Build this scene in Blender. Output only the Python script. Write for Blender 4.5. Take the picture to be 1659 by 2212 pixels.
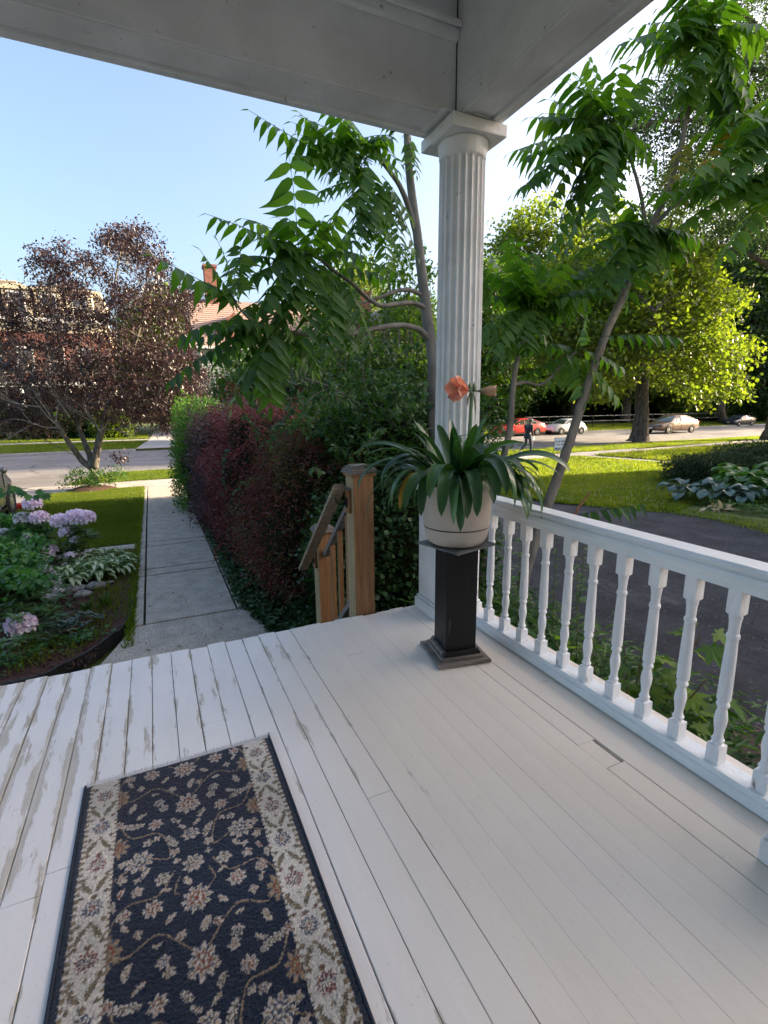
import bpy, math, random
import numpy as np
from math import sin, cos, pi, radians, sqrt, atan2
from mathutils import Vector, Matrix
random.seed(7); rng = np.random.default_rng(11)
for o in list(bpy.data.objects): bpy.data.objects.remove(o)
scene = bpy.context.scene
COL = scene.collection

# ------------------------------------------------------------------ camera
EYE = 1.5
FPX, YAW, PITCH, ROLL = 1076.4, radians(24.611), radians(12.029), radians(-0.5645)
cd = bpy.data.cameras.new('camera'); cam = bpy.data.objects.new('camera', cd); COL.objects.link(cam)
cF = Vector((sin(YAW)*cos(PITCH), cos(YAW)*cos(PITCH), -sin(PITCH)))
_R = Vector((cos(YAW), -sin(YAW), 0)); _U = _R.cross(cF)
cR = _R*cos(ROLL)+_U*sin(ROLL); cU = -_R*sin(ROLL)+_U*cos(ROLL)
M = Matrix((( cR.x, cU.x, -cF.x), (cR.y, cU.y, -cF.y), (cR.z, cU.z, -cF.z))).to_4x4()
M.translation = Vector((0, 0, EYE)); cam.matrix_world = M
cd.sensor_fit = 'VERTICAL'; cd.sensor_height = 24.0; cd.lens = FPX/2212*24.0
cd.clip_start = 0.05; cd.clip_end = 900
scene.camera = cam

def at(x, y, d):
    """point seen at photo pixel (1659 x 2212 frame) at depth d metres along the view axis"""
    v = cF + cR*((x-829.5)/FPX) + cU*((1106-y)/FPX)
    return Vector((0, 0, EYE)) + v*d

# ------------------------------------------------------------------ light
SUN_AZ, SUN_EL = radians(100), radians(17)
w = bpy.data.worlds.new('World'); scene.world = w; w.use_nodes = True
nt = w.node_tree; nt.nodes.clear()
sky = nt.nodes.new('ShaderNodeTexSky'); sky.sky_type = 'NISHITA'; sky.sun_disc = False
sky.sun_elevation = SUN_EL; sky.sun_rotation = SUN_AZ
sky.altitude = 100; sky.air_density = 1.0; sky.dust_density = 6.3; sky.ozone_density = 4.2
bg = nt.nodes.new('ShaderNodeBackground'); bg.inputs[1].default_value = 0.15
wo = nt.nodes.new('ShaderNodeOutputWorld')
wb = nt.nodes.new('ShaderNodeMixRGB'); wb.blend_type = 'MULTIPLY'; wb.inputs[0].default_value = 1; wb.inputs[2].default_value = (1.18, .975, .82, 1)  # daylight white balance
nt.links.new(sky.outputs[0], wb.inputs[1]); nt.links.new(wb.outputs[0], bg.inputs[0]); nt.links.new(bg.outputs[0], wo.inputs[0])
sl = bpy.data.lights.new('sun', 'SUN'); sl.energy = 5.0; sl.angle = radians(0.6); sl.color = (1, .80, .56)
so = bpy.data.objects.new('sun', sl); COL.objects.link(so)
sd = Vector((sin(SUN_AZ)*cos(SUN_EL), cos(SUN_AZ)*cos(SUN_EL), sin(SUN_EL)))
so.rotation_euler = sd.to_track_quat('Z', 'Y').to_euler(); so.location = (30, -5, 30)
scene.view_settings.view_transform = 'Standard'; scene.view_settings.look = 'None'
scene.view_settings.exposure = 2.15; scene.view_settings.gamma = 1.0
scene.view_settings.use_curve_mapping = False

# ------------------------------------------------------------------ materials
MATS = {}
def _nt(name):
    m = bpy.data.materials.new(name); m.use_nodes = True; t = m.node_tree
    return m, t, t.nodes['Principled BSDF'], t.nodes['Material Output']
def N(t, typ, **kw):
    n = t.nodes.new(typ)
    for k, v in kw.items(): setattr(n, k, v)
    return n
def ramp(t, stops):
    n = N(t, 'ShaderNodeValToRGB'); e = n.color_ramp.elements
    while len(e) > 1: e.remove(e[-1])
    e[0].position = stops[0][0]; e[0].color = (*stops[0][1], 1)
    for p, c in stops[1:]:
        x = e.new(p); x.color = (*c, 1)
    return n
def pm(name, a, b, scale=8, rough=.7, bump=.1, bscale=None, stretch=(1, 1, 1), spots=None, metal=0, spec=.5, lo=.35, hi=.65, coat=0, transm=0, detail=6):
    """mottled surface: two colours mixed by noise, fine bump, optional dark specks"""
    if name in MATS: return MATS[name]
    m, t, p, o = _nt(name); L = t.links.new
    tc = N(t, 'ShaderNodeTexCoord'); mp = N(t, 'ShaderNodeMapping'); mp.inputs['Scale'].default_value = stretch
    L(tc.outputs['Object'], mp.inputs[0])
    n1 = N(t, 'ShaderNodeTexNoise'); n1.inputs['Scale'].default_value = scale; n1.inputs['Detail'].default_value = detail
    L(mp.outputs[0], n1.inputs[0])
    r = ramp(t, [(lo, a), (hi, b)]); L(n1.outputs[0], r.inputs[0]); col = r.outputs[0]
    if spots:
        n3 = N(t, 'ShaderNodeTexNoise'); n3.inputs['Scale'].default_value = spots[1]; n3.inputs['Detail'].default_value = 8
        L(mp.outputs[0], n3.inputs[0])
        rr = ramp(t, [(spots[2], (0, 0, 0)), (spots[2]+.05, (1, 1, 1))]); L(n3.outputs[0], rr.inputs[0])
        mx = N(t, 'ShaderNodeMixRGB'); L(rr.outputs[0], mx.inputs[0]); L(col, mx.inputs[1]); mx.inputs[2].default_value = (*spots[0], 1)
        col = mx.outputs[0]
    L(col, p.inputs['Base Color'])
    p.inputs['Roughness'].default_value = rough; p.inputs['Metallic'].default_value = metal
    p.inputs['Specular IOR Level'].default_value = spec; p.inputs['Coat Weight'].default_value = coat
    if bump:
        n2 = N(t, 'ShaderNodeTexNoise'); n2.inputs['Scale'].default_value = bscale or scale*6; n2.inputs['Detail'].default_value = 8
        L(mp.outputs[0], n2.inputs[0]); bp = N(t, 'ShaderNodeBump'); bp.inputs['Strength'].default_value = bump
        bp.inputs['Distance'].default_value = .01
        L(n2.outputs[0], bp.inputs['Height']); L(bp.outputs[0], p.inputs['Normal'])
    MATS[name] = m; return m
def leafm(name, stops, trans=.45, rough=.45, tint=(1.25, 1.3, .5), spec=.4, bump=0):
    """leaf: colour by the leaf's own random value, part of the light passes through"""
    if name in MATS: return MATS[name]
    m, t, p, o = _nt(name); L = t.links.new
    at_ = N(t, 'ShaderNodeAttribute', attribute_name='v'); r = ramp(t, stops); L(at_.outputs['Fac'], r.inputs[0])
    L(r.outputs[0], p.inputs['Base Color']); p.inputs['Roughness'].default_value = rough
    p.inputs['Specular IOR Level'].default_value = spec
    tr = N(t, 'ShaderNodeBsdfTranslucent'); mu = N(t, 'ShaderNodeMixRGB', blend_type='MULTIPLY')
    mu.inputs[0].default_value = 1; L(r.outputs[0], mu.inputs[1]); mu.inputs[2].default_value = (*[c*1.6 for c in tint], 1)
    L(mu.outputs[0], tr.inputs[0])
    if bump:
        tc = N(t, 'ShaderNodeTexCoord'); n2 = N(t, 'ShaderNodeTexNoise'); n2.inputs['Scale'].default_value = 60
        L(tc.outputs['Object'], n2.inputs[0]); bp = N(t, 'ShaderNodeBump'); bp.inputs['Strength'].default_value = bump; bp.inputs['Distance'].default_value = .01
        L(n2.outputs[0], bp.inputs['Height']); L(bp.outputs[0], p.inputs['Normal'])
    mx = N(t, 'ShaderNodeMixShader'); mx.inputs[0].default_value = trans
    L(p.outputs[0], mx.inputs[1]); L(tr.outputs[0], mx.inputs[2]); L(mx.outputs[0], o.inputs[0])
    MATS[name] = m; return m
def woodm(name, stops, rough=.6, axis=2, gs=1.0, bump=.25, coat=0):
    if name in MATS: return MATS[name]
    m, t, p, o = _nt(name); L = t.links.new
    tc = N(t, 'ShaderNodeTexCoord'); mp = N(t, 'ShaderNodeMapping')
    s = [26*gs]*3; s[axis] = 1.6*gs; mp.inputs['Scale'].default_value = s; L(tc.outputs['Object'], mp.inputs[0])
    n = N(t, 'ShaderNodeTexNoise'); n.inputs['Scale'].default_value = 1.5; n.inputs['Detail'].default_value = 9; n.inputs['Roughness'].default_value = .65
    n.inputs['Distortion'].default_value = .6
    L(mp.outputs[0], n.inputs[0]); r = ramp(t, stops); L(n.outputs[0], r.inputs[0]); L(r.outputs[0], p.inputs['Base Color'])
    bp = N(t, 'ShaderNodeBump'); bp.inputs['Strength'].default_value = bump; bp.inputs['Distance'].default_value = .004
    L(n.outputs[0], bp.inputs['Height']); L(bp.outputs[0], p.inputs['Normal']); p.inputs['Roughness'].default_value = rough
    p.inputs['Coat Weight'].default_value = coat
    MATS[name] = m; return m

# ------------------------------------------------------------------ mesh helpers
def npmesh(name, V, Fs, attr=None, smooth=False):
    """V (n,3); Fs list of (m,k) index arrays; attr per-vertex float"""
    me = bpy.data.meshes.new(name); V = np.asarray(V, dtype=np.float32)
    Fs = [np.asarray(f, dtype=np.int32) for f in (Fs if isinstance(Fs, list) else [Fs])]
    me.vertices.add(len(V)); me.vertices.foreach_set('co', V.ravel())
    nl = sum(f.size for f in Fs); nf = sum(len(f) for f in Fs)
    me.loops.add(nl); me.loops.foreach_set('vertex_index', np.concatenate([f.ravel() for f in Fs]))
    tot = np.concatenate([np.full(len(f), f.shape[1], dtype=np.int32) for f in Fs])
    st = np.concatenate([[0], np.cumsum(tot)[:-1]]).astype(np.int32)
    me.polygons.add(nf); me.polygons.foreach_set('loop_start', st); me.polygons.foreach_set('loop_total', tot)
    if smooth: me.polygons.foreach_set('use_smooth', np.ones(nf, dtype=bool))
    if attr is not None:
        a = me.attributes.new('v', 'FLOAT', 'POINT'); a.data.foreach_set('value', np.asarray(attr, dtype=np.float32))
    me.update(calc_edges=True); return me
def link(name, me, mat=None, parent=None, loc=None):
    o = bpy.data.objects.new(name, me); COL.objects.link(o)
    if mat is not None and me is not None and len(me.materials) == 0: me.materials.append(mat)
    if parent is not None: o.parent = parent
    if loc is not None: o.location = loc
    return o
def thing(name, label, cat, loc=(0, 0, 0), rz=0, group=None):
    o = bpy.data.objects.new(name, None); COL.objects.link(o); o.location = loc; o.rotation_euler = (0, 0, rz)
    o.empty_display_size = .1
    o['label'] = label; o['category'] = cat
    if group: o['group'] = group
    return o
def tag(o, label, cat, group=None):
    o['label'] = label; o['category'] = cat
    if group: o['group'] = group
    return o
def struct(o): o['kind'] = 'structure'; return o
def stuff(o, label=None, cat=None):
    o['kind'] = 'stuff'
    if label: o['label'] = label; o['category'] = cat
    return o
class MB:
    def __init__(s): s.V = []; s.F = []
    def add(s, V, F, M=None):
        n = len(s.V)
        for v in V: s.V.append(tuple(M @ Vector(v)) if M is not None else tuple(v))
        for f in F: s.F.append([i+n for i in f])
        return s
    def box(s, x0, x1, y0, y1, z0, z1, M=None):
        V = [(x0,y0,z0),(x1,y0,z0),(x1,y1,z0),(x0,y1,z0),(x0,y0,z1),(x1,y0,z1),(x1,y1,z1),(x0,y1,z1)]
        return s.add(V, [(0,3,2,1),(4,5,6,7),(0,1,5,4),(1,2,6,5),(2,3,7,6),(3,0,4,7)], M)
    def tube(s, P, R, seg=8, cap=True):
        P = [Vector(p) for p in P]; n = len(s.V); up = Vector((0.13, 0.21, 1)); 
        if not hasattr(R, '__len__'): R = [R]*len(P)
        prev = None
        for i, p in enumerate(P):
            d = (P[min(i+1, len(P)-1)]-P[max(i-1, 0)]); d = d.normalized() if d.length > 1e-9 else Vector((0, 0, 1))
            if prev is None:
                a = d.cross(up)
                if a.length < .05: a = d.cross(Vector((1, 0, 0)))
            else: a = prev - d*prev.dot(d)
            a.normalize(); prev = a; b = d.cross(a)
            for k in range(seg):
                t = 2*pi*k/seg; s.V.append(tuple(p + (a*cos(t)+b*sin(t))*R[i]))
        for i in range(len(P)-1):
            for k in range(seg):
                k2 = (k+1) % seg; s.F.append([n+i*seg+k, n+i*seg+k2, n+(i+1)*seg+k2, n+(i+1)*seg+k])
        if cap: s.F.append([n+k for k in range(seg)][::-1]); s.F.append([n+(len(P)-1)*seg+k for k in range(seg)])
        return s
    def lathe(s, prof, seg=24, c=(0, 0, 0), cap=True, M=None, fr=None):
        n = len(s.V); out = []
        for r, z in prof:
            for k in range(seg):
                t = 2*pi*k/seg; rr = r*(fr(t, z) if fr else 1); out.append((c[0]+rr*cos(t), c[1]+rr*sin(t), c[2]+z))
        F = []
        for i in range(len(prof)-1):
            for k in range(seg):
                k2 = (k+1) % seg; F.append([i*seg+k, i*seg+k2, (i+1)*seg+k2, (i+1)*seg+k])
        if cap: F.append(list(range(seg))[::-1]); F.append([(len(prof)-1)*seg+k for k in range(seg)])
        return s.add(out, F, M)
    def prism(s, pts, axis, a, b, M=None):
        """2-D outline extruded along an axis (0: pts=(y,z); 1: pts=(x,z); 2: pts=(x,y))"""
        V = []
        for c in (a, b):
            for u, v in pts: V.append({0: (c, u, v), 1: (u, c, v), 2: (u, v, c)}[axis])
        n = len(pts); F = [list(range(n)), list(range(2*n-1, n-1, -1))]
        for i in range(n): j = (i+1) % n; F.append([i, i+n, j+n, j])
        return s.add(V, F, M)
    def mesh(s, name, smooth=False):
        me = bpy.data.meshes.new(name); me.from_pydata(s.V, [], s.F)
        if smooth: me.polygons.foreach_set('use_smooth', np.ones(len(me.polygons), dtype=bool))
        me.update(); 
        bpy.data.meshes[me.name].validate()
        return me
    def obj(s, name, mat, parent=None, smooth=False, bevel=0, loc=None, fix=True):
        me = s.mesh(name, smooth); 
        import bmesh
        bm = bmesh.new(); bm.from_mesh(me); bmesh.ops.recalc_face_normals(bm, faces=bm.faces); bm.to_mesh(me); bm.free()
        o = link(name, me, mat, parent, loc)
        if bevel:
            b = o.modifiers.new('bevel', 'BEVEL'); b.width = bevel; b.segments = 2; b.limit_method = 'ANGLE'
        return o
def rot(rz): return Matrix.Rotation(rz, 4, 'Z')
def TR(x, y, z, rz=0): return Matrix.Translation((x, y, z)) @ rot(rz)
def autosmooth(o, ang=35):
    me = o.data; me.polygons.foreach_set('use_smooth', np.ones(len(me.polygons), dtype=bool))
    try: me.set_sharp_from_angle(angle=radians(ang))
    except Exception: pass
    return o

# ------------------------------------------------------------------ foliage helpers
def unit(a): return a/np.maximum(np.linalg.norm(a, axis=-1, keepdims=True), 1e-9)
DIAMOND = (np.array([(0,0,0),(.45,.5,.06),(1,0,-.05),(.45,-.5,.06)]), np.array([(0,1,2),(0,2,3)]))
OVAL = (np.array([(0,0,0),(.22,.42,.05),(.6,.42,.04),(1,0,-.08),(.6,-.42,.04),(.22,-.42,.05)]), np.array([(0,1,2,3),(0,3,4,5)]))
def lobed():
    pts = []; lob = [(0,1.0),(22,.55),(38,.85),(62,.4),(80,.62),(110,.34),(150,.25)]
    side = [(r*cos(radians(a)), r*sin(radians(a))) for a, r in lob]
    pts = side + [(-.12, 0)] + [(x, -y) for x, y in side[:0:-1]]
    V = [(.1, 0, 0)] + [(x+.1, y, -.12*(x*x+y*y)) for x, y in pts]; n = len(pts)
    return np.array(V), np.array([(0, i+1, (i+1) % n+1) for i in range(n)])
LOBED = lobed()
def leaves(P, D, Nn, L, W, tmpl=DIAMOND, v=None):
    """many leaves at once -> (V, F, attr)"""
    P = np.asarray(P, float); n = len(P); D = unit(D); S = unit(np.cross(Nn, D)); Nn = np.cross(D, S)
    T, F = tmpl; L = np.broadcast_to(L, (n,)); W = np.broadcast_to(W, (n,))
    V = (P[:, None] + D[:, None]*(T[None, :, 0:1]*L[:, None, None]) + S[:, None]*(T[None, :, 1:2]*W[:, None, None])
         + Nn[:, None]*(T[None, :, 2:3]*L[:, None, None]))
    k = len(T); FF = (F[None] + (np.arange(n)*k)[:, None, None]).reshape(-1, F.shape[1])
    if v is None: v = rng.random(n)
    return V.reshape(-1, 3), FF, np.repeat(v, k)
def rand_dirs(n): return unit(rng.normal(size=(n, 3)))
def leafmesh(name, parts, mat, parent=None, loc=None):
    V = []; F = []; A = []; off = 0
    for v, f, a in parts: V.append(v); F.append(f+off); A.append(a); off += len(v)
    ks = sorted(set(f.shape[1] for f in F))
    Fs = [np.concatenate([f for f in F if f.shape[1] == k]) for k in ks]
    me = npmesh(name, np.concatenate(V), Fs, np.concatenate(A)); return link(name, me, mat, parent, loc)
def noise3(P, s, seed=0):
    """cheap smooth pseudo-noise in [-1,1]"""
    r = np.random.default_rng(seed); out = np.zeros(len(P))
    for i in range(6):
        k = rng_k = r.normal(size=3)*s*(1+.5*i); out += np.sin(P@k + r.random()*6.28)/(1+.35*i)
    return out/3.2
def cluster_leaves(C, per, spread, L, W, tmpl=DIAMOND, droop=.3, vb=None, flat=.7):
    """C cluster centres, leaves scattered in each"""
    n = len(C)*per; P = np.repeat(C, per, 0) + rng.normal(size=(n, 3))*np.array([1, 1, flat])*np.repeat(np.broadcast_to(spread, (len(C),)), per)[:, None]
    D = rand_dirs(n); D[:, 2] -= droop; Nn = rand_dirs(n)*.7+np.array([0, 0, 1.])
    base = rng.random(len(C)) if vb is None else vb
    v = np.clip(np.repeat(base, per)*.55 + rng.random(n)*.45, 0, 1)
    l = L*(.7+.6*rng.random(n)); return leaves(P, D, Nn, l, l*W/L, tmpl, v)
def curve_pts(P, n=6):
    """Catmull-Rom through points"""
    P = [Vector(p) for p in P]; Q = [P[0]*2-P[1]] + P + [P[-1]*2-P[-2]]; out = []
    for i in range(1, len(Q)-2):
        for k in range(n):
            t = k/n; a, b, c, d = Q[i-1], Q[i], Q[i+1], Q[i+2]
            out.append(.5*((2*b)+(-a+c)*t+(2*a-5*b+4*c-d)*t*t+(-a+3*b-3*c+d)*t**3))
    out.append(P[-1]); return out
def limb(mb, P, r0, r1, seg=7, n=5, wob=0):
    Q = curve_pts(P, n); m = len(Q)
    if wob: Q = [q+Vector((random.uniform(-1, 1), random.uniform(-1, 1), random.uniform(-1, 1)))*wob for q in Q]
    R = [r0+(r1-r0)*(i/(m-1)) for i in range(m)]; mb.tube(Q, R, seg); return Q
# ================================================================== GROUND
G = -1.0
m_soil = pm('soil', (.035,.025,.018), (.09,.06,.04), 14, .95, .6, 60)
m_mulch = pm('mulch', (.03,.012,.008), (.10,.045,.03), 40, .95, .9, 90)
m_turf = pm('turf', (.05,.075,.014), (.12,.145,.03), 3, .95, .5, 60, detail=10)
m_asph = pm('asphalt_drive', (.013,.013,.016), (.038,.038,.044), 2.2, .85, 1.0, 120, spots=((.12,.12,.13), 26, .63), detail=10)
def crackle(m, sc=4.2, w=.016, col=(.004,.004,.005), smear=(.085,.083,.088)):
    """network of fine cracks and pale worn smears over an asphalt material"""
    t = m.node_tree; L = t.links.new; p = t.nodes['Principled BSDF']; src = p.inputs['Base Color'].links[0].from_socket
    tc = N(t, 'ShaderNodeTexCoord'); nz = N(t, 'ShaderNodeTexNoise'); nz.inputs['Scale'].default_value = 5; nz.inputs['Detail'].default_value = 5; L(tc.outputs['Object'], nz.inputs[0])
    mv = N(t, 'ShaderNodeVectorMath', operation='MULTIPLY_ADD'); L(nz.outputs['Color'], mv.inputs[0]); mv.inputs[1].default_value = (.35,.35,.35); L(tc.outputs['Object'], mv.inputs[2])
    vo = N(t, 'ShaderNodeTexVoronoi'); vo.feature = 'DISTANCE_TO_EDGE'; vo.inputs['Scale'].default_value = sc; L(mv.outputs[0], vo.inputs['Vector'])
    r = ramp(t, [(0,(1,1,1)),(w,(1,1,1)),(w*1.6,(0,0,0))]); L(vo.outputs[0], r.inputs[0])
    big = N(t, 'ShaderNodeTexNoise'); big.inputs['Scale'].default_value = .9; L(tc.outputs['Object'], big.inputs[0]); rb = ramp(t, [(.42,(0,0,0)),(.58,(1,1,1))]); L(big.outputs[0], rb.inputs[0])
    g_ = N(t, 'ShaderNodeMath', operation='MULTIPLY'); L(r.outputs[0], g_.inputs[0]); L(rb.outputs[0], g_.inputs[1])
    mp = N(t, 'ShaderNodeMapping'); mp.inputs['Scale'].default_value = (1.2,.45,1); mp.inputs['Rotation'].default_value = (0,0,.5); L(tc.outputs['Object'], mp.inputs[0])
    sm = N(t, 'ShaderNodeTexNoise'); sm.inputs['Scale'].default_value = 2.3; sm.inputs['Detail'].default_value = 9; sm.inputs['Roughness'].default_value = .7; L(mp.outputs[0], sm.inputs[0]); rs = ramp(t, [(.56,(0,0,0)),(.68,(.75,.75,.75))]); L(sm.outputs[0], rs.inputs[0])
    m1 = N(t, 'ShaderNodeMixRGB'); L(rs.outputs[0], m1.inputs[0]); L(src, m1.inputs[1]); m1.inputs[2].default_value = (*smear, 1)
    m2 = N(t, 'ShaderNodeMixRGB'); L(g_.outputs[0], m2.inputs[0]); L(m1.outputs[0], m2.inputs[1]); m2.inputs[2].default_value = (*col, 1); L(m2.outputs[0], p.inputs['Base Color'])
crackle(m_asph)
m_road = pm('road_surface', (.14,.135,.135), (.21,.20,.195), .7, .9, .3, 50, stretch=(.5,1.4,1))
crackle(m_road, .55, .012, (.06,.058,.055), (.25,.24,.235))
m_conc = pm('old_concrete', (.42,.365,.29), (.56,.49,.40), 5, .9, .8, 110, spots=((.16,.14,.12), 60, .56), detail=10)
m_walk = pm('sidewalk_concrete', (.33,.30,.27), (.44,.40,.36), 2.5, .9, .3, 90)
def slab(name, x0, x1, y0, y1, z0, z1, mat, parent=None, bevel=0):
    return MB().box(x0, x1, y0, y1, z0, z1).obj(name, mat, parent, bevel=bevel)
struct(slab('ground', -320, 420, -60, 600, -1.4, -1.13, m_turf))
struct(slab('road', -300, 400, 22.75, 34.9, -1.13, -1.115, m_road))
def poly(name, pts, z0, z1, mat): return struct(MB().prism(pts, 2, z0, z1).obj(name, mat))
# lawns as low blocks of turf
LAWN_L = [(-3.25,10.25),(-.42,10.25),(-.40,17.85),(-3.25,17.6)]
poly('lawn', LAWN_L, -1.13, G, m_turf)
VERGE = [(-2.9,19.45),(3.1,19.45),(2.7,22.6),(-1.6,22.6),(-2.3,21.6)]
poly('grass_verge', VERGE, -1.13, G, m_turf)
VERGE2 = [(8.6,19.45),(60,21.2),(60,22.6),(9.0,22.6)]
poly('grass_verge', VERGE2, -1.13, G, m_turf)
LAWN_R = [(10.9,4.4),(11.1,6.4),(10.9,7.5),(9.95,8.7),(8.8,10.8),(8.1,14),(8.0,17.9),(18.6,18.0),(19.9,12.6),(21.0,2)]
poly('lawn', LAWN_R, -1.13, G, m_turf)
LAWN_N = [(21.1,2),(20.9,12.6),(19.7,18.3),(60,19.6),(60,2)]
poly('lawn', LAWN_N, -1.13, G, m_turf)
poly('neighbour_path', [(19.92,12.6),(20.88,12.6),(19.68,18.2),(18.62,18.0)], -1.13, G-.004, m_walk)
poly('neighbour_path', [(21.02,2),(21.08,2),(20.88,12.6),(19.92,12.6)], -1.13, G-.004, m_walk)
poly('soil_strip', [(2.12,-3),(3.95,-3),(3.98,4.5),(3.7,17.9),(1.0,17.9),(.80,5.6),(1.5,4.9),(1.6,3.3),(2.12,3.3)], -1.13, G-.003, m_soil)
poly('driveway', [(3.97,-6),(10.6,-6),(10.88,5),(11.05,6.4),(10.85,7.5),(9.9,8.7),(8.75,10.8),(8.05,14),(7.95,17.9),(8.6,19.4),(9.2,22.74),(2.6,22.74),(3.5,19.4),(3.72,17.9),(4.0,4.5)], -1.13, G-.02, m_asph)
poly('far_verge', [(-60,35.05),(90,35.05),(90,43.4),(-60,43.4)], -1.13, -.98, m_turf)
poly('far_sidewalk', [(-60,43.4),(90,43.4),(90,45.7),(-60,45.7)], -1.13, -.985, m_walk)
poly('far_lawn', [(-60,45.7),(90,45.7),(90,62),(-60,62)], -1.13, -.97, m_turf)
poly('far_driveway', [(-1.0,34.95),(3.4,34.95),(2.9,45.7),(2.6,60),(.2,60),(-.2,45.7)], -.985, -.962, m_walk)
poly('left_driveway', [(-7,4),(-3.25,4),(-3.25,17.6),(-2.9,19.45),(-2.3,21.6),(-1.6,22.7),(-7.5,22.7),(-7.2,19.45)], -1.13, G-.015, m_road)
poly('lawn', [(-40,4),(-7,4),(-7.2,19.45),(-7.5,22.6),(-40,22.6)], -1.13, G, m_turf)
# kerbs
kb = pm('kerb_stone', (.26,.25,.24), (.36,.35,.33), 6, .9, .4)
for a, b in ((-40,-7.5),(-1.6,2.65),(9.1,60)): struct(slab('kerb', a, b, 22.6, 22.75, -1.13, -.995, kb, bevel=.02))
for a, b in ((-60,-1.05),(3.45,90)): struct(slab('kerb', a, b, 34.9, 35.05, -1.13, -.975, kb, bevel=.02))

# public sidewalk: single flags
sw = thing('sidewalk', 'x', 'x'); del sw['label'], sw['category']; sw['kind'] = 'structure'
x = -7.2
me_s = MB().box(-.745, .745, -.86, .86, 0, .13).mesh('flag'); me_s.materials.append(m_walk)
for i in range(34):
    xc = -3.1+1.5*i
    if -3.2 < xc < 24: yc = 18.56
    else: yc = 18.56+(xc-24)*.075
    if xc > 24: pass
    o = link('slab', me_s, None, sw, (xc, yc if xc > 24 else 18.56+max(0, xc-14)*.04, -1.132+random.uniform(0, .004)))
# front path: flags with joints and a margin strip
pth = thing('front_path', 'x', 'x'); del pth['label'], pth['category']; pth['kind'] = 'structure'
def flag(x0, x1, y0, y1, name='slab', dz=0):
    g = .008; gy = .019
    return slab(name, x0+g, x1-g, y0+gy, y1-gy, -1.13, G+random.uniform(0, .005)+dz, m_conc, pth, bevel=.005)
js = [6.17, 8.08, 8.43, 9.88, 10.2, 11.45, 13.2, 15.05, 16.5, 17.66]
for a, b in zip(js[:-1], js[1:]):
    flag(-.295, .765, a, b); flag(-.42, -.307, a, b, 'margin_slab')
    if a < 11: flag(.775, .90, a, b, 'margin_slab')
def pslab(pts, dz=0): MB().prism(pts, 2, -1.13, G+.002+dz).obj('slab', m_conc, pth, bevel=.005)
pslab([(-.70,5.30),(-.41,6.15),(1.0,6.15),(1.45,5.35),(1.45,3.25),(-.60,3.25)])
pslab([(-.72,5.28),(-.615,3.25),(-4.5,3.25),(-4.5,5.0),(-1.6,5.0)], -.004)
for i in range(4): flag(-3.2+.69*i, -2.52+.69*i, 9.86, 10.22)
# fallen leaves on the path
P = np.array([(rng.uniform(-.35,.8), rng.uniform(5.2,17), G+.012) for _ in range(60)])
n = len(P); lv = leaves(P, np.c_[rng.normal(size=(n,2)), np.zeros(n)], np.tile([0,0,1.], (n,1)), .04*(.6+rng.random(n)), .025, OVAL)
m_litter = leafm('leaf_litter', [(0,(.10,.06,.03)),(.5,(.2,.13,.06)),(1,(.3,.24,.14))], .1, .8)
stuff(leafmesh('leaf_litter', [lv], m_litter))

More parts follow.
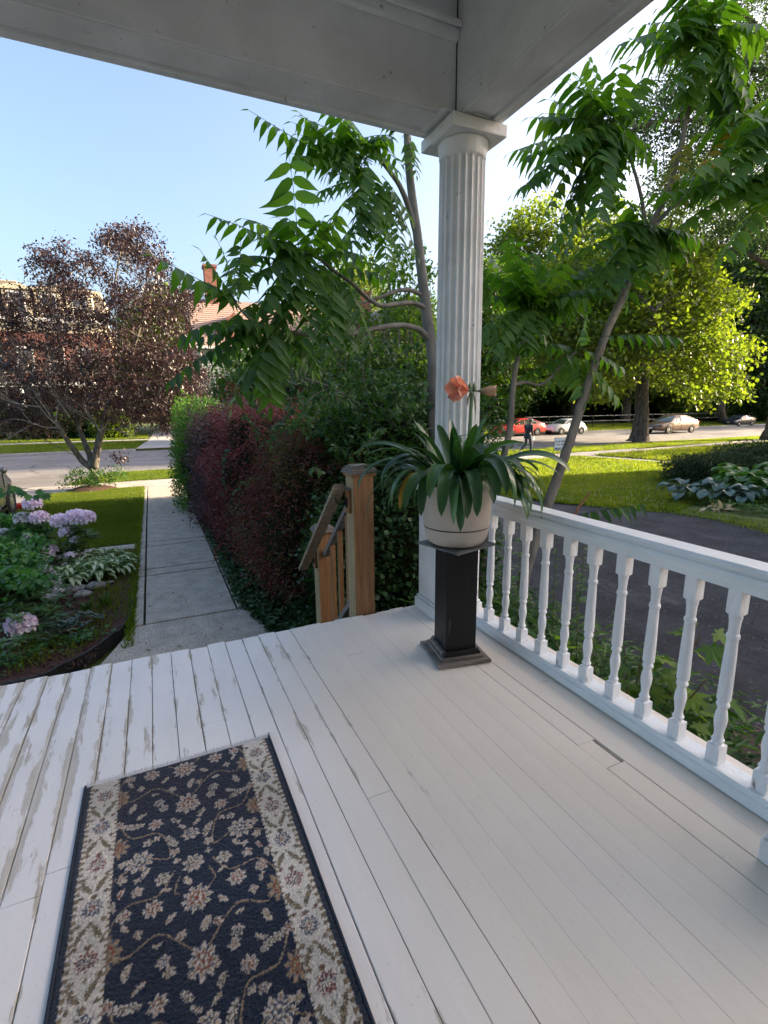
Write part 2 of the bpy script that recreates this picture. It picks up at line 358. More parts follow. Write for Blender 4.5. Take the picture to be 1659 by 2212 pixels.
# ================================================================== PORCH FLOOR
def boardmat():
    m, t, p, o = _nt('porch_floor_paint'); L = t.links.new
    tc = N(t, 'ShaderNodeTexCoord'); geo = N(t, 'ShaderNodeNewGeometry'); sp = N(t, 'ShaderNodeSeparateXYZ'); L(tc.outputs['Object'], sp.inputs[0])
    sw_ = N(t, 'ShaderNodeSeparateXYZ'); L(geo.outputs['Position'], sw_.inputs[0])
    def mth(op, a, b=None, c=None, clamp=False):
        n = N(t, 'ShaderNodeMath', operation=op); n.use_clamp = clamp
        for i, v in enumerate((a, b, c)):
            if v is None: continue
            if isinstance(v, (int, float)): n.inputs[i].default_value = v
            else: L(v, n.inputs[i])
        return n.outputs[0]
    def noise(scale, stretch, detail=6, rough=.55):
        mp = N(t, 'ShaderNodeMapping'); mp.inputs['Scale'].default_value = stretch; L(geo.outputs['Position'], mp.inputs[0])
        n = N(t, 'ShaderNodeTexNoise'); n.inputs['Scale'].default_value = scale; n.inputs['Detail'].default_value = detail; n.inputs['Roughness'].default_value = rough
        L(mp.outputs[0], n.inputs[0]); return n.outputs[0]
    edge = mth('MULTIPLY', mth('ABSOLUTE', sp.outputs[0]), 18.6)          # 1 at the board edge
    nA = noise(13, (2.0, .28, 1), 10, .7); nB = noise(2.2, (1, .5, 1), 3)
    # how worn: strong on the open left side, weak beside the railing
    wear = mth('SUBTRACT', .66, mth('MULTIPLY', sw_.outputs[0], .40)); wear = mth('MINIMUM', mth('MAXIMUM', wear, .08), .84); wear = mth('SUBTRACT', wear, mth('MULTIPLY', mth('SUBTRACT', sw_.outputs[0], .75, clamp=True), 1.2))
    k = mth('ADD', mth('MULTIPLY', edge, .56), mth('MULTIPLY', mth('SUBTRACT', nA, .5), 2.5))
    k = mth('ADD', k, mth('MULTIPLY', mth('SUBTRACT', nB, .5), 1.5))
    k = mth('ADD', k, mth('MULTIPLY', wear, .62)); mask = mth('MULTIPLY', mth('SUBTRACT', k, .93), 9.0, clamp=True)
    # fresh white coat on the left fading to older cream on the right
    bl = mth('ADD', mth('MULTIPLY', mth('SUBTRACT', sw_.outputs[0], .28), 1.9), mth('MULTIPLY', mth('SUBTRACT', noise(2.5, (1, 1, 1), 4), .5), .5), clamp=True)
    yb = mth('MULTIPLY', mth('SUBTRACT', sw_.outputs[1], 2.35), .55, clamp=True); bl = mth('SUBTRACT', bl, yb, clamp=True)
    cw = ramp(t, [(.3,(.77,.755,.74)),(.7,(.84,.825,.81))]); L(noise(6, (1, .4, 1)), cw.inputs[0])
    cc = ramp(t, [(.3,(.72,.655,.565)),(.7,(.78,.715,.625))]); L(noise(3, (1, .6, 1)), cc.inputs[0])
    mx = N(t, 'ShaderNodeMixRGB'); L(bl, mx.inputs[0]); L(cw.outputs[0], mx.inputs[1]); L(cc.outputs[0], mx.inputs[2])
    tn = ramp(t, [(.25,(.40,.355,.29)),(.5,(.57,.525,.45)),(.8,(.68,.645,.585))]); L(noise(14, (2.2, .25, 1), 8), tn.inputs[0])
    m2 = N(t, 'ShaderNodeMixRGB'); L(mask, m2.inputs[0]); L(mx.outputs[0], m2.inputs[1]); L(tn.outputs[0], m2.inputs[2])
    # fine dirt specks and scuffs
    sc = noise(55, (1, .8, 1), 4, .7); s2 = ramp(t, [(.64, (0,0,0)), (.72, (1,1,1))]); L(sc, s2.inputs[0])
    m3 = N(t, 'ShaderNodeMixRGB', blend_type='MULTIPLY'); L(mth('MULTIPLY', s2.outputs[0], .5), m3.inputs[0]); L(m2.outputs[0], m3.inputs[1]); m3.inputs[2].default_value = (.55,.5,.45,1)
    # grime held in the seams
    gr = mth('MULTIPLY', mth('SUBTRACT', mth('ADD', edge, mth('MULTIPLY', nA, .10)), 1.015), 22, clamp=True)
    m4 = N(t, 'ShaderNodeMixRGB', blend_type='MULTIPLY'); L(mth('MULTIPLY', gr, mth('MAXIMUM', mth('MULTIPLY', wear, .7), .07)), m4.inputs[0]); L(m3.outputs[0], m4.inputs[1]); m4.inputs[2].default_value = (.35,.31,.27,1)
    L(m4.outputs[0], p.inputs['Base Color'])
    p.inputs['Roughness'].default_value = .5; p.inputs['Specular IOR Level'].default_value = .4
    h = mth('SUBTRACT', mth('MULTIPLY', noise(30, (1.5, .5, 1), 9, .7), .6), mth('MULTIPLY', mask, .9))
    bp = N(t, 'ShaderNodeBump'); bp.inputs['Strength'].default_value = .55; bp.inputs['Distance'].default_value = .003
    L(h, bp.inputs['Height']); L(bp.outputs[0], p.inputs['Normal']); return m
m_board = boardmat()
fl = thing('porch_floor', 'x', 'x'); del fl['label'], fl['category']; fl['kind'] = 'structure'
BW = .1085
def board(x, y0, y1, w=BW, gap=.003, dz=0, tilt=0):
    ch = .0022 if gap > .0013 else (.0009 if gap > .0002 else .0003)
    """one floor board with slightly eased, wavering edges"""
    n = max(2, int((y1-y0)/.3)); hw = w/2-gap/2; mb = MB(); V = []; 
    for i in range(n+1):
        y = (y1-y0)*i/n
        wl = hw - random.uniform(0, .0016 if gap > .0013 else .00005); wr = hw - random.uniform(0, .0016 if gap > .0013 else .00005)
        z = random.uniform(-.0006, .0006) if gap > .0013 else random.uniform(-.0001, .0001)
        V += [(-wl, y, -.028), (-wl, y, -ch+z), (-wl+ch, y, z-tilt), (0, y, z+.0006), (wr-ch, y, z+tilt), (wr, y, -ch+z), (wr, y, -.028)]
    F = []
    for i in range(n):
        for k in range(6): F.append([i*7+k, i*7+k+1, (i+1)*7+k+1, (i+1)*7+k])
        F.append([i*7+6, i*7, (i+1)*7, (i+1)*7+6])
    F.append(list(range(7))); F.append([n*7+k for k in range(6, -1, -1)])
    mb.add(V, F); return mb.obj('floorboard', m_board, fl, loc=(x, y0, dz))
X0 = 1.71-.5*BW  # a seam falls on x = 1.71
xs = [X0 - BW*i for i in range(57)] + [X0+BW*i for i in range(1, 5)]
for i, x in enumerate(xs):
    left = x < .48; gap = random.uniform(.0013, .0025) if left else random.choice((.0, .0, .0001, .0007))
    if abs(x-(1.71-.5*BW)) < .01: gap = .0045
    end = 3.175 + random.uniform(-.014, .012); 
    if x > 1.8: end = 3.18
    if abs(x-.70) < BW/2: gap = .003
    cuts = []
    if left and random.random() < .55: cuts = [random.uniform(.9, 2.7)]
    elif not left and random.random() < .4: cuts = [random.uniform(.4, 2.8)]
    if abs(x-(.16)) < BW/2: cuts = [2.32]
    if abs(x-X0) < .01:  # board with the broken-out corner beside the railing
        board(x, -.95, 1.27, gap=gap); b = board(x-.011, 1.274, 1.43, w=BW-.022, gap=.001, dz=-.001); board(x, 1.431, end, gap=gap); continue
    ys = [-.95]+cuts+[end]
    for a, b in zip(ys[:-1], ys[1:]):
        board(x, a+.0015, b-.0015, gap=gap, dz=random.uniform(-.0014, .0014) if left else random.uniform(-.00015, .00015), tilt=random.uniform(-.001, .001) if left else 0)
m_dark = pm('dark_underfloor', (.02,.018,.016), (.05,.045,.04), 9, .95, .2)
m_cream = pm('cream_paint', (.52,.48,.42), (.60,.56,.50), 5, .55, .15, 40)
struct(slab('porch_base', -4.4, 2.08, -.95, 3.10, -1.0, -.04, m_dark))
struct(slab('porch_skirt', 2.095, 2.12, -.95, 3.13, -1.0, -.032, m_cream))
# front steps (below the edge of the floor)
m_step = woodm('weathered_step', [(.3,(.10,.07,.05)),(.6,(.24,.19,.14)),(.85,(.35,.29,.22))], axis=0)
st = thing('porch_steps', 'weathered wooden steps dropping from the porch edge to the concrete path', 'steps', (0,3.2,0))
for k in range(5):
    z = -.2*(k+1)+.0; MB().box(-1.0, 1.28, .02+.24*k, .29+.24*k, z-.04, z).obj('tread', m_step, st, bevel=.006)
    MB().box(-1.0, 1.28, .03+.24*k, .05+.24*k, z+.001, z+.155).obj('riser', m_step, st)

# ================================================================== HOUSE BEHIND AND PORCH ROOF
m_white = pm('white_trim_paint', (.62,.615,.60), (.79,.79,.78), 2.6, .5, .45, 38, spots=((.34,.31,.28), 24, .69))
m_clap = pm('pale_siding', (.70,.69,.66), (.78,.77,.74), 2, .6, .1)
m_glassd = pm('window_glass', (.02,.025,.03), (.04,.045,.05), 2, .08, 0, spec=.8)
hs = thing('front_house', 'pale clapboard house whose front door opens on the porch', 'house', (-3,-6,0))
hs_l = hs.location
def hp(name, x0, x1, y0, y1, z0, z1, mat, bevel=0):
    return MB().box(x0+3, x1+3, y0+6, y1+6, z0, z1).obj(name, mat, hs, bevel=bevel)
hp('wall', -8, 2.1, -12, -1.0, -1, 7.5, m_clap)
for k in range(34): MB().add([(-5,5.001,.115*k),(5.1,5.001,.115*k),(5.1,5.022,.115*k),(-5,5.022,.115*k),(-5,5.001,.115*k+.113),(5.1,5.001,.115*k+.113)], [(0,1,2,3),(3,2,5,4)]).obj('clapboard', m_clap, hs)
m_door = pm('dark_door', (.05,.03,.02), (.09,.05,.03), 6, .4, .1)
hp('door', -.5, .5, -.975, -.955, 0, 2.2, m_door, .004); hp('door_frame', -.62, .62, -.978, -.960, 2.2, 2.34, m_white)
hp('window', -3.2, -1.8, -.975, -.955, .7, 2.3, m_glassd)
MB().prism([(-.6,7.5),(-5.8+0,7.5),(-5.8,7.6),(-1.2,11),(3.4-0,7.6),(3.4,7.5)], 0, -5.4, 5.4).obj('roof', pm('dark_shingle',(.05,.05,.055),(.09,.085,.085),20,.9,.3), hs)
pr = thing('porch_roof', 'white painted porch ceiling and its two boxed beams resting on the fluted column', 'porch roof', (1.9,3.0,3.17))
def rp(name, x0, x1, y0, y1, z0, z1, mat=m_white, bevel=.004):
    return MB().box(x0-1.9, x1-1.9, y0-3.0, y1-3.0, z0-3.17, z1-3.17).obj(name, mat, pr, bevel=bevel)
ZS = 3.17
rp('front_beam', -4.6, 1.818, 2.895, 3.15, ZS+.012, 3.87)
rp('side_beam', 1.822, 2.08, -.95, 3.15, ZS+.012, 3.868)
# soffit boards and mouldings below the beams
rp('soffit_board', -4.6, 1.80, 2.905, 3.085, ZS+.004, ZS+.0115, bevel=.002)
rp('soffit_board', 1.885, 2.02, -.95, 2.88, ZS+.006, ZS+.0115, bevel=.002)
rp('soffit_trim', 1.823, 1.885, -.95, 2.83, ZS-.004, ZS+.0115)
rp('soffit_trim', 1.69, 1.80, 2.83, 3.11, ZS-.002, ZS+.0035)
rp('soffit_trim', 1.89, 2.02, 2.81, 2.88, ZS-.003, ZS+.0055)
for d, (a, b) in enumerate(((3.095,3.115),(3.115,3.15),(3.15,3.185))):
    rp('edge_moulding', -4.6, 2.10+.035*d-.06, a, b-.001, ZS-.014+.010*d, ZS+.10+.05*d)
for d, (a, b) in enumerate(((2.025,2.045),(2.045,2.075),(2.085,2.12))):
    rp('edge_moulding', a, b-.001, -.95, 3.09+.03*d, ZS-.014+.010*d, ZS+.10+.05*d)
# crown moulding and ceiling
rp('crown_moulding', -4.6, 1.819, 2.855, 2.894, 3.55, 3.60); rp('crown_moulding', -4.6, 1.817, 2.835, 2.854, 3.60, 3.63)
rp('crown_moulding', -4.6, 1.815, 2.78, 2.893, 3.765, 3.80)
rp('ceiling', -4.6, 1.82, -.95, 2.893, 3.87, 3.90)
rp('roof_deck', -5.0, 2.45, -.95, 3.55, 4.0, 4.12); rp('gutter_board', -5.0, 2.45, 3.5, 3.55, 3.9, 3.999); rp('roof_edge', 2.10, 2.45, -.95, 3.49, 3.9, 3.999)
m_scr = pm('screw_head', (.25,.24,.23), (.35,.33,.31), 30, .5, 0)
for x, y in ((-.1,2.98),(.62,2.99),(1.25,3.0),(1.95,1.9)): MB().lathe([(.012,-.006),(.016,0)], 12, (x-1.9, y-3.0, ZS+.002-3.17)).obj('nail_plug', m_white, pr)
# thin crack of dark gap down the joint of the two beams
MB().box(1.8185-1.9, 1.8215-1.9, 2.889-3.0, 2.896-3.0, .012, .66).obj('joint_gap', m_dark, pr)

# ================================================================== COLUMNS
def column(cx, cy, label, ox=0, oy=0):
    t = thing('porch_column', label, 'column', (cx, cy, 0))
    b = .167
    MB().box(-.195,.195,-.165,.165,.0,.085).obj('plinth', m_white, t, bevel=.008)
    MB().box(-.183,.183,-.158,.158,.085,.105).obj('plinth_moulding', m_white, t, bevel=.008)
    MB().box(-b,b,-.150,.150,.105,.90).obj('pedestal_box', m_white, t, bevel=.004)
    MB().box(-.187,.187,-.187,.187,.90,.935).obj('pedestal_cap', m_white, t, bevel=.006)
    mb = MB(); NF = 22; seg = NF*8
    def fr(th, z):
        ph = (th*NF/(2*pi)) % 1.0; d = abs(ph-.5)*2
        return 1 - (.10*sqrt(max(0, 1-(d/.88)**2)) if d < .88 else 0)
    prof = []
    for i in range(12):
        z = .985+(3.00-.985)*i/11; r = .153-.006*(i/11)**1.5-.004*i/11; prof.append((r, z))
    mb.lathe(prof, seg, fr=fr, c=(ox, oy, 0)); s = mb.obj('shaft', m_white, t); autosmooth(s, 50)
    MB().lathe([(.165,.935),(.172,.95),(.165,.968),(.153,.985),(.14,.99)], 48, (ox, oy, 0)).obj('base_ring', m_white, t, smooth=True)
    MB().lathe([(.138,2.985),(.147,3.0),(.148,3.035),(.154,3.052),(.158,3.07),(.160,3.08)], 48, (ox, oy, 0)).obj('neck_moulding', m_white, t, smooth=True)
    MB().box(-.192+ox,.192+ox,-.192+oy,.192+oy,3.081,3.150).obj('abacus', m_white, t, bevel=.006)
    return t
column(1.890, 2.995, 'fluted white column at the porch corner behind the flower pot', .042, -.012)
column(1.90, .585, 'white column base just showing at the right edge, at the near end of the railing')

# ================================================================== RAILING
m_rail = pm('railing_paint', (.70,.735,.74), (.78,.81,.815), 5, .45, .3, 60, spots=((.36,.34,.33), 34, .735))
m_peel = pm('peeling_white_paint', (.74,.75,.76), (.81,.82,.83), 9, .5, .7, 50, stretch=(1,1,.35), spots=((.20,.15,.11), 22, .585))
rl = thing('porch_railing', 'white turned-baluster railing running along the right edge of the porch', 'railing', (1.96,1.8,0))
def ry(pts, name, y0=.79, y1=2.83): return MB().prism([(x-1.96, z) for x, z in pts], 1, y0-1.8, y1-1.8).obj(name, m_rail, rl, bevel=.002)
hr = [(1.914,.815),(2.006,.815),(2.006,.841),(2.018,.845),(2.023,.862),(2.018,.882),(2.006,.886),(2.006,.897),(2.021,.900),(2.024,.908),(2.012,.921),(1.908,.921),(1.896,.908),(1.899,.900),(1.914,.897),(1.914,.886),(1.902,.882),(1.897,.862),(1.902,.845),(1.914,.841)]
autosmooth(ry(hr, 'handrail'), 25)
br = [(1.898,.006),(2.022,.006),(2.022,.045),(2.010,.050),(2.004,.070),(1.916,.070),(1.910,.050),(1.898,.045)]
ry(br, 'bottom_rail')
mb = MB(); q = .0255
mb.box(-q,q,-q,q,.0705,.148)
prof = [(.021,.148),(.017,.152),(.0175,.158),(.0225,.165),(.0235,.171),(.019,.178),(.0165,.19),(.0175,.21),(.0225,.24),(.0240,.262),(.0215,.285),(.0175,.303),(.0165,.310),(.0215,.318),(.0240,.326),(.0215,.335),(.0165,.342),(.0165,.3455),(.0245,.348),(.0250,.36),(.0245,.42),(.0232,.49),(.0215,.56),(.0200,.605),(.0205,.607),(.0235,.612),(.0240,.619),(.0225,.627),(.0190,.631),(.0190,.65),(.0205,.68),(.0235,.700),(.0225,.706)]
mb.lathe(prof, 20); mb.box(-q,q,-q,q,.714,.8145)
mb.add([(-q,-q,.714),(q,-q,.714),(q,q,.714),(-q,q,.714),(-.018,-.018,.705),(.018,-.018,.705),(.018,.018,.705),(-.018,.018,.705)], [(0,1,5,4),(1,2,6,5),(2,3,7,6),(3,0,4,7),(4,5,6,7)])
me_b = mb.mesh('baluster'); me_b.materials.append(m_peel)
_t = m_peel.node_tree; _mx = [n for n in _t.nodes if n.type == 'MIX_RGB'][0]; _src = _mx.inputs[0].links[0].from_socket
_tc = N(_t, 'ShaderNodeTexCoord'); _sp = N(_t, 'ShaderNodeSeparateXYZ'); _t.links.new(_tc.outputs['Object'], _sp.inputs[0])
_mr = N(_t, 'ShaderNodeMapRange'); _mr.inputs[1].default_value = .20; _mr.inputs[2].default_value = .10; _t.links.new(_sp.outputs[2], _mr.inputs[0])   # paint has let go only near the foot
_mm = N(_t, 'ShaderNodeMath', operation='MULTIPLY'); _t.links.new(_src, _mm.inputs[0]); _t.links.new(_mr.outputs[0], _mm.inputs[1]); _t.links.new(_mm.outputs[0], _mx.inputs[0])
for k in range(12):
    y = 2.755-.17*k
    o = link('baluster', me_b, None, rl, (random.uniform(-.002,.002), y-1.8+random.uniform(-.003,.003), 0)); o.rotation_euler.x = random.uniform(-.006,.006); o.rotation_euler.z = random.choice((0, pi/2, pi, -pi/2))+random.uniform(-.02, .02)
autosmooth(o, 30)

# ================================================================== WOODEN NEWELS
wood1 = woodm('cedar', [(.22,(.10,.045,.018)),(.42,(.22,.105,.040)),(.62,(.31,.16,.065)),(.85,(.40,.23,.10))], .55, 2, 1)
woodg = woodm('greyed_cedar', [(.2,(.05,.045,.04)),(.45,(.15,.13,.115)),(.7,(.27,.24,.21)),(.9,(.38,.34,.30))], .8, 0, 1.2, .5)
woody = woodm('yellowed_cedar', [(.2,(.12,.085,.05)),(.45,(.30,.215,.11)),(.7,(.43,.33,.18)),(.9,(.48,.40,.26))], .7, 2, 1)
m_iron = pm('black_iron', (.012,.012,.014), (.03,.03,.032), 20, .45, .1, metal=.6)
def newel(x, y, z0, z1, label, w=.075):
    t = thing('newel_post', label, 'post', (x, y, z0)); h = z1-z0
    MB().box(-w,w,-w,w,0,h-.075).obj('post', wood1, t, bevel=.003)
    MB().box(-w-.0025,-w-.0005,-w+.002,w-.002,0,h-.078).obj('weathered_face', woody, t)
    MB().prism([(-w-.002,h-.078),(w+.002,h-.078),(w+.022,h-.055),(-w-.022,h-.055)], 0, -w-.016, w+.016).obj('cove', wood1, t, bevel=.002)
    MB().box(-w-.026,w+.026,-w-.026,w+.026,h-.0545,h-.036).obj('cap_board', woodg, t, bevel=.004)
    MB().box(-w-.016,w+.016,-w-.016,w+.016,h-.0355,h-.021).obj('cap_board', woodg, t, bevel=.004)
    MB().box(-w-.004,w+.004,-w-.004,w+.004,h-.0205,h-.008).obj('cap_board', woodg, t, bevel=.003)
    MB().box(-w+.008,w-.008,-w+.008,w-.008,h-.0075,h).obj('cap_board', woodg, t, bevel=.003)
    # block and iron wall-plate of the handrail bracket
    zb = .80*h if h < 1.4 else h-.32
    MB().box(-w-.026,-w-.003,-.035,.035,zb-.085,zb+.075).obj('bracket_block', wood1, t, bevel=.002)
    MB().box(-w-.034,-w-.003,-.038,.038,zb+.076,zb+.092).obj('block_cap', woodg, t, bevel=.003)
    b = MB().lathe([(.024,0),(.026,.004),(.018,.008)], 16, M=Matrix.Translation((-w-.0262,0,zb-.01)) @ Matrix.Rotation(-pi/2,4,'Y') @ Matrix.Scale(1.6,4,(1,0,0))).obj('bracket_plate', m_iron, t, smooth=True)
    MB().tube([(-w-.034,0,zb-.01),(-w-.07,0,zb-.02),(-w-.105,0,zb+.0),(-w-.11,0,zb+.035)], .007, 8).obj('bracket_arm', m_iron, t, smooth=True)
    return t, zb
NX, NY = 1.305, 3.262
newel(NX, NY, -.16, 1.095, 'taller golden wood newel post standing at the top of the steps beside the porch edge')
NX2, NY2 = 1.385, 4.42
newel(NX2, NY2, -1.0, .40, 'shorter weathered wood newel post at the foot of the steps')
hrx = 1.135
h = thing('handrail', 'sloping weathered wooden handrail held off the two newel posts on iron brackets', 'handrail', (hrx, NY, .75))
a = Vector((0.015, .0, .20)); b = Vector((.03, 1.12, -.735)); d = (b-a).normalized(); u = Vector((1,0,0)).cross(d).normalized()
mb = MB(); prof = [(-.044,-.02),(.044,-.02),(.044,.008),(.030,.026),(-.030,.026),(-.044,.008)]
V = [tuple(p + Vector((1,0,0))*x + u*z) for p in (a, b) for x, z in prof]
F = [list(range(6)), list(range(11,5,-1))]+[[i, i+6, (i+1)%6+6, (i+1)%6] for i in range(6)]
mb.add(V, F).obj('rail', woodm('weathered_rail', [(.2,(.07,.055,.04)),(.45,(.22,.17,.11)),(.7,(.37,.29,.19)),(.9,(.47,.38,.26))], .75, 1, 1, .5), h, bevel=.004)
bl = thing('stair_balustrade', 'sloping wooden balustrade with square slats between the two newel posts', 'balustrade', (NX, NY, 0))
def slope_bar(name, z0, z1, w, hgt):
    a = Vector((.0, .077, z0)); b = Vector((NX2-NX, NY2-NY-.077, z1)); d = (b-a).normalized(); s = Vector((1,0,0)); u = s.cross(d).normalized()
    V = [tuple(p + s*x + u*z) for p in (a, b) for x, z in ((-w,-hgt),(w,-hgt),(w,hgt),(-w,hgt))]
    MB().add(V, [(0,1,2,3),(7,6,5,4),(0,4,5,1),(1,5,6,2),(2,6,7,3),(3,7,4,0)]).obj(name, woodg, bl, bevel=.003)
slope_bar('top_bar', .88, .13, .03, .02); slope_bar('bottom_bar', .10, -.72, .03, .022)
for k in range(3):
    f = (k+.9)/3.9; y = .077+f*(NY2-NY-.154); x = f*(NX2-NX); zt = .86+f*(-.75)-.02; zb_ = .115+f*(-.82)
    MB().box(x-.018,x+.018,y-.022,y+.022,zb_,zt).obj('slat', wood1, bl, bevel=.002)
# ================================================================== RUG
def make_rug():
    x0, x1, y0, y1 = -.381, .357, .16, 2.085
    st_ = .0031; nx = int((x1-x0)/st_); ny = int((y1-y0)/st_)
    xs = np.linspace(0, x1-x0, nx); ys = np.linspace(0, y1-y0, ny); X, Y = np.meshgrid(xs, ys)
    W = x1-x0; H = y1-y0; r = np.random.default_rng(5)
    jx = X + r.normal(size=X.shape)*.0012; jy = Y + r.normal(size=X.shape)*.0012
    navy = np.array([.009,.019,.044]); navy2 = np.array([.020,.032,.055]); cream = np.array([.60,.57,.51]); tan = np.array([.30,.23,.15])
    rust = np.array([.22,.060,.035]); olive = np.array([.13,.115,.075]); pale = np.array([.50,.46,.41]); blue = np.array([.06,.075,.12])
    C = np.tile(navy, X.shape+(1,)).astype(float)
    def put(mask, c): C[mask] = c
    def vine(P, wd=.0042, c=tan):
        Q = np.array([tuple(p) for p in curve_pts([(p[0], p[1], 0) for p in P], 14)])[:, :2]
        for a, b in zip(Q[:-1], Q[1:]):
            lo = np.minimum(a, b)-.01; hi = np.maximum(a, b)+.01
            i0, i1 = np.searchsorted(ys, [lo[1], hi[1]]); k0, k1 = np.searchsorted(xs, [lo[0], hi[0]])
            if i1 <= i0 or k1 <= k0: continue
            sx, sy = jx[i0:i1, k0:k1], jy[i0:i1, k0:k1]; d = b-a; L2 = max(d@d, 1e-9)
            tt = np.clip(((sx-a[0])*d[0]+(sy-a[1])*d[1])/L2, 0, 1); dist = np.hypot(sx-a[0]-tt*d[0], sy-a[1]-tt*d[1])
            C[i0:i1, k0:k1][dist < wd/2] = c
    def win(cx, cy, R):
        i0, i1 = np.searchsorted(ys, [cy-R, cy+R]); k0, k1 = np.searchsorted(xs, [cx-R, cx+R])
        return slice(i0, i1), slice(k0, k1)
    def flower(cx, cy, R, n=8, rot_=0, sq=1., inner=rust, outer=pale, mid=tan, clip=None):
        R = R*.86; s = win(cx, cy, R*1.5); dx = jx[s]-cx; dy = (jy[s]-cy)/sq; 
        rr = np.hypot(dx, dy)/R; th = np.arctan2(dy, dx)+rot_
        edge = .86+.12*np.cos(n*th)+.06*np.cos(3*n*th+1); A = C[s]
        m = rr < edge
        if clip is not None: m = m & clip[s]
        A[m & (rr > .0)] = outer
        A[m & (rr < edge*.82) & (np.cos(n*th) > .55) & (rr > .45)] = mid
        A[m & (rr > .55) & (np.cos(n*th) < -.55)] = blue*1.2
        A[m & (rr < .48+.05*np.cos(n*th))] = inner
        A[m & (rr < .36)] = outer
        A[m & (rr < .36) & (np.cos(5*th) > .6)] = olive
        A[m & (rr < .14)] = inner
    def leaf(cx, cy, L, ang, wd=.38, c1=pale, c2=olive, ser=7, clip=None):
        s = win(cx, cy, L*.7); dx = jx[s]-cx; dy = jy[s]-cy; u = (dx*cos(ang)+dy*sin(ang))/L; v = (-dx*sin(ang)+dy*cos(ang))/L
        bend = .18*(1-4*u*u); v = v-bend*.4
        w_ = wd*.5*np.sqrt(np.clip(1-4*u*u, 0, 1))*(.75+.25*np.cos(u*ser*6.28)); m = (np.abs(v) < w_) & (np.abs(u) < .5)
        if clip is not None: m = m & clip[s]
        A = C[s]; A[m] = c1; A[m & (np.abs(v) < w_*.5)] = c2; A[m & (np.abs(v) < w_*.15)] = c1
    bx0, bx1 = .125, W-.125   # field
    bd = .022
    field = (X > bx0) & (X < bx1)
    # field: mirrored scrolling vines with large and small blossoms
    cx = W/2
    def S(u, v): return (cx+u, v)
    per = .62
    for j in range(-1, 4):
        yb = 1.24 + (j-1)*per*1.0
        for sg in (-1, 1):
            vine([S(sg*.02, yb-.16), S(sg*.11, yb-.07), S(sg*.20, yb-.10), S(sg*.245, yb-.02), S(sg*.20, yb+.06), S(sg*.11, yb+.06), S(sg*.06, yb+.13)])
            vine([S(sg*.245, yb+.17), S(sg*.15, yb+.215), S(sg*.07, yb+.19), S(sg*.10, yb+.31), S(sg*.19, yb+.33), S(sg*.24, yb+.42)])
            vine([S(sg*.03, yb+.02), S(sg*.06, yb+.05), S(sg*.045, yb+.10)], .0035)
            flower(*S(sg*.165, yb+.215), .052, 8, .3*sg, inner=blue)
            flower(*S(sg*.125, yb+.02), .036, 7, .5, inner=rust, outer=pale)
            flower(*S(sg*.245, yb-.07), .050, 9, 0, 1.25, inner=rust, outer=tan, clip=field)
            flower(*S(sg*.235, yb+.30), .044, 9, 0, 1.2, inner=rust, outer=tan, clip=field)
            flower(*S(sg*.095, yb+.115), .030, 6, .2, inner=olive)
            flower(*S(sg*.17, yb+.10), .022, 5, .9, inner=rust, outer=pale)
            leaf(*S(sg*.06, yb+.26), .07, (1.1 if sg > 0 else pi-1.1), .42)
            leaf(*S(sg*.19, yb+.39), .085, (.3 if sg > 0 else pi-.3), .36)
            leaf(*S(sg*.19, yb-.145), .05, (1.9 if sg > 0 else pi-1.9), .5, c2=tan)
            leaf(*S(sg*.075, yb-.035), .04, (2.4 if sg > 0 else pi-2.4), .5, c2=tan)
            leaf(*S(sg*.215, yb+.115), .035, (2.0 if sg > 0 else pi-2.0), .55, c2=rust)
            leaf(*S(sg*.045, yb+.35), .045, (.9 if sg > 0 else pi-.9), .5)
            for q in range(3):
                flower(*S(sg*(.05+.06*q), yb+.165-.012*q+.14*(q == 1)), .014, 4, q, inner=tan, outer=pale)
        for sg in (-1, 1):
            for (u, v, r_, n_, ic) in ((.05,-.10,.018,5,rust),(.10,-.155,.024,6,blue),(.205,.03,.026,6,rust),(.055,.205,.020,5,rust),(.215,.165,.020,5,tan),(.115,.36,.030,7,rust),(.215,.225,.018,4,tan),(.03,.40,.018,5,tan),(.165,-.045,.018,4,tan),(.14,.285,.020,5,blue),(.235,.41,.022,5,rust),(.085,.43,.022,5,tan)):
                flower(*S(sg*u, yb+v), r_, n_, u*9, 1, inner=ic)
            for (u, v, l_, a_) in ((.20,-.01,.035,1.0),(.085,.07,.032,.4),(.145,.16,.04,2.2),(.235,.075,.04,1.4),(.025,.31,.035,.7),(.16,.42,.04,2.6),(.115,-.10,.03,.2)):
                leaf(*S(sg*u, yb+v), l_, a_ if sg > 0 else pi-a_, .5, c2=tan)
        flower(*S(0, yb), .055, 10, 0, inner=rust, mid=tan)
        flower(*S(0, yb-.20), .048, 8, .2, 1.35, inner=rust)
        flower(*S(0, yb+.135), .042, 8, .4, inner=olive)
        flower(*S(.0, yb+.265), .036, 7, .4, .9, inner=blue)
        leaf(*S(.02, yb-.095), .05, 1.2, .6, c2=tan); leaf(*S(-.02, yb+.075), .04, 2.0, .6, c2=tan)
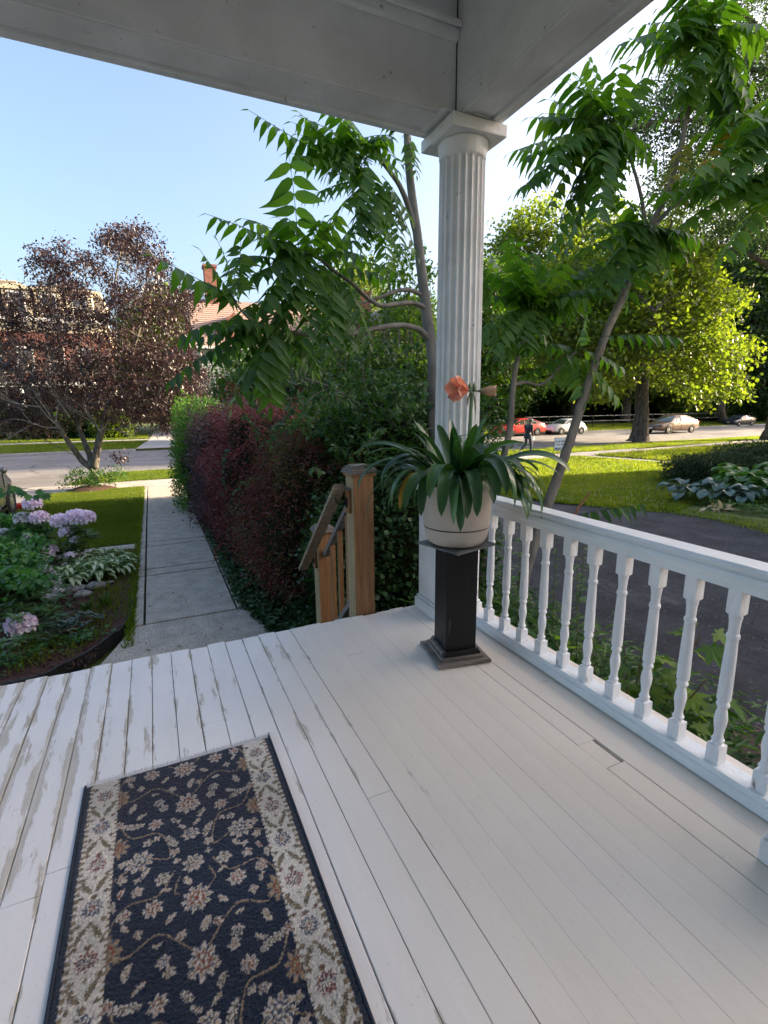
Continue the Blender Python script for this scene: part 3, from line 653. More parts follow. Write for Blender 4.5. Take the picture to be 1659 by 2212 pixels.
    # borders
    for side in (0, 1):
        a, b = (bd, bx0) if side == 0 else (bx1, W-bd)
        m = (jx > a) & (jx < b); put(m, cream)
        clip = (X > a+.002) & (X < b-.002)
        oute = (jx < a+.013) if side == 0 else (jx > b-.013); put(m & oute & (np.sin(jy*260) > -.2), tan*.75)
        inn = (jx > b-.008) if side == 0 else (jx < a+.008); put(m & inn & (np.sin(jy*310) > .3), tan*.8)
        mc = (a+b)/2 + (.003 if side == 0 else -.003)
        k = 0; y = H-.09
        while y > -.1:
            flower(mc, y, .036, 10, .3, 1, inner=(tan if k % 2 else olive), outer=(rust if k % 2 == 0 else blue), mid=cream, clip=clip)
            flower(mc, y, .019, 6, .3, 1, inner=(rust if k % 2 else blue), outer=cream, mid=tan, clip=clip)
            for q in (-1, 1):
                leaf(mc+q*.022*(1 if k % 2 else -1), y-.082, .062, pi/2+q*.55, .36, c1=olive, c2=tan*.8, clip=clip)
                flower(mc+q*.034, y-.048, .011, 4, 0, inner=tan, outer=olive, clip=clip); flower(mc+q*.034, y+.048, .010, 4, 0, inner=rust, outer=olive, clip=clip)
            flower(mc, y-.125, .013, 5, 0, inner=rust, outer=olive, clip=clip); flower(mc, y-.052, .009, 4, 0, inner=tan, outer=tan, clip=clip)
            y -= .165; k += 1
        put((jx < bd) if side == 0 else (jx > W-bd), navy2)
    # fibre variation
    C *= (.72+.56*r.random(X.shape))[..., None]; C *= (1+.18*np.sin(Y*9+X*5))[..., None]
    hgt = .0085 + r.normal(size=X.shape)*.0011 - .0011*(C.sum(2) < .15)
    e = np.minimum(np.minimum(X, W-X), np.minimum(H-Y, Y)); hgt -= .006*np.clip(1-e/.012, 0, 1)**2
    V = np.stack([X+x0+r.normal(size=X.shape)*.0007, Y+y0, hgt], 2).reshape(-1, 3)
    idx = np.arange(nx*ny).reshape(ny, nx); Fq = np.stack([idx[:-1,:-1], idx[:-1,1:], idx[1:,1:], idx[1:,:-1]], 2).reshape(-1, 4)
    me = npmesh('rug_pile', V, Fq); ca = me.color_attributes.new('Col', 'FLOAT_COLOR', 'POINT')
    ca.data.foreach_set('color', np.concatenate([C.reshape(-1, 3), np.ones((nx*ny, 1))], 1).astype(np.float32).ravel())
    m, t, p, o = _nt('rug_wool'); L = t.links.new
    a = N(t, 'ShaderNodeAttribute', attribute_name='Col'); L(a.outputs['Color'], p.inputs['Base Color']); p.inputs['Roughness'].default_value = .95
    p.inputs['Specular IOR Level'].default_value = .1; p.inputs['Sheen Weight'].default_value = .25; p.inputs['Sheen Roughness'].default_value = .5
    tc = N(t, 'ShaderNodeTexCoord'); n2 = N(t, 'ShaderNodeTexNoise'); n2.inputs['Scale'].default_value = 420; L(tc.outputs['Object'], n2.inputs[0])
    bp = N(t, 'ShaderNodeBump'); bp.inputs['Strength'].default_value = .7; bp.inputs['Distance'].default_value = .004; L(n2.outputs[0], bp.inputs['Height']); L(bp.outputs[0], p.inputs['Normal'])
    rg = thing('runner_rug', 'dark navy floral runner rug with cream borders on the worn white porch boards', 'rug', (0, 1.1, 0))
    link('pile', me, m, rg, (0, -1.1, 0))
    mb = MB(); mb.box(x0+.003, x1-.003, y0+.002-1.1, y1-.004-1.1, .0012, .004).obj('backing', pm('rug_backing', (.02,.025,.035),(.03,.04,.05), 60, .95, .2), rg)
    for xx in (x0-.001, x1+.001): MB().tube([(xx, y-1.1, .0052) for y in np.linspace(y0, y1+.006, 30)], .0048, 8).obj('bound_edge', pm('rug_binding', (.015,.022,.040),(.03,.045,.07), 150, .9, .5), rg, smooth=True)
    # fringe
    mb = MB()
    for i in range(230):
        x = x0+(x1-x0)*(i+.5)/230; dx = random.uniform(-.004, .004); l = .026+random.uniform(-.006, .006)
        mb.add([(x-.0011, y1-1.101, .0045), (x+.0011, y1-1.101, .0045), (x+dx+.0009, y1-1.1+l, .0016), (x+dx-.0009, y1-1.1+l, .0016)], [(0,1,2,3)])
    o = mb.obj('fringe', pm('fringe_cotton', (.48,.47,.46),(.62,.61,.60), 80, .9, 0), rg); o['kind'] = 'stuff'
    mb = MB().tube([(x1, y1-1.1, .006), (x1+.004, y1-1.1+.02, .008), (x1+.001, y1-1.1+.035, .004)], [.004,.002,.0005], 5).obj('frayed_corner', MATS['rug_binding'], rg)
make_rug()

# ================================================================== PLANT STAND
m_blk = pm('worn_black_paint', (.004,.004,.005), (.009,.009,.010), 5, .5, .3, 30, stretch=(1,1,.25), spots=((.10,.075,.055), 17, .70), spec=.3)
m_wdk = woodm('driftwood', [(.25,(.05,.042,.035)),(.42,(.15,.13,.11)),(.65,(.25,.22,.19)),(.9,(.34,.30,.26))], .85, 0, 1.1, .6)
m_slate = pm('slate_plate', (.05,.055,.055), (.19,.20,.195), 16, .5, .4)
SX, SY = 1.565, 2.395
sd_ = thing('plant_stand', 'black painted square pedestal stand with a stepped weathered base', 'plant stand', (SX, SY, 0), -.17)
MB().box(-.165,.165,-.170,.170,.004,.024).obj('base_board', m_wdk, sd_, bevel=.003)
MB().box(-.132,.132,-.137,.137,.0245,.046).obj('base_board', m_wdk, sd_, bevel=.003)
for sx, sy, L1, v in ((0,-1,.118,0),(0,1,.118,0),(-1,0,.118,1),(1,0,.118,1)):
    if v == 0: MB().prism([(-.122,.0465),(.122,.0465),(.112,.062),(.099,.078),(-.099,.078),(-.112,.062)], 1, sy*.097, sy*.122).obj('base_moulding', m_blk if sy < 0 else m_wdk, sd_, bevel=.002)
    else: MB().box(*sorted((sx*.097, sx*.120)), -.0965,.0965,.0465,.072).obj('base_moulding', m_wdk, sd_, bevel=.003)
MB().box(-.096,.096,-.096,.096,.047,.698).obj('shaft', m_blk, sd_, bevel=.003)
pl = MB().box(-.165,.165,-.165,.165,.699,.708).obj('top_plate', m_slate, sd_, bevel=.001); pl.rotation_euler.z = .42

# ================================================================== POTTED AMARYLLIS
m_pot = pm('beige_plastic', (.44,.385,.32), (.50,.44,.37), 5, .45, .06, 20, spots=((.33,.27,.21), 16, .72))
pp = thing('potted_amaryllis', 'large strap-leaved amaryllis with one salmon bloom in a round beige pot', 'potted plant', (SX-.005, SY, .7085))
R = .2
prof = [(.12,.001),(.138,.006),(.163,.022),(.176,.045),(.178,.050),(.1775,.0515),(.180,.056),(.189,.103),(.1895,.106),(.179,.107),(.179,.1135),(.1895,.1145),(.191,.118),(.197,.24),(.201,.345),(.203,.352),(.199,.356),(.194,.352),(.190,.30),(.0,.30)]
p_ = MB().lathe(prof, 64, cap=False).obj('pot', m_pot, pp); autosmooth(p_, 28)
MB().lathe([(.1812,.1068),(.1812,.1137)], 64, cap=False).obj('groove', pm('pot_groove', (.05,.035,.03),(.07,.05,.04), 9, .8, 0), pp)
MB().lathe([(.0,.305),(.186,.302)], 32, cap=False).obj('potting_soil', m_soil, pp)
# worn remains of raised lettering
lm = pm('worn_lettering', (.30,.25,.20), (.40,.34,.28), 60, .6, 0)
def ring_text(txt, ang0, z, size, r):
    cu = bpy.data.curves.new('t', 'FONT'); cu.body = txt; cu.size = size; cu.align_x = 'CENTER'; cu.extrude = .0006
    o = bpy.data.objects.new('t', cu); COL.objects.link(o); bpy.context.view_layer.update()
    dg = bpy.context.evaluated_depsgraph_get(); me = bpy.data.meshes.new_from_object(o.evaluated_get(dg)); bpy.data.objects.remove(o)
    for v in me.vertices:
        a = ang0 + v.co.x/r; rr = r+.0005+v.co.z; v.co = Vector((rr*cos(a), rr*sin(a), z+v.co.y))
    return me
link('worn_letters', ring_text('U.', -1.62, .262, .034, .1985), lm, pp); link('worn_letters', ring_text('L..', -1.66, .142, .030, .1935), lm, pp)
m_aml = leafm('strap_leaf', [(0,(.013,.048,.017)),(.5,(.028,.085,.026)),(.85,(.06,.14,.04)),(1,(.14,.22,.10))], .22, .32, (1.1,1.3,.5), .55)
m_amy = leafm('yellowed_leaf', [(0,(.25,.15,.02)),(1,(.38,.20,.02))], .2, .5)
def strap(az, el, L, W, bend, r0=.05, tip=.8, twist=0, mat=None, v=None, power=1.35, zb=.31, fold=.20):
    n = 18; p = Vector((cos(az)*r0, sin(az)*r0, zb)); th = el; V = []; a2 = az
    for i in range(n+1):
        s = i/n; w_ = W*(.55+.45*min(1, s*4))*(1 if s < tip-.25 else max(.02, sqrt(max(0, 1-((s-(tip-.25))/(1.25-tip))**2))))
        d = Vector((cos(a2)*cos(th), sin(a2)*cos(th), sin(th))); side = Vector((-sin(a2), cos(a2), 0)); nn = side.cross(d)*-1
        tw = twist*s; sd2 = side*cos(tw)+nn*sin(tw); nn2 = nn*cos(tw)-side*sin(tw)
        for k, (u, h_) in enumerate(((-1, fold),(-.5,fold*.35),(0,0),(.5,fold*.35),(1,fold))): V.append(tuple(p + sd2*(u*w_/2) + nn2*(h_*w_/2)))
        p = p + d*(L/n); th = max(el - bend*s**power, -1.53)
    F = [[i*5+k, i*5+k+1, (i+1)*5+k+1, (i+1)*5+k] for i in range(n) for k in range(4)]
    vv = random.random() if v is None else v
    # paler midrib and edges
    at_ = np.clip(np.tile(np.array([.25,-.04,.22,-.04,.25])*.6, n+1)+vv*.7, 0, 1)
    me = npmesh('leaf', V, np.array(F), at_, smooth=True); return link('leaf', me, mat or m_aml, pp)
R_ = random.Random(21)
CAMA = -pi/2-.58   # azimuth toward the camera
spec = [ # az relative to camera-facing direction (+ = to the picture's right), elevation, length, width, bend
 (-.15,1.0,.56,.062,3.0),(.22,.95,.60,.058,3.05),(-.42,.9,.60,.060,2.9),(.05,.7,.62,.058,2.7),(-.7,1.0,.50,.045,2.9),
 (.62,1.05,.62,.050,3.0),(.95,1.0,.66,.052,2.7),(1.2,.95,.66,.046,2.5),(1.45,.9,.66,.045,2.3),(1.7,.8,.62,.044,2.0),(1.35,1.15,.64,.046,2.9),(1.05,.75,.60,.045,2.6),
 (-1.0,1.0,.62,.05,2.7),(-1.25,.95,.64,.050,2.5),(-1.45,.85,.66,.052,2.1),(-1.6,.75,.62,.050,1.3),(-1.5,.55,.62,.055,1.0),(-1.35,.5,.58,.055,.9),(-1.7,.95,.60,.046,2.8),(-1.1,1.2,.62,.046,3.1),
 (-1.8,.7,.60,.05,1.5),(-2.0,1.0,.50,.045,1.3),(-2.3,1.15,.46,.052,.9),(-1.9,1.25,.44,.058,.5),(-2.6,1.3,.42,.052,.7),
 (1.9,1.0,.52,.044,1.8),(2.2,1.1,.50,.045,1.5),(2.5,1.2,.46,.045,1.2),(3.0,1.25,.42,.045,1.2),(.4,1.25,.42,.058,2.9),(-.5,1.3,.36,.055,2.9),(.8,1.3,.44,.046,2.5),(1.3,.65,.60,.042,1.7),(1.6,1.1,.55,.045,2.4)]
for a, e, l, w_, b in spec:
    w_ *= 1.12
    if a > .9: l *= .84
    b = min(3.3, b*1.12) if abs(a) < 1.5 else b
    strap(CAMA+a, e, l*R_.uniform(.94,1.04), w_, b, r0=R_.uniform(.02,.10), twist=R_.uniform(-.5,.5), tip=R_.uniform(.72,.85))
for i in range(11): strap(R_.uniform(0,6.28), R_.uniform(1.15,1.42), R_.uniform(.36,.50), R_.uniform(.048,.062), R_.uniform(.5,1.5), r0=R_.uniform(.02,.09), twist=R_.uniform(-.6,.6))
for i in range(14): strap(CAMA+R_.uniform(-1.1,1.1), R_.uniform(.8,1.2), R_.uniform(.48,.64), R_.uniform(.052,.07), R_.uniform(2.6,3.2), r0=R_.uniform(.03,.14), twist=R_.uniform(-.5,.5))
for i in range(26):
    strap(R_.uniform(0, 6.28), R_.uniform(.6,1.3), R_.uniform(.42,.64), R_.uniform(.045,.062), R_.uniform(1.6,3.1), r0=R_.uniform(.02,.12), twist=R_.uniform(-.8,.8))
o = strap(CAMA-.62, .9, .54, .042, 3.0, r0=.11, mat=m_amy); o['label'] = 'dying leaf turned ochre yellow'
# flower stalk and blooms
m_stalk = pm('pale_green_stalk', (.10,.19,.09), (.17,.27,.13), 6, .4, .1)
tx, ty = .075, .0
top = Vector((.085, .0, .86)); MB().tube([(tx-.02, ty, .30), (tx-.01, ty, .5), (tx+.005, ty, .7), tuple(top)], [.0125,.0125,.0115,.0095], 12).obj('flower_stalk', m_stalk, pp, smooth=True)
RI = Vector((cos(-.43), sin(-.43), 0)); TC = Vector((sin(.43)*-1, -cos(.43), 0))  # picture right / toward the camera
m_pet = leafm('salmon_petal', [(0,(.48,.14,.085)),(.4,(.62,.26,.17)),(.75,(.68,.38,.28)),(1,(.72,.52,.42))], .3, .5, (1.0,.55,.4))
m_bud = leafm('pale_bud', [(0,(.38,.34,.17)),(.5,(.55,.44,.30)),(1,(.62,.42,.32))], .25, .5, (1,.8,.5))
def petal(par, base, ax, up, L, W, flare, roll, mat, name='petal', cup=.5):
    """petal starting along ax and flaring outward in direction up"""
    n = 9; V = []; A = []; p = base.copy(); s_ = ax.cross(up).normalized()
    for i in range(n+1):
        s = i/n; th = flare*s**1.6; d = ax*cos(th)+up*sin(th); nn = up*cos(th)-ax*sin(th)
        w_ = W*(.22+.78*min(1, s*2.1)**.8)*(1 if s < .6 else max(.05, sqrt(max(0, 1-((s-.6)/.4)**2))))
        for u in (-1,-.5,0,.5,1):
            V.append(tuple(p + s_*(u*w_/2) + nn*(abs(u)**1.8*cup*w_/2) + nn*.004*sin(7*s+u*4))); A.append(min(1, max(0, .25+.45*abs(u)+.35*(s-.3)+random.uniform(-.12,.12) + (.2 if u == 0 else 0))))
        p = p + d*(L/n)
    F = [[i*5+k, i*5+k+1, (i+1)*5+k+1, (i+1)*5+k] for i in range(n) for k in range(4)]
    return link(name, npmesh(name, V, np.array(F), A, smooth=True), mat, par)
def at_pp(v): return v
bl1 = bpy.data.objects.new('bloom', None); COL.objects.link(bl1); bl1.parent = pp; bl1['label'] = 'open salmon flower facing left'; bl1.location = top+Vector((0,0,.012))
ax = (-RI*.86 + TC*.42 + Vector((0,0,.05))).normalized(); a0 = Vector((0,0,1)) - ax*ax.z; a0.normalize(); b0 = ax.cross(a0)
MB().tube([(0,0,0), tuple(ax*.02), tuple(ax*.045)], [.005,.0055,.009], 8).obj('flower_neck', m_stalk, bl1, smooth=True)
for k in range(6):
    t = k*pi/3+.35; u = a0*cos(t)+b0*sin(t)
    petal(bl1, ax*.030+u*.006, (ax+u*.35).normalized(), (u-ax*.35).normalized(), .118+.01*(k % 2), .092 if k % 2 else .076, .62 if k % 2 else .45, 0, m_pet, cup=.35)
for k in range(5):
    t = k*1.25; u = a0*cos(t)*.3+b0*sin(t)*.3-a0*.25; MB().tube([tuple(ax*.04), tuple(ax*.09+u*.03), tuple(ax*.125+u*.05+a0*.01)], [.0012,.0012,.0022], 5).obj('stamen', m_bud, bl1)
bl2 = bpy.data.objects.new('flower_bud', None); COL.objects.link(bl2); bl2.parent = pp; bl2['label'] = 'half-closed pale bud facing right'; bl2.location = top+Vector((0,0,.008))
ax = (RI*.97+TC*.15-Vector((0,0,.02))).normalized(); a0 = Vector((0,0,1)) - ax*ax.z; a0.normalize(); b0 = ax.cross(a0)
MB().tube([(0,0,0), tuple(ax*.03), tuple(ax*.055)], [.004,.005,.010], 8).obj('flower_neck', m_stalk, bl2, smooth=True)
for k in range(6):
    t = k*pi/3; u = a0*cos(t)+b0*sin(t); petal(bl2, ax*.045+u*.007, (ax+u*.34).normalized(), (u-ax*.34).normalized(), .092, .052, -.38 if k % 2 else -.25, 0, m_bud, cup=-.55)
for s_ in (-.012, .012):
    MB().lathe([(.003,0),(.009,.012),(.011,.026),(.008,.042),(.0015,.055)], 10, c=tuple(top+RI*s_)).obj('small_bud', m_stalk, pp, smooth=True)
m_dry = pm('dry_bract', (.25,.24,.11), (.38,.33,.18), 40, .8, .2)
for s_, l in ((.016,.125),(-.017,.08)):
    MB().tube([tuple(top+RI*s_*.5), tuple(top+RI*s_*1.2-Vector((0,0,l*.4))), tuple(top+RI*(s_*1.6)-Vector((0,0,l)))], [.003,.0065,.001], 6).obj('dry_bract', m_dry, pp, smooth=True)
# wire support hoop
w1 = [(-.30,.24,.30),(-.30,.24,.70),(-.20,.22,.705)]; m_wire = pm('dark_green_wire', (.01,.02,.015),(.02,.03,.025), 20, .4, 0)
for pts in ([(.035,-.10,.28),(.035,-.10,.605),(.215,-.075,.60),(.215,-.075,.30)], [(-.16,.08,.28),(-.16,.08,.66),(-.11,.10,.67)], [(-.02,.0,.62),(.16,.08,.625)]):
    MB().tube(pts, .0026, 6).obj('wire_support', m_wire, pp, smooth=True)
# ================================================================== TREES OF HEAVEN BESIDE THE PORCH
m_bark1 = pm('smooth_grey_bark', (.085,.078,.066), (.185,.172,.145), 7, .8, .6, 40, stretch=(1,1,.35), spots=((.08,.065,.05), 26, .66))
m_ail = leafm('compound_leaf', [(0,(.026,.072,.013)),(.5,(.055,.130,.020)),(.85,(.09,.17,.025)),(1,(.14,.20,.03))], .52, .42, (1.35,1.5,.3), .5, .15)
m_aily = leafm('yellowing_leaf', [(0,(.10,.13,.015)),(.6,(.22,.20,.02)),(1,(.32,.13,.02))], .45, .45, (1.3,1.2,.4))
m_twig = pm('green_rachis', (.06,.09,.03), (.11,.12,.04), 20, .6, 0)
LF = np.array([(0,0,0),(.07,.33,.03),(.07,0,0),(.07,-.33,.03),(.28,.50,.05),(.28,0,.01),(.28,-.50,.05),(.58,.38,.03),(.58,0,-.005),(.58,-.38,.03),(.82,.14,-.02),(.82,0,-.04),(.82,-.14,-.02),(1.06,0,-.11)])
LFq = np.array([(1,4,5,2),(2,5,6,3),(4,7,8,5),(5,8,9,6),(7,10,11,8),(8,11,12,9)]); LFt = np.array([(0,1,2),(0,2,3),(10,13,11),(11,13,12)])
RF = random.Random(4)
def frond(tree, a, b, ll, mat=None, sag=.10, pairs=None, droop=.72, v=None):
    """pinnate leaf from a to b; leaflets hang to both sides of the stalk"""
    a = Vector(a); b = Vector(b); ax = b-a; L = ax.length; d0 = ax.normalized()
    mid = (a+b)/2 + Vector((0,0,1))*L*sag + Vector((RF.uniform(-1,1), RF.uniform(-1,1), 0))*L*.05
    def bez(t): return a*(1-t)**2 + mid*2*t*(1-t) + b*t*t
    n = pairs or max(6, min(14, int(L/ll*2.1))); P = []; D = []; Nn = []; LL = []; 
    for i in range(n+1):
        t = .16+.84*i/n; p = bez(t); tg = (bez(min(1, t+.02))-bez(t-.02)).normalized()
        s = tg.cross(Vector((0,0,1))); s = s.normalized() if s.length > .08 else Vector((1,0,0)); up = s.cross(tg)
        sz = ll*(.72+.28*sin(pi*min(1, .15+t*.75)))*RF.uniform(.86,1.1)*(1 if t < .8 else 1-(t-.8)*1.6)
        if i == n: P.append(p); D.append(tg+Vector((0,0,-.5))); Nn.append(up); LL.append(sz*.8); continue
        for q in (-1, 1):
            if RF.random() < .03: continue
            dd = s*q + tg*RF.uniform(.15,.5) - Vector((0,0,1))*droop*RF.uniform(.55,1.4); P.append(p + tg*RF.uniform(-.01,.01)); D.append(dd)
            Nn.append(up + tg*RF.uniform(-.3,.3) + s*q*.5); LL.append(sz)
    P = np.array([tuple(x) for x in P]); D = np.array([tuple(x) for x in D]); Nn = np.array([tuple(x) for x in Nn]); LL = np.array(LL)
    vb = RF.random()*.6 if v is None else v
    vv = np.clip(vb + .4*rng.random(len(P)), 0, 1)
    V, F4, A = leaves(P, D, Nn, LL, LL*RF.uniform(.30,.38), (LF, LFq), vv); k = len(LF)
    F3 = (LFt[None] + (np.arange(len(P))*k)[:, None, None]).reshape(-1, 3)
    # stalk
    nb = 9; Q = [bez(i/(nb-1)) for i in range(nb)]; mb = MB().tube(Q, [max(.0018, .0045*(1-.7*i/nb)) for i in range(nb)], 5)
    off = len(V); V = np.concatenate([V, np.array(mb.V)]); F4 = np.concatenate([F4, np.array([f for f in mb.F if len(f) == 4])+off]); A = np.concatenate([A, np.full(len(mb.V), .15)])
    V = V - np.array(tuple(tree.location))
    me = npmesh('leaf', V, [F4, F3], A, smooth=False); return link('leaf', me, mat or m_ail, tree)
def fr_px(tree, x0, y0, x1, y1, d0, d1, lpx, **kw):
    return frond(tree, at(x0, y0, d0), at(x1, y1, d1), lpx*d1/FPX, **kw)
def rel(t, pts): return [Vector(p)-t.location for p in pts]

T1 = thing('tree_of_heaven', 'slim grey-stemmed tree of heaven rising just behind the porch column, limbs arching left', 'tree', (2.85, 4.95, -1.0))
tp = [(2.82,4.9,-1.02), at(944,1090,5.75), at(936,860,5.75), at(935,780,5.75), at(925,700,5.75), at(912,600,5.75), at(903,520,5.75), at(891,430,5.75), at(882,350,5.75), at(879,280,5.75), at(872,190,5.75)]
mb = MB(); limb(mb, rel(T1, tp), .082, .036, 12, 5, .002); mb.obj('trunk', m_bark1, T1, smooth=True)
def branch(t, pts, r0, r1, name='branch', seg=8):
    mb = MB(); limb(mb, rel(t, pts), r0, r1, seg, 5, .0015); return mb.obj(name, m_bark1, t, smooth=True)
branch(T1, [at(902,520,5.75), at(888,465,5.70), at(868,410,5.6), at(842,370,5.5), at(812,335,5.4), at(780,300,5.3)], .036, .018)
branch(T1, [at(930,738,5.75), at(905,712,5.6), at(868,703,5.4), at(820,708,5.2), at(760,722,5.0), at(700,726,4.75), at(640,720,4.5), at(585,712,4.35)], .036, .014)
branch(T1, [at(923,668,5.75), at(895,655,5.6), at(860,656,5.4), at(825,660,5.2), at(795,645,5.05), at(760,612,4.9), at(725,588,4.8), at(690,560,4.7), at(655,545,4.6)], .030, .012)
branch(T1, [at(916,640,5.75), at(890,628,5.65), at(860,628,5.5), at(820,642,5.35), at(780,655,5.2), at(740,668,5.1)], .028, .010)
branch(T1, [at(585,712,4.35), at(540,690,4.25), at(505,650,4.15)], .014, .008)
FR1 = [
(520,655,330,552,4.15,3.75,66,dict(sag=.02,v=.35)),(508,648,432,540,4.15,4.0,42,dict(sag=.05)),(512,645,520,520,4.15,4.2,42,{}),(515,650,470,520,4.15,4.0,40,{}),
(650,548,445,462,4.55,3.95,58,dict(sag=.06,v=.15)),(645,545,622,318,4.55,4.25,76,dict(sag=.0,v=.25)),(560,705,350,838,4.3,3.85,50,dict(sag=.12,v=.0)),(575,700,372,738,4.3,3.85,58,dict(sag=.22,v=.0)),
(590,715,500,885,4.3,4.05,62,dict(sag=.15)),(600,715,585,880,4.3,4.1,62,dict(sag=.15)),(580,712,455,800,4.3,4.0,50,dict(sag=.2)),(595,718,545,850,4.3,3.9,60,dict(sag=.2,v=.0)),
(600,705,520,700,4.35,4.2,60,dict(v=.2)),(610,700,640,800,4.4,4.3,52,{}),(620,715,690,800,4.5,4.4,46,{}),
(655,548,560,600,4.55,4.2,62,dict(sag=.15)),(650,550,560,680,4.55,4.15,66,dict(sag=.12)),(660,552,620,700,4.6,4.3,66,dict(sag=.1)),(690,562,640,660,4.7,4.4,60,{}),(700,560,690,720,4.75,4.5,60,dict(sag=.1)),
(720,585,840,605,4.8,4.8,48,dict(sag=.2,v=.0)),(715,580,745,745,4.8,4.7,54,dict(sag=.12)),(735,592,800,745,4.8,4.7,46,{}),(690,560,735,450,4.7,4.5,52,dict(sag=.0)),(680,560,800,560,4.7,4.6,48,dict(sag=.25)),
(655,545,575,520,4.55,4.3,56,{}),(660,545,700,470,4.6,4.4,50,{}),(690,555,600,470,4.7,4.3,58,dict(v=.1)),(745,668,690,740,5.1,4.9,44,{}),(740,668,640,640,5.1,4.7,48,{}),(745,665,760,760,5.1,5,42,{}),
(785,385,537,238,5.2,4.6,52,dict(sag=.02)),(800,372,620,330,5.3,4.8,52,dict(sag=.02)),(805,350,640,290,5.3,4.9,48,{}),(800,390,660,430,5.3,4.8,50,dict(sag=.12)),(800,395,700,500,5.3,4.9,50,dict(sag=.12)),
(815,380,760,540,5.4,5.0,50,dict(sag=.1)),(825,395,835,585,5.4,5.1,46,dict(sag=.05)),(825,380,890,480,5.4,5.3,40,{}),(800,330,740,270,5.35,5.1,44,{}),(790,310,850,300,5.3,5.2,40,{}),(780,300,700,230,5.3,5.0,44,{}),
(830,400,790,500,5.4,5.0,46,{}),(790,340,700,380,5.3,4.9,46,{}),(770,300,870,380,5.3,5.2,38,{}),(840,395,870,560,5.5,5.3,40,{}),(770,320,640,250,5.3,4.8,48,{}),(880,300,900,380,5.75,5.6,30,{}),(880,290,830,250,5.75,5.5,36,{}),
(790,350,770,450,5.2,5.0,46,{}),(800,450,720,560,5.2,4.9,46,{}),(775,445,850,520,5.2,5.1,40,{}),(760,300,730,390,5.2,4.9,44,{}),(850,290,780,360,5.5,5.2,38,{})]
for x0,y0,x1,y1,a,b,l,kw in FR1:
    fr_px(T1, x0,y0,x1,y1,a,b,l,**kw)
    if RF.random() < .85:
        k2 = dict(kw); k2['sag'] = RF.uniform(.03,.2); k2.pop('v', None); fr_px(T1, x0+RF.uniform(-12,12), y0+RF.uniform(-10,10), x0+(x1-x0)*RF.uniform(.55,.9)+RF.uniform(-60,60), y0+(y1-y0)*RF.uniform(.55,.9)+RF.uniform(-45,45), a, b+RF.uniform(.1,.6), l*.9, **k2)

for s_ in ((600,600,520,760),(640,560,470,640),(650,600,560,770),(690,600,640,780),(560,650,470,720),(720,610,700,780),(640,660,520,790),(600,560,500,560)):
    fr_px(T1, *s_, 4.6, 4.3, 58, sag=.12)
T2 = thing('tree_of_heaven', 'taller leaning tree of heaven forking above the white railing, nearest the driveway', 'tree', (4.3, 4.6, -1.0))
mb = MB(); limb(mb, rel(T2, [(4.12,4.60,-1.02), at(1130,1260,6.05), at(1165,1140,6.05), at(1205,1030,6.05), at(1235,940,6.05), at(1270,830,6.05), at(1310,720,6.05), at(1352,625,6.05), at(1400,490,6.05)]), .072, .040, 12, 5, .003); mb.obj('trunk', m_bark1, T2, smooth=True)
branch(T2, [at(1398,498,6.05), at(1440,420,6.0), at(1468,325,5.95), at(1490,225,5.9), at(1510,150,5.85), at(1532,85,5.8), at(1542,10,5.75)], .036, .016, seg=10)
branch(T2, [at(1402,500,6.05), at(1460,440,6.0), at(1540,392,5.9), at(1600,355,5.8), at(1660,312,5.7), at(1725,270,5.6)], .026, .012)
branch(T2, [at(1396,500,6.05), at(1384,420,6.0), at(1364,350,5.9), at(1346,295,5.8), at(1322,262,5.7), at(1290,262,5.6)], .024, .010)
branch(T2, [at(1402,515,6.05), at(1432,503,6.0), at(1448,488,5.95), at(1451,474,5.9)], .016, .010, 'dead_stub')
RN = random.Random(9)
def whorl(t, x, y, d, tips, lpx, dd=.6, **kw):
    tips = list(tips); cx_ = sum(p[0] for p in tips)/len(tips); cy_ = sum(p[1] for p in tips)/len(tips)
    tips += [(x+(tx_-x)*RN.uniform(.6,1.12)+RN.uniform(-60,60), y+(ty_-y)*RN.uniform(.6,1.12)+RN.uniform(-50,50)) for tx_, ty_ in tips ]
    for tx_, ty_ in tips:
        fr_px(t, x+RN.uniform(-8,8), y+RN.uniform(-8,8), tx_, ty_, d, d+RN.uniform(-dd, dd*.5), lpx*RN.uniform(.95,1.22), sag=RN.uniform(.02,.16), **kw)
whorl(T2, 1318,262,5.65, [(1100,330),(1108,418),(1140,255),(1205,165),(1265,110),(1170,480),(1240,445),(1335,420),(1415,345),(1430,240),(1290,500),(1215,560),(1340,130),(1180,215),(1390,170),(1150,370),(1225,330),(1290,380)], 50)
whorl(T2, 1538,60,5.8, [(1370,60),(1385,150),(1425,15),(1475,240),(1565,260),(1640,200),(1665,90),(1610,-60),(1500,-70),(1440,190),(1610,300),(1530,250),(1400,100),(1460,-20)], 54)
whorl(T2, 1540,150,5.8, [(1420,260),(1600,330),(1650,260)], 50)
whorl(T2, 1722,275,5.6, [(1530,430),(1555,330),(1480,300),(1500,395),(1600,440),(1640,215),(1665,450),(1690,120),(1560,250)], 56)
whorl(T2, 1406,490,6.0, [(1300,585),(1275,505),(1490,565),(1520,520),(1345,610),(1335,430),(1250,540),(1450,605),(1390,590),(1300,640)], 48)
whorl(T2, 1690,380,5.5, [(1440,392),(1455,500),(1560,560)], 56, dd=.2)
for s_ in ((1560,350,1450,470),(1500,380,1600,240),(1480,300,1440,420)): fr_px(T2, *s_, 5.8, 5.7, 44, mat=m_aily)
T3 = thing('tree_of_heaven', 'thinnest tree of heaven sapling between the porch column and the leaning one', 'tree', (3.6, 4.9, -1.0))
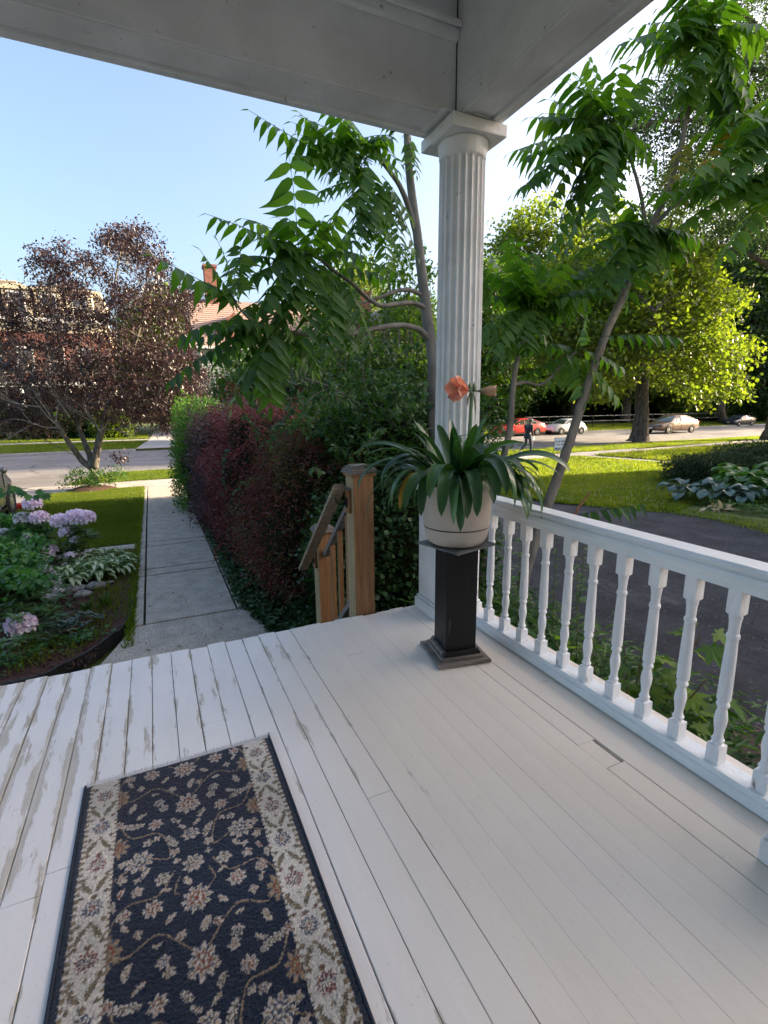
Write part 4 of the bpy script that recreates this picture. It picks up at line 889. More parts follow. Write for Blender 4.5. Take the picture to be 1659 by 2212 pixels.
mb = MB(); limb(mb, rel(T3, [(3.45,4.85,-1.02), at(1045,1200,5.9), at(1065,1075,5.9), at(1085,1000,5.9), at(1102,920,5.9), at(1107,850,5.9), at(1115,790,5.9), at(1130,725,5.9), at(1147,665,5.9), at(1152,640,5.9)]), .052, .022, 10, 5, .002); mb.obj('trunk', m_bark1, T3, smooth=True)
branch(T3, [at(1107,832,5.9), at(1135,826,5.95), at(1165,832,6.0), at(1190,815,6.05), at(1215,785,6.1), at(1245,760,6.1)], .024, .010)
branch(T3, [at(1105,800,5.9), at(1085,768,5.8), at(1072,730,5.7), at(1062,680,5.6)], .012, .006)
whorl(T3, 1150,655,5.9, [(1048,545),(1092,505),(1062,640),(1052,720),(1150,535),(1225,560),(1315,590),(1325,625),(1285,665),(1205,620),(1135,760),(1085,700),(1055,770),(1180,745),(1120,570),(1240,690),(1100,620),(1185,580),(1200,700)], 42)
fr_px(T3, 1250,752,1090,757,6.1,5.8,44,sag=.12); fr_px(T3, 1245,765,1130,812,6.1,5.9,42); fr_px(T3, 1250,752,1269,672,6.1,6.0,44,sag=.0)
fr_px(T3, 1285,730,1484,733,5.9,5.6,46,sag=.08,v=.0); fr_px(T3, 1252,765,1340,870,6.1,6.0,48); fr_px(T3, 1250,765,1262,868,6.1,6.0,50); fr_px(T3, 1255,755,1355,800,6.1,6.0,44); fr_px(T3, 1250,760,1180,840,6.1,6.0,42)
for s_ in ((1062,690,1020,760),(1065,700,1095,780),(1062,680,1048,600)): fr_px(T3, *s_, 5.6, 5.5, 36)

# leaning broken stick
MB().tube([tuple(at(1236,1125,4.6)), tuple(at(1250,1095,4.6)), tuple(at(1276,1062,4.6))], [.012,.011,.006], 6).obj('broken_stick', pm('red_brown_wood', (.14,.05,.03),(.26,.11,.07), 20, .8, .5)); tag(bpy.data.objects['broken_stick'], 'reddish broken stick leaning up behind the white railing', 'stick')
fr_px(T2, 1215,1120,1402,1088,4.9,4.7,46, sag=.05, v=.0)

# ================================================================== HEDGE ALONG THE PATH
def hedge_part(name, label, cat, c, r, nl, size, mat, seed, core, tmpl=DIAMOND, W=.5, bump=.16, group=None, up=.35, twigs=0, lowcut=-1.0):
    """bush: leaves spread through the outer layers of an uneven rounded volume"""
    t = thing(name, label, cat, (c[0], c[1], -1.0), group=group)
    D = rand_dirs(nl); D[:, 2] = D[:, 2]; P = np.sign(D)*np.abs(D)**.85; P = P/np.maximum(1e-6, np.max(np.abs(P), 1)[:, None])**.34
    b = 1 + bump*noise3(D, 2.6, seed) + bump*.7*noise3(D, 7, seed+1) + bump*.5*noise3(D, 17, seed+2)
    b += .16*(rng.random(nl) < .05)*rng.random(nl)
    depth = 1-.30*rng.random(nl)**1.8; Q = np.array(c)+P*np.array(r)*(b*depth)[:, None]
    keep = Q[:, 2] > lowcut; Q = Q[keep]; D = D[keep]; n = len(Q)
    L = unit(D*np.array([1,1,.4])+rng.normal(size=(n,3))*.55+np.array([0,0,up-.25])); Nn = unit(rng.normal(size=(n,3))*.6+np.array([0,0,1])+D*.5)
    cl = (noise3(Q, 3.1, seed+5)+1)/2; v = np.clip(.25+.5*cl+.35*(rng.random(n)-.5), 0, 1)
    l = size*(.6+.8*rng.random(n)); part = leaves(Q-np.array([c[0], c[1], -1.0]), L, Nn, l, l*W, tmpl, v)
    leafmesh('foliage', [part], mat, t)
    # solid inner core, coloured near black for the shade inside the bush
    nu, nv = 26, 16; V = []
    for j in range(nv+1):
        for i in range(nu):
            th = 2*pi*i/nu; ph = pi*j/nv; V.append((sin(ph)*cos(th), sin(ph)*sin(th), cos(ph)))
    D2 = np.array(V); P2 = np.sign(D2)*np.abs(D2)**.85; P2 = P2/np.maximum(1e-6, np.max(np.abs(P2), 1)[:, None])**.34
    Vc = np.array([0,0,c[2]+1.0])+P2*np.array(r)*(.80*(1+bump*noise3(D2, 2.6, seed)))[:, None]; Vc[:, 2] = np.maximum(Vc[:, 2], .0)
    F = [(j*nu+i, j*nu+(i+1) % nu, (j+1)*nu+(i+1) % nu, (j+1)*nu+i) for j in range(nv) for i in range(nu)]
    link('shade_core', npmesh('inner', Vc, np.array(F)), core, t)
    return t
m_core = pm('bush_interior_shade', (.006,.008,.004), (.018,.022,.010), 20, 1, .6, 60, spec=.05)  # dark colour stands for the blocked light within the bushes
m_barb = leafm('barberry_red', [(0,(.05,.022,.022)),(.35,(.12,.038,.038)),(.65,(.18,.052,.050)),(.8,(.10,.08,.04)),(1,(.28,.08,.06))], .3, .5, (1.3,.7,.6), .35)
m_barp = leafm('barberry_purple', [(0,(.04,.026,.03)),(.5,(.09,.052,.058)),(.85,(.14,.09,.085)),(1,(.16,.15,.09))], .3, .5, (1.2,.8,.7), .4)
m_barm = leafm('barberry_mixed', [(0,(.04,.02,.017)),(.3,(.11,.036,.032)),(.55,(.16,.05,.04)),(.66,(.07,.075,.03)),(1,(.12,.16,.055))], .3, .5, (1.2,1.,.5), .35)
m_priv = leafm('privet_green', [(0,(.025,.085,.014)),(.5,(.06,.15,.025)),(1,(.12,.22,.04))], .4, .4, (1.2,1.3,.4))
m_vine = leafm('dark_green_leaf', [(0,(.022,.060,.016)),(.5,(.045,.110,.026)),(.9,(.08,.16,.036)),(1,(.14,.22,.06))], .35, .42, (1.2,1.3,.4), .45)
m_ivy = leafm('ivy', [(0,(.014,.040,.013)),(.6,(.032,.080,.024)),(1,(.07,.13,.04))], .2, .45, (1.1,1.2,.4), .4)
m_lite = leafm('light_green_leaf', [(0,(.03,.075,.012)),(.5,(.06,.13,.02)),(1,(.12,.20,.035))], .5, .4, (1.3,1.4,.35))
hg = 'bushes of the mixed hedge along the front path'
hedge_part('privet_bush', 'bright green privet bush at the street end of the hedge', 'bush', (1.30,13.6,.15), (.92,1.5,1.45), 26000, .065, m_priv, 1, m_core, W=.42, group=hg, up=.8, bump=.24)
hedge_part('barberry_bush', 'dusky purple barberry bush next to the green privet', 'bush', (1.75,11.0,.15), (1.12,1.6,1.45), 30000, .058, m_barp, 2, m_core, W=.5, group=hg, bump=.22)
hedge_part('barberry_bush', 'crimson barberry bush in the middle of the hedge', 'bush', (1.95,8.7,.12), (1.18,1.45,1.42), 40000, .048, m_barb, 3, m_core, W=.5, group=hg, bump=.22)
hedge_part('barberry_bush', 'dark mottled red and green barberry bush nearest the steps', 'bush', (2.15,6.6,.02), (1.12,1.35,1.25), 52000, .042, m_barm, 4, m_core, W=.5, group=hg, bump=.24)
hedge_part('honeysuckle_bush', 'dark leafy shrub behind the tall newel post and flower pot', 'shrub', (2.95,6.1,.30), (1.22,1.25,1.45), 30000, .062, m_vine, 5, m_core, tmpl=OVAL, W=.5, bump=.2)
# vines and shoots climbing over the bushes
t = thing('climbing_vine', 'tangled green vine sprays spilling over the top of the dark hedge', 'vine', (2.4,6.0,-1.0))
parts = []; mbt = MB(); rv = random.Random(3)
for i in range(120):
    p = at(rv.uniform(560,925), rv.uniform(740,960)+ (rv.random()<.25)*80, rv.uniform(5.3,6.6)); q = p + Vector((rv.uniform(-.45,.2), rv.uniform(-.5,.1), rv.uniform(-.25,.35)))
    r_ = (p+q)/2+Vector((0,0,.12)); C = [p*(1-s)**2+r_*2*s*(1-s)+q*s*s for s in np.linspace(0,1,7)]
    mbt.tube(rel(t, C), .0035, 4); n = 26; idx = np.linspace(0,.999,n)*6
    P = np.array([tuple(C[int(k)].lerp(C[int(k)+1], k % 1) - t.location) for k in idx]) + rng.normal(size=(n,3))*.012
    D = rand_dirs(n)*.7+np.array([0,-.2,-.45]); Nn = rand_dirs(n)*.5+np.array([0,-.5,.8])
    l = .062*(.55+.8*rng.random(n)); parts.append(leaves(P, D, Nn, l, l*.6, OVAL, np.clip(.35*rv.random()+.6*rng.random(n), 0, 1)))
leafmesh('foliage', parts, m_vine, t); stuff(mbt.obj('stems', m_bark1, t))
t = thing('young_sapling', 'loose light green shrub sprigs catching light above the hedge beside the column', 'shrub', (3.4,7.3,-1.0))
parts = []; mbt = MB()
for i in range(100):
    p = at(rv.uniform(640,935), rv.uniform(640,800), rv.uniform(6.8,8.2))
    if rv.random() < .35: p = at(rv.uniform(820,932), rv.uniform(560,700), rv.uniform(6.6,7.6))
    q = p + Vector((rv.uniform(-.3,.3), rv.uniform(-.3,.3), rv.uniform(.05,.5)))
    mbt.tube(rel(t, [p-Vector((0,0,.35)), p, q]), [.005,.004,.002], 4); n = 30
    s = rng.random(n)[:, None]; P = np.array(p-t.location)[None]*(1-s)+np.array(q-t.location)[None]*s+rng.normal(size=(n,3))*.05
    l = .075*(.5+.8*rng.random(n)); parts.append(leaves(P, rand_dirs(n)+np.array([0,0,-.4]), rand_dirs(n)*.7+np.array([0,0,1]), l, l*.62, OVAL))
leafmesh('foliage', parts, m_lite, t); stuff(mbt.obj('stems', m_bark1, t))
mb = MB(); limb(mb, [at(1180,1425,5.0)]*0 + [at(545,790,5.6), at(640,812,5.7), at(720,840,5.8), at(790,885,5.9), at(860,925,6.0), at(900,1000,6.0)], .010, .018, 6); mb.obj('bare_branch', m_bark1); tag(bpy.data.objects['bare_branch'], 'thin arching brown branch crossing the front of the dark hedge', 'branch')
# large-leaved lobed sprigs in front of the hedge
t = thing('maple_sprig', 'pale blue-green sprig of lobed leaves poking out of the crimson hedge', 'seedling', tuple(at(478,1010,8.0)))
for k in range(11):
    p = at(478+random.uniform(-14,14)+k*1.4, 970+k*9.0, 8.0-random.uniform(0,.12)) - t.location
    v, f, a = leaves([tuple(p)], [(random.uniform(-1,1), -.4, random.uniform(-.9,-.1))], [(random.uniform(-.3,.3),-.9,.6)], .085, .085, LOBED)
    link('leaf', npmesh('leaf', v, f, a*0+.4), leafm('blue_green_leaf', [(0,(.05,.12,.07)),(1,(.09,.19,.12))], .2, .5), t)
MB().tube([tuple(at(476,960,8.0)-t.location), tuple(at(484,1020,8.02)-t.location), tuple(at(500,1080,8.1)-t.location)], .006, 5).obj('stem', m_twig, t)
for (x, y, lab) in ((1040,940,'a'),):
    pass
# ivy ground cover between path and hedge, foot of the newels
def ground_scatter(name, polyfn, n, size, mat, label, cat, tmpl=OVAL, zl=(-.99,-.86), W=.8, upright=0):
    P = polyfn(n); n = len(P); z = rng.uniform(zl[0], zl[1], n) if not isinstance(zl, str) else None
    P = np.c_[P, z]; D = rng.normal(size=(n,3)); D[:, 2] = D[:, 2]*.3+upright; Nn = rand_dirs(n)*.5+np.array([0,0,1.]); l = size*(.5+.9*rng.random(n))
    o = leafmesh(name, [leaves(P, D, Nn, l, l*W, tmpl, np.clip(.5+.5*noise3(P*np.array([1,1,0]), 4, 3)*.7+.4*(rng.random(n)-.5), 0, 1))], mat); stuff(o, label, cat); return o
def strip(n):
    y = rng.uniform(4.2, 16.5, n)**1.0; y = 4.2+(y-4.2)*rng.random(n)**.6; e = np.interp(y, [4.2,5.2,6.3,17], [1.5,1.05,.84,.80]); return np.c_[e+rng.random(n)**1.3*.55-.06*rng.random(n), y]
ground_scatter('ivy_ground_cover', strip, 15000, .055, m_ivy, 'low ivy and ground cover spilling from the hedge foot onto the path edge', 'ground cover', zl=(-.995,-.82))
ground_scatter('ivy_ground_cover', lambda n: np.c_[rng.uniform(1.3,3.6,n), rng.uniform(3.4,5.4,n)], 14000, .06, m_ivy, 'dark ivy carpet under the shrubs behind the tall newel post', 'ground cover', zl=(-.995,-.75))
# ivy climbing the face behind the pot
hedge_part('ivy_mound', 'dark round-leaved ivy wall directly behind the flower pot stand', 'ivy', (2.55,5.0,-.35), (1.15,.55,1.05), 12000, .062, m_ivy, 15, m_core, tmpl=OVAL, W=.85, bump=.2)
P = np.c_[rng.uniform(1.45,2.0,260), rng.uniform(3.35,4.2,260), rng.uniform(-.99,-.95,260)]
stuff(leafmesh('dry_leaf_litter', [leaves(P, rng.normal(size=(260,3))*np.array([1,1,.3]), rand_dirs(260)*.5+np.array([0,0,1.]), .06, .035, OVAL)], m_litter))

# ================================================================== PLANTS BETWEEN RAILING AND DRIVEWAY
m_weed = leafm('weed_leaf', [(0,(.03,.085,.018)),(.6,(.065,.145,.03)),(1,(.12,.20,.04))], .35, .45, (1.2,1.3,.4))
def weed(x, y, h, label, seed, ll=.13, n=26, w=.24):
    r = random.Random(seed); t = thing('tall_weed', label, 'weed', (x, y, G), group='tall leafy weeds beside the driveway')
    top = Vector((r.uniform(-.15,.15), r.uniform(-.15,.15), h)); mid = Vector((r.uniform(-.06,.06), r.uniform(-.06,.06), h*.5))
    C = curve_pts([(0,0,0), tuple(mid), tuple(top)], 6); MB().tube(C, [.007-.005*i/len(C) for i in range(len(C))], 6).obj('stem', m_twig, t)
    P = []; D = []
    for i in range(n):
        s = .12+.88*i/n; k = s*(len(C)-1.001); p = C[int(k)].lerp(C[int(k)+1], k % 1); a = i*2.4+r.uniform(-.3,.3)
        P.append(tuple(p)); D.append((cos(a), sin(a), r.uniform(-.35,.45)))
    l = ll*np.linspace(1.1,.55,n)*(.8+.4*rng.random(n)); V, F4, A = leaves(P, np.array(D), np.tile([0,0,1.],(n,1))+.01, l, l*w, (LF, LFq)); F3 = (LFt[None]+(np.arange(n)*len(LF))[:, None, None]).reshape(-1, 3)
    link('foliage', npmesh('foliage', V, [F4, F3], A), m_weed, t)
for i, (x, y, h, lab) in enumerate([(2.45,3.55,1.15,'tall weed seen between the pot stand and the first balusters'),(2.75,3.2,1.25,'leafy weed behind the second and third balusters'),(2.55,2.75,1.05,'willow-leaved weed behind the fourth baluster'),
      (3.0,2.75,1.3,'tallest willow-leaved weed behind the fifth baluster'),(2.75,2.35,.95,'short weed behind the sixth baluster'),(3.25,3.3,1.5,'weed with a red-tipped top standing above the handrail'),(3.3,3.9,1.45,'broad-leaved weed just right of the leaning trunk above the handrail'),
      (2.35,2.9,.9,'dark low weed at the porch skirt by the third baluster'),(3.15,2.35,1.0,'thin upright weed near the driveway edge'),(3.6,4.4,1.3,'pointed-leaf weed at the foot of the leaning tree'),(4.55,4.25,.95,'large-leaved seedling left of the leaning trunk'),(2.6,4.2,1.2,'dark leafy weed beside the column box')]):
    weed(x, y, h, lab, i, ll=.16 if i in (6,9,10) else .125, w=.5 if i in (6,9,10,1) else .24)
P_ = lambda n: np.c_[rng.normal(2.75,.35,n), rng.uniform(1.0,4.6,n)]
ground_scatter('ground_ivy', P_, 6500, .075, m_ivy, 'dark ground ivy along the porch foot under the railing', 'ground cover', zl=(-.99,-.7))
ground_scatter('weed_carpet', lambda n: np.c_[rng.uniform(2.2,3.6,n), rng.uniform(1.6,4.8,n)], 6500, .10, m_weed, 'mixed weeds filling the strip between railing and driveway', 'weeds', zl=(-.95,-.45), W=.3)
P = np.c_[rng.uniform(2.2,4.1,900), rng.uniform(-.5,4.6,900), rng.uniform(-.99,-.97,900)]
stuff(leafmesh('twig_litter', [leaves(P, rng.normal(size=(900,3))*np.array([1,1,.1]), rand_dirs(900)*.3+np.array([0,0,1.]), .07, .016, DIAMOND)], m_litter))
m_map = leafm('maple_leaf', [(0,(.06,.14,.018)),(.5,(.11,.20,.028)),(1,(.19,.28,.04))], .45, .45, (1.25,1.35,.4), .4, .2)
t = thing('maple_sapling', 'bright green maple sapling with large lobed leaves below the railing', 'sapling', (2.70,2.05,G)); t.scale = (1.15,1.15,1.08)
rm = random.Random(6); me_l = {}
def toothed():
    pts = []; key = [(180,.10),(150,.28),(128,.42),(112,.30),(100,.50),(86,.74),(78,.62),(66,.40),(54,.42),(44,.70),(36,.80),(28,1.0-.12),(18,.55),(9,.66),(0,1.05)]
    for a, r in key[::-1]: pts.append((a, r))
    side = [(r*cos(radians(a)), r*sin(radians(a))) for a, r in pts]; allp = side + [(x, -y) for x, y in side[-2:0:-1]]
    V = [(0,0,.02)] + [(x*.8, y*.8, -.10*(x*x+y*y)+.05*abs(y)) for x, y in allp]; n = len(allp); return np.array(V), [(0, i+1, (i+1) % n+1) for i in range(n)]
TV, TF = toothed()
for k in range(4):
    me = bpy.data.meshes.new('maple_leaf'); me.from_pydata([tuple(v) for v in TV], [], TF); a = me.attributes.new('v','FLOAT','POINT'); a.data.foreach_set('value', np.full(len(TV), .1+.28*k, dtype=np.float32)); me.materials.append(m_map); me_l[k] = me
stems = []
for sx, sy, h in ((0,0,.62),(.12,.35,.55),(.25,-.28,.75),(.05,.62,.60),(.3,.15,.66),(.45,-.1,.9),(.0,-.4,.45)):
    stems.append((Vector((sx*.3, sy*.3, 0)), Vector((sx, sy, h)))); 
for a, b in stems: MB().tube(curve_pts([tuple(a), tuple((a+b)/2+Vector((.03,.02,.05))), tuple(b)], 5), [.008-.0004*i for i in range(11)], 6).obj('stem', pm('reddish_stem', (.07,.04,.02),(.12,.08,.04), 20, .6, 0), t)
for i in range(84):
    a, b = stems[i % 7]; s = rm.uniform(.45,1.02); p = a.lerp(b, s); az = rm.uniform(0, 6.28); out = Vector((cos(az), sin(az), 0)); ln = rm.uniform(.05,.17)
    q = p + out*ln + Vector((0,0,rm.uniform(-.04,.05)))
    o = link('leaf', me_l[rm.randint(0,3)], None, t); x = (out + Vector((0,0,rm.uniform(-.9,-.15)))).normalized(); z = Vector((rm.uniform(-.35,.35), rm.uniform(-.35,.35), 1)); y = z.cross(x).normalized(); z = x.cross(y)
    sc = rm.uniform(.105,.165); M = Matrix(((x.x,y.x,z.x),(x.y,y.y,z.y),(x.z,y.z,z.z))).to_4x4() @ Matrix.Scale(sc,4); M.translation = q; o.matrix_local = M

# ================================================================== FLOWER BED ON THE LEFT
BED = [(-4.5,5.25),(-1.55,5.22),(-1.03,5.42),(-.74,5.75),(-.52,6.3),(-.44,7.2),(-.44,9.7),(-.55,9.8),(-4.5,9.8)]
poly('flower_bed', BED, -1.13, G+.012, m_mulch)
m_edg = pm('black_edging', (.012,.012,.013), (.025,.025,.027), 12, .5, .3)
E_ = curve_pts([(p[0], p[1], 0) for p in BED[:6]], 6); mb = MB(); V = []; 
for i, p in enumerate(E_):
    h = .05 if p.x < -.6 else .02
    d = (E_[min(i+1, len(E_)-1)]-E_[max(0, i-1)]).normalized(); s = Vector((d.y, -d.x, 0))
    for u, z in ((0,-1.1),(.0,G+h),(.012,G+h+.006),(.022,G+h),(.022,-1.1)): V.append(tuple(p+s*(u)+Vector((0,0,z))))
F = [[i*5+k, i*5+k+1, (i+1)*5+k+1, (i+1)*5+k] for i in range(len(E_)-1) for k in range(4)]
mb.add(V, F); tag(mb.obj('bed_edging', m_edg), 'black plastic edging strip curving round the mulch bed', 'edging')
def inbed(n, x0=-3.2, x1=-.5, y0=5.4, y1=9.6): return np.c_[rng.uniform(x0,x1,n), rng.uniform(y0,y1,n)]
P = np.c_[inbed(9000,-3.4,-.7,5.35,8.5), rng.uniform(G+.013,G+.03,9000)]; keep = (P[:, 0] < -.75)|(P[:, 1] > 6.2); P = P[keep]; n = len(P)
m_chip = leafm('mulch_chip', [(0,(.02,.008,.005)),(.5,(.07,.028,.018)),(1,(.13,.06,.04))], 0, .9)
stuff(leafmesh('wood_mulch', [leaves(P, rng.normal(size=(n,3))*np.array([1,1,.25]), rand_dirs(n)*.5+np.array([0,0,1.]), .05, .016, DIAMOND)], m_chip), 'reddish brown wood mulch spread over the flower bed', 'mulch')
m_gr = leafm('grass_blade', [(0,(.05,.09,.012)),(.5,(.10,.15,.018)),(.85,(.16,.195,.024)),(1,(.22,.21,.05))], .6, .5, (1.25,1.2,.35))
def grass(name, pts, n, h, label, cat='grass', w=.008, z=G, mat=None, ny=0):
    xs_ = [p[0] for p in pts]; ys_ = [p[1] for p in pts]; P = np.c_[rng.uniform(min(xs_), max(xs_), n), rng.uniform(min(ys_), max(ys_), n)]
    ins = np.zeros(n, bool); j = len(pts)-1
    for i in range(len(pts)):
        xi, yi = pts[i][:2]; xj, yj = pts[j][:2]
        c = ((yi > P[:, 1]) != (yj > P[:, 1])) & (P[:, 0] < (xj-xi)*(P[:, 1]-yi)/(yj-yi+1e-9)+xi); ins ^= c; j = i
    P = P[ins]; n = len(P); P3 = np.c_[P, np.full(n, z-.003)]; a = rng.uniform(0, 2*pi, n); hh = h*(.5+.8*rng.random(n)); lean = rng.normal(size=(n,2))*.45
    s = np.c_[np.cos(a), np.sin(a), np.zeros(n)]*w*(.7+.6*rng.random(n))[:, None]; tip = P3+np.c_[lean*hh[:, None], hh]
    V = np.stack([P3-s, P3+s, tip], 1).reshape(-1, 3); F = np.arange(3*n).reshape(n, 3)
    cl = noise3(P3*np.array([1,1,0]), 1.3, 9)*.25; v = np.repeat(np.clip(.45+cl+.5*(rng.random(n)-.5), 0, 1), 3); v[2::3] = np.clip(v[2::3]+.15, 0, 1)
    o = link(name, npmesh(name, V, F, v), mat or m_gr); stuff(o, label, cat); return o
grass('lawn_grass', LAWN_L, 110000, .05, 'short mown grass on the small lawn left of the path')
grass('bed_weeds', [(-1.5,5.45),(-.95,5.6),(-.55,6.4),(-.42,7),(-.42,9.7),(-.9,9.7),(-.95,7),(-1.6,6)], 4200, .12, 'straggling grass and weeds along the bed edge', 'grass', w=.006)
grass('path_edge_grass', [(-.50,5.6),(-.40,5.6),(-.38,17.5),(-.46,17.5)], 3500, .07, 'thin grass fringe along the left edge of the path')

# variegated hostas
m_vh = leafm('variegated_hosta', [(0,(.06,.15,.05)),(.3,(.12,.22,.07)),(.5,(.46,.54,.30)),(1,(.72,.76,.56))], .25, .45, (1.1,1.1,.7))
def hosta(name, label, x, y, mat, n, L, W, seed, h=.2, wave=.02, grp=None, el=(.3,1.1), z=None):
    t = thing(name, label, 'hosta', (x, y, (z if z is not None else G)+.01), group=grp); r = random.Random(seed)
    for i in range(n):
        az = i*2.39996+r.uniform(-.2,.2); e = r.uniform(*el); ln = L*r.uniform(.75,1.15); m = 9; V = []; A = []; p = Vector((0,0,0)); st = ln*.55; th = e+.35
        stalk = Vector((cos(az)*cos(th), sin(az)*cos(th), sin(th)))*(st); base = stalk; p = base.copy(); th = e*.5+.1
        for k in range(m+1):
            s = k/m; w_ = W*(sin(pi*min(1, s*.93+.07))**.75)*(1 if s < .7 else 1-(s-.7)*1.4+.1); w_ = max(w_, .002) if k < m else .001
            d = Vector((cos(az)*cos(th), sin(az)*cos(th), sin(th))); sd = Vector((-sin(az), cos(az), 0)); nn = sd.cross(d)*-1
            for u in (-1,-.45,0,.45,1): V.append(tuple(p+sd*(u*w_/2)+nn*(abs(u)*w_*.16+wave*sin(s*11+u*5+i)*abs(u)))); A.append(.0)
            p = p+d*(ln*.55/m); th -= (1.5+r.uniform(-.3,.4))/m
        F = [[k*5+j, k*5+j+1, (k+1)*5+j+1, (k+1)*5+j] for k in range(m) for j in range(4)]
        if name == 'variegated_hosta': A = np.tile([.1,.75,.85,.75,.1], m+1)+rng.normal(size=5*(m+1))*.12+r.uniform(-.2,.1)
        else: A = np.tile([.35,.5,.2,.5,.35], m+1)+r.uniform(-.3,.4)
        nb = len(V); mb = MB().tube([(0,0,0), tuple(stalk*.5+Vector((0,0,.01))), tuple(stalk)], .004, 4); V += mb.V; F4 = np.array(F+[[q+nb for q in f] for f in mb.F if len(f) == 4]); A = np.concatenate([np.clip(A, 0, 1), np.full(len(mb.V), .3)])
        link('leaf', npmesh('leaf', V, F4, A, smooth=True), mat, t)
    return t
gv = 'variegated hostas at the back of the bed'
for i, (x, y, lab) in enumerate([(-.70,8.35,'white-striped hosta closest to the path'),(-.92,8.12,'white-striped hosta second from the path'),(-1.18,8.42,'white-striped hosta behind the pale rocks'),(-1.30,8.08,'pale striped hosta leaning toward the rhododendron'),(-.88,8.78,'smallest striped hosta at the back of the group')]):
    hosta('variegated_hosta', lab, x, y, m_vh, 34, .42, .075, i, grp=gv)
# rocks
m_rock = pm('pale_rock', (.12,.11,.095), (.36,.34,.31), 22, .85, .8, 30)
def rock(x, y, r, label, seed, sq=.55, z=G):
    t = np.linspace(0,2*pi,19)[:-1]; V = []; F = []; nv = 10
    for j in range(nv+1):
        ph = pi*j/nv
        for a in t: V.append((sin(ph)*cos(a), sin(ph)*sin(a), cos(ph)))
    D = np.array(V); k = 1+.16*noise3(D, 2.2, seed)+.06*noise3(D, 6, seed+1); Vv = D*k[:, None]*r*np.array([1.2,.9,sq]); n = len(t)
    F = np.array([(j*n+i, j*n+(i+1) % n, (j+1)*n+(i+1) % n, (j+1)*n+i) for j in range(nv) for i in range(n)])
    tag(link('rock', npmesh('rock', Vv, F), m_rock, None, (x, y, z+r*sq*.6)), label, 'rock', 'rocks in the flower bed')
rock(-1.06,7.52,.10,'whitish quartz rock nearest the dark potted plant',1); rock(-1.2,7.82,.12,'grey rounded rock behind the whitish one',2); rock(-.93,7.80,.11,'flat grey-brown rock right of the hosta stems',3,.6); rock(-.78,7.95,.06,'small stone at the foot of the striped hostas',4,.5)
rock(-1.38,7.6,.06,'small pale stone left of the grey rounded rock',6,.5)
# dark trailing plant in a terracotta bowl
m_terra = pm('terracotta', (.13,.055,.035), (.20,.09,.06), 9, .85, .2)
def bowl(x, y, r, h, label, z=G): 
    t = thing('terracotta_pot', label, 'pot', (x, y, z+.01)); MB().lathe([(r*.62,0),(r*.92,h*.8),(r*.93,h*.82),(r,h*.84),(r,h),(r*.93,h),(r*.9,h*.85),(0,h*.82)], 32, cap=False).obj('pot', m_terra, t, smooth=False); MB().lathe([(0,h*.84),(r*.9,h*.83)], 24, cap=False).obj('soil', m_soil, t); return t
bowl(-1.12,6.32,.21,.10,'half-buried terracotta bowl at the front of the mulch holding the dark trailing plant')
m_dk = leafm('dark_waxy_leaf', [(0,(.020,.045,.030)),(.6,(.045,.085,.055)),(1,(.11,.16,.12))], .12, .35, (1,1,.6), .5)
t = thing('trailing_succulent', 'dark blue-green trailing plant arching out of the terracotta bowl', 'plant', (-1.12,6.32,G+.08)); parts = []; mbs = MB()
for i in range(34):
    az = random.uniform(0, 6.28); L_ = random.uniform(.16,.40); C = [Vector((cos(az)*L_*s, sin(az)*L_*s, .26*s*(1.1-s)*4*(.35+.4*random.random())*.55)) for s in np.linspace(0,1,7)]; mbs.tube(C, .003, 4)
    for s in range(1, 7):
        for q in (-1, 1): parts.append(leaves([tuple(C[s])], [(cos(az+q*.9), sin(az+q*.9), -.1)], [(random.uniform(-.3,.3),random.uniform(-.3,.3),1)], .06, .032, OVAL))
leafmesh('foliage', parts, m_dk, t); stuff(mbs.obj('stems', m_twig, t))
# rhododendron
m_rh = leafm('rhododendron_leaf', [(0,(.03,.075,.02)),(.5,(.055,.12,.03)),(1,(.13,.20,.045))], .25, .35, (1.1,1.25,.4), .5)
m_fl = leafm('lilac_petal', [(0,(.62,.44,.56)),(.35,(.78,.67,.75)),(1,(.88,.84,.86))], .3, .5, (.75,.6,.75))
m_fw = leafm('white_petal', [(0,(.62,.58,.62)),(1,(.80,.78,.80))], .3, .5, (.7,.65,.7))
rh = thing('rhododendron', 'rhododendron with clusters of pale lilac blooms at the left edge of the bed', 'flowering shrub', (-2.6,7.3,G)); rr = random.Random(12)
PET = (np.array([(0,0,0),(.45,.34,.10),(.95,.26,.02),(1.05,0,-.06),(.95,-.26,.02),(.45,-.34,.10)]), np.array([(0,1,2,3),(0,3,4,5)]))
def truss(c, R, mat, lab=None):
    """ball of five-petalled trumpet flowers"""
    parts = []; nfl = int(12*R/.1)+3 
    for i in range(nfl):
        z = 1-1.25*(i+.5)/nfl; a = i*2.39996; s = sqrt(max(0, 1-z*z)); d = Vector((s*cos(a), s*sin(a), z)); a0 = d.cross(Vector((.3,.2,1))).normalized(); b0 = d.cross(a0); base = c + Vector((d.x*1.15, d.y*1.15, d.z*.72))*R*.66 - rh.location; pr_ = R*.72
        P = []; D = []; Nn = []
        for k in range(5):
            t_ = k*2*pi/5+i; u = a0*cos(t_)+b0*sin(t_); P.append(tuple(base)); D.append(tuple(u+d*.55)); Nn.append(tuple(d-u*.5))
        parts.append(leaves(P, np.array(D), np.array(Nn), pr_, pr_*1.1, PET, np.clip(.5+.4*rng.random(5)-.3*(rr.random() < .2), 0, 1)))
    o = leafmesh('flower_cluster', parts, mat, rh)
    if lab: o['label'] = lab
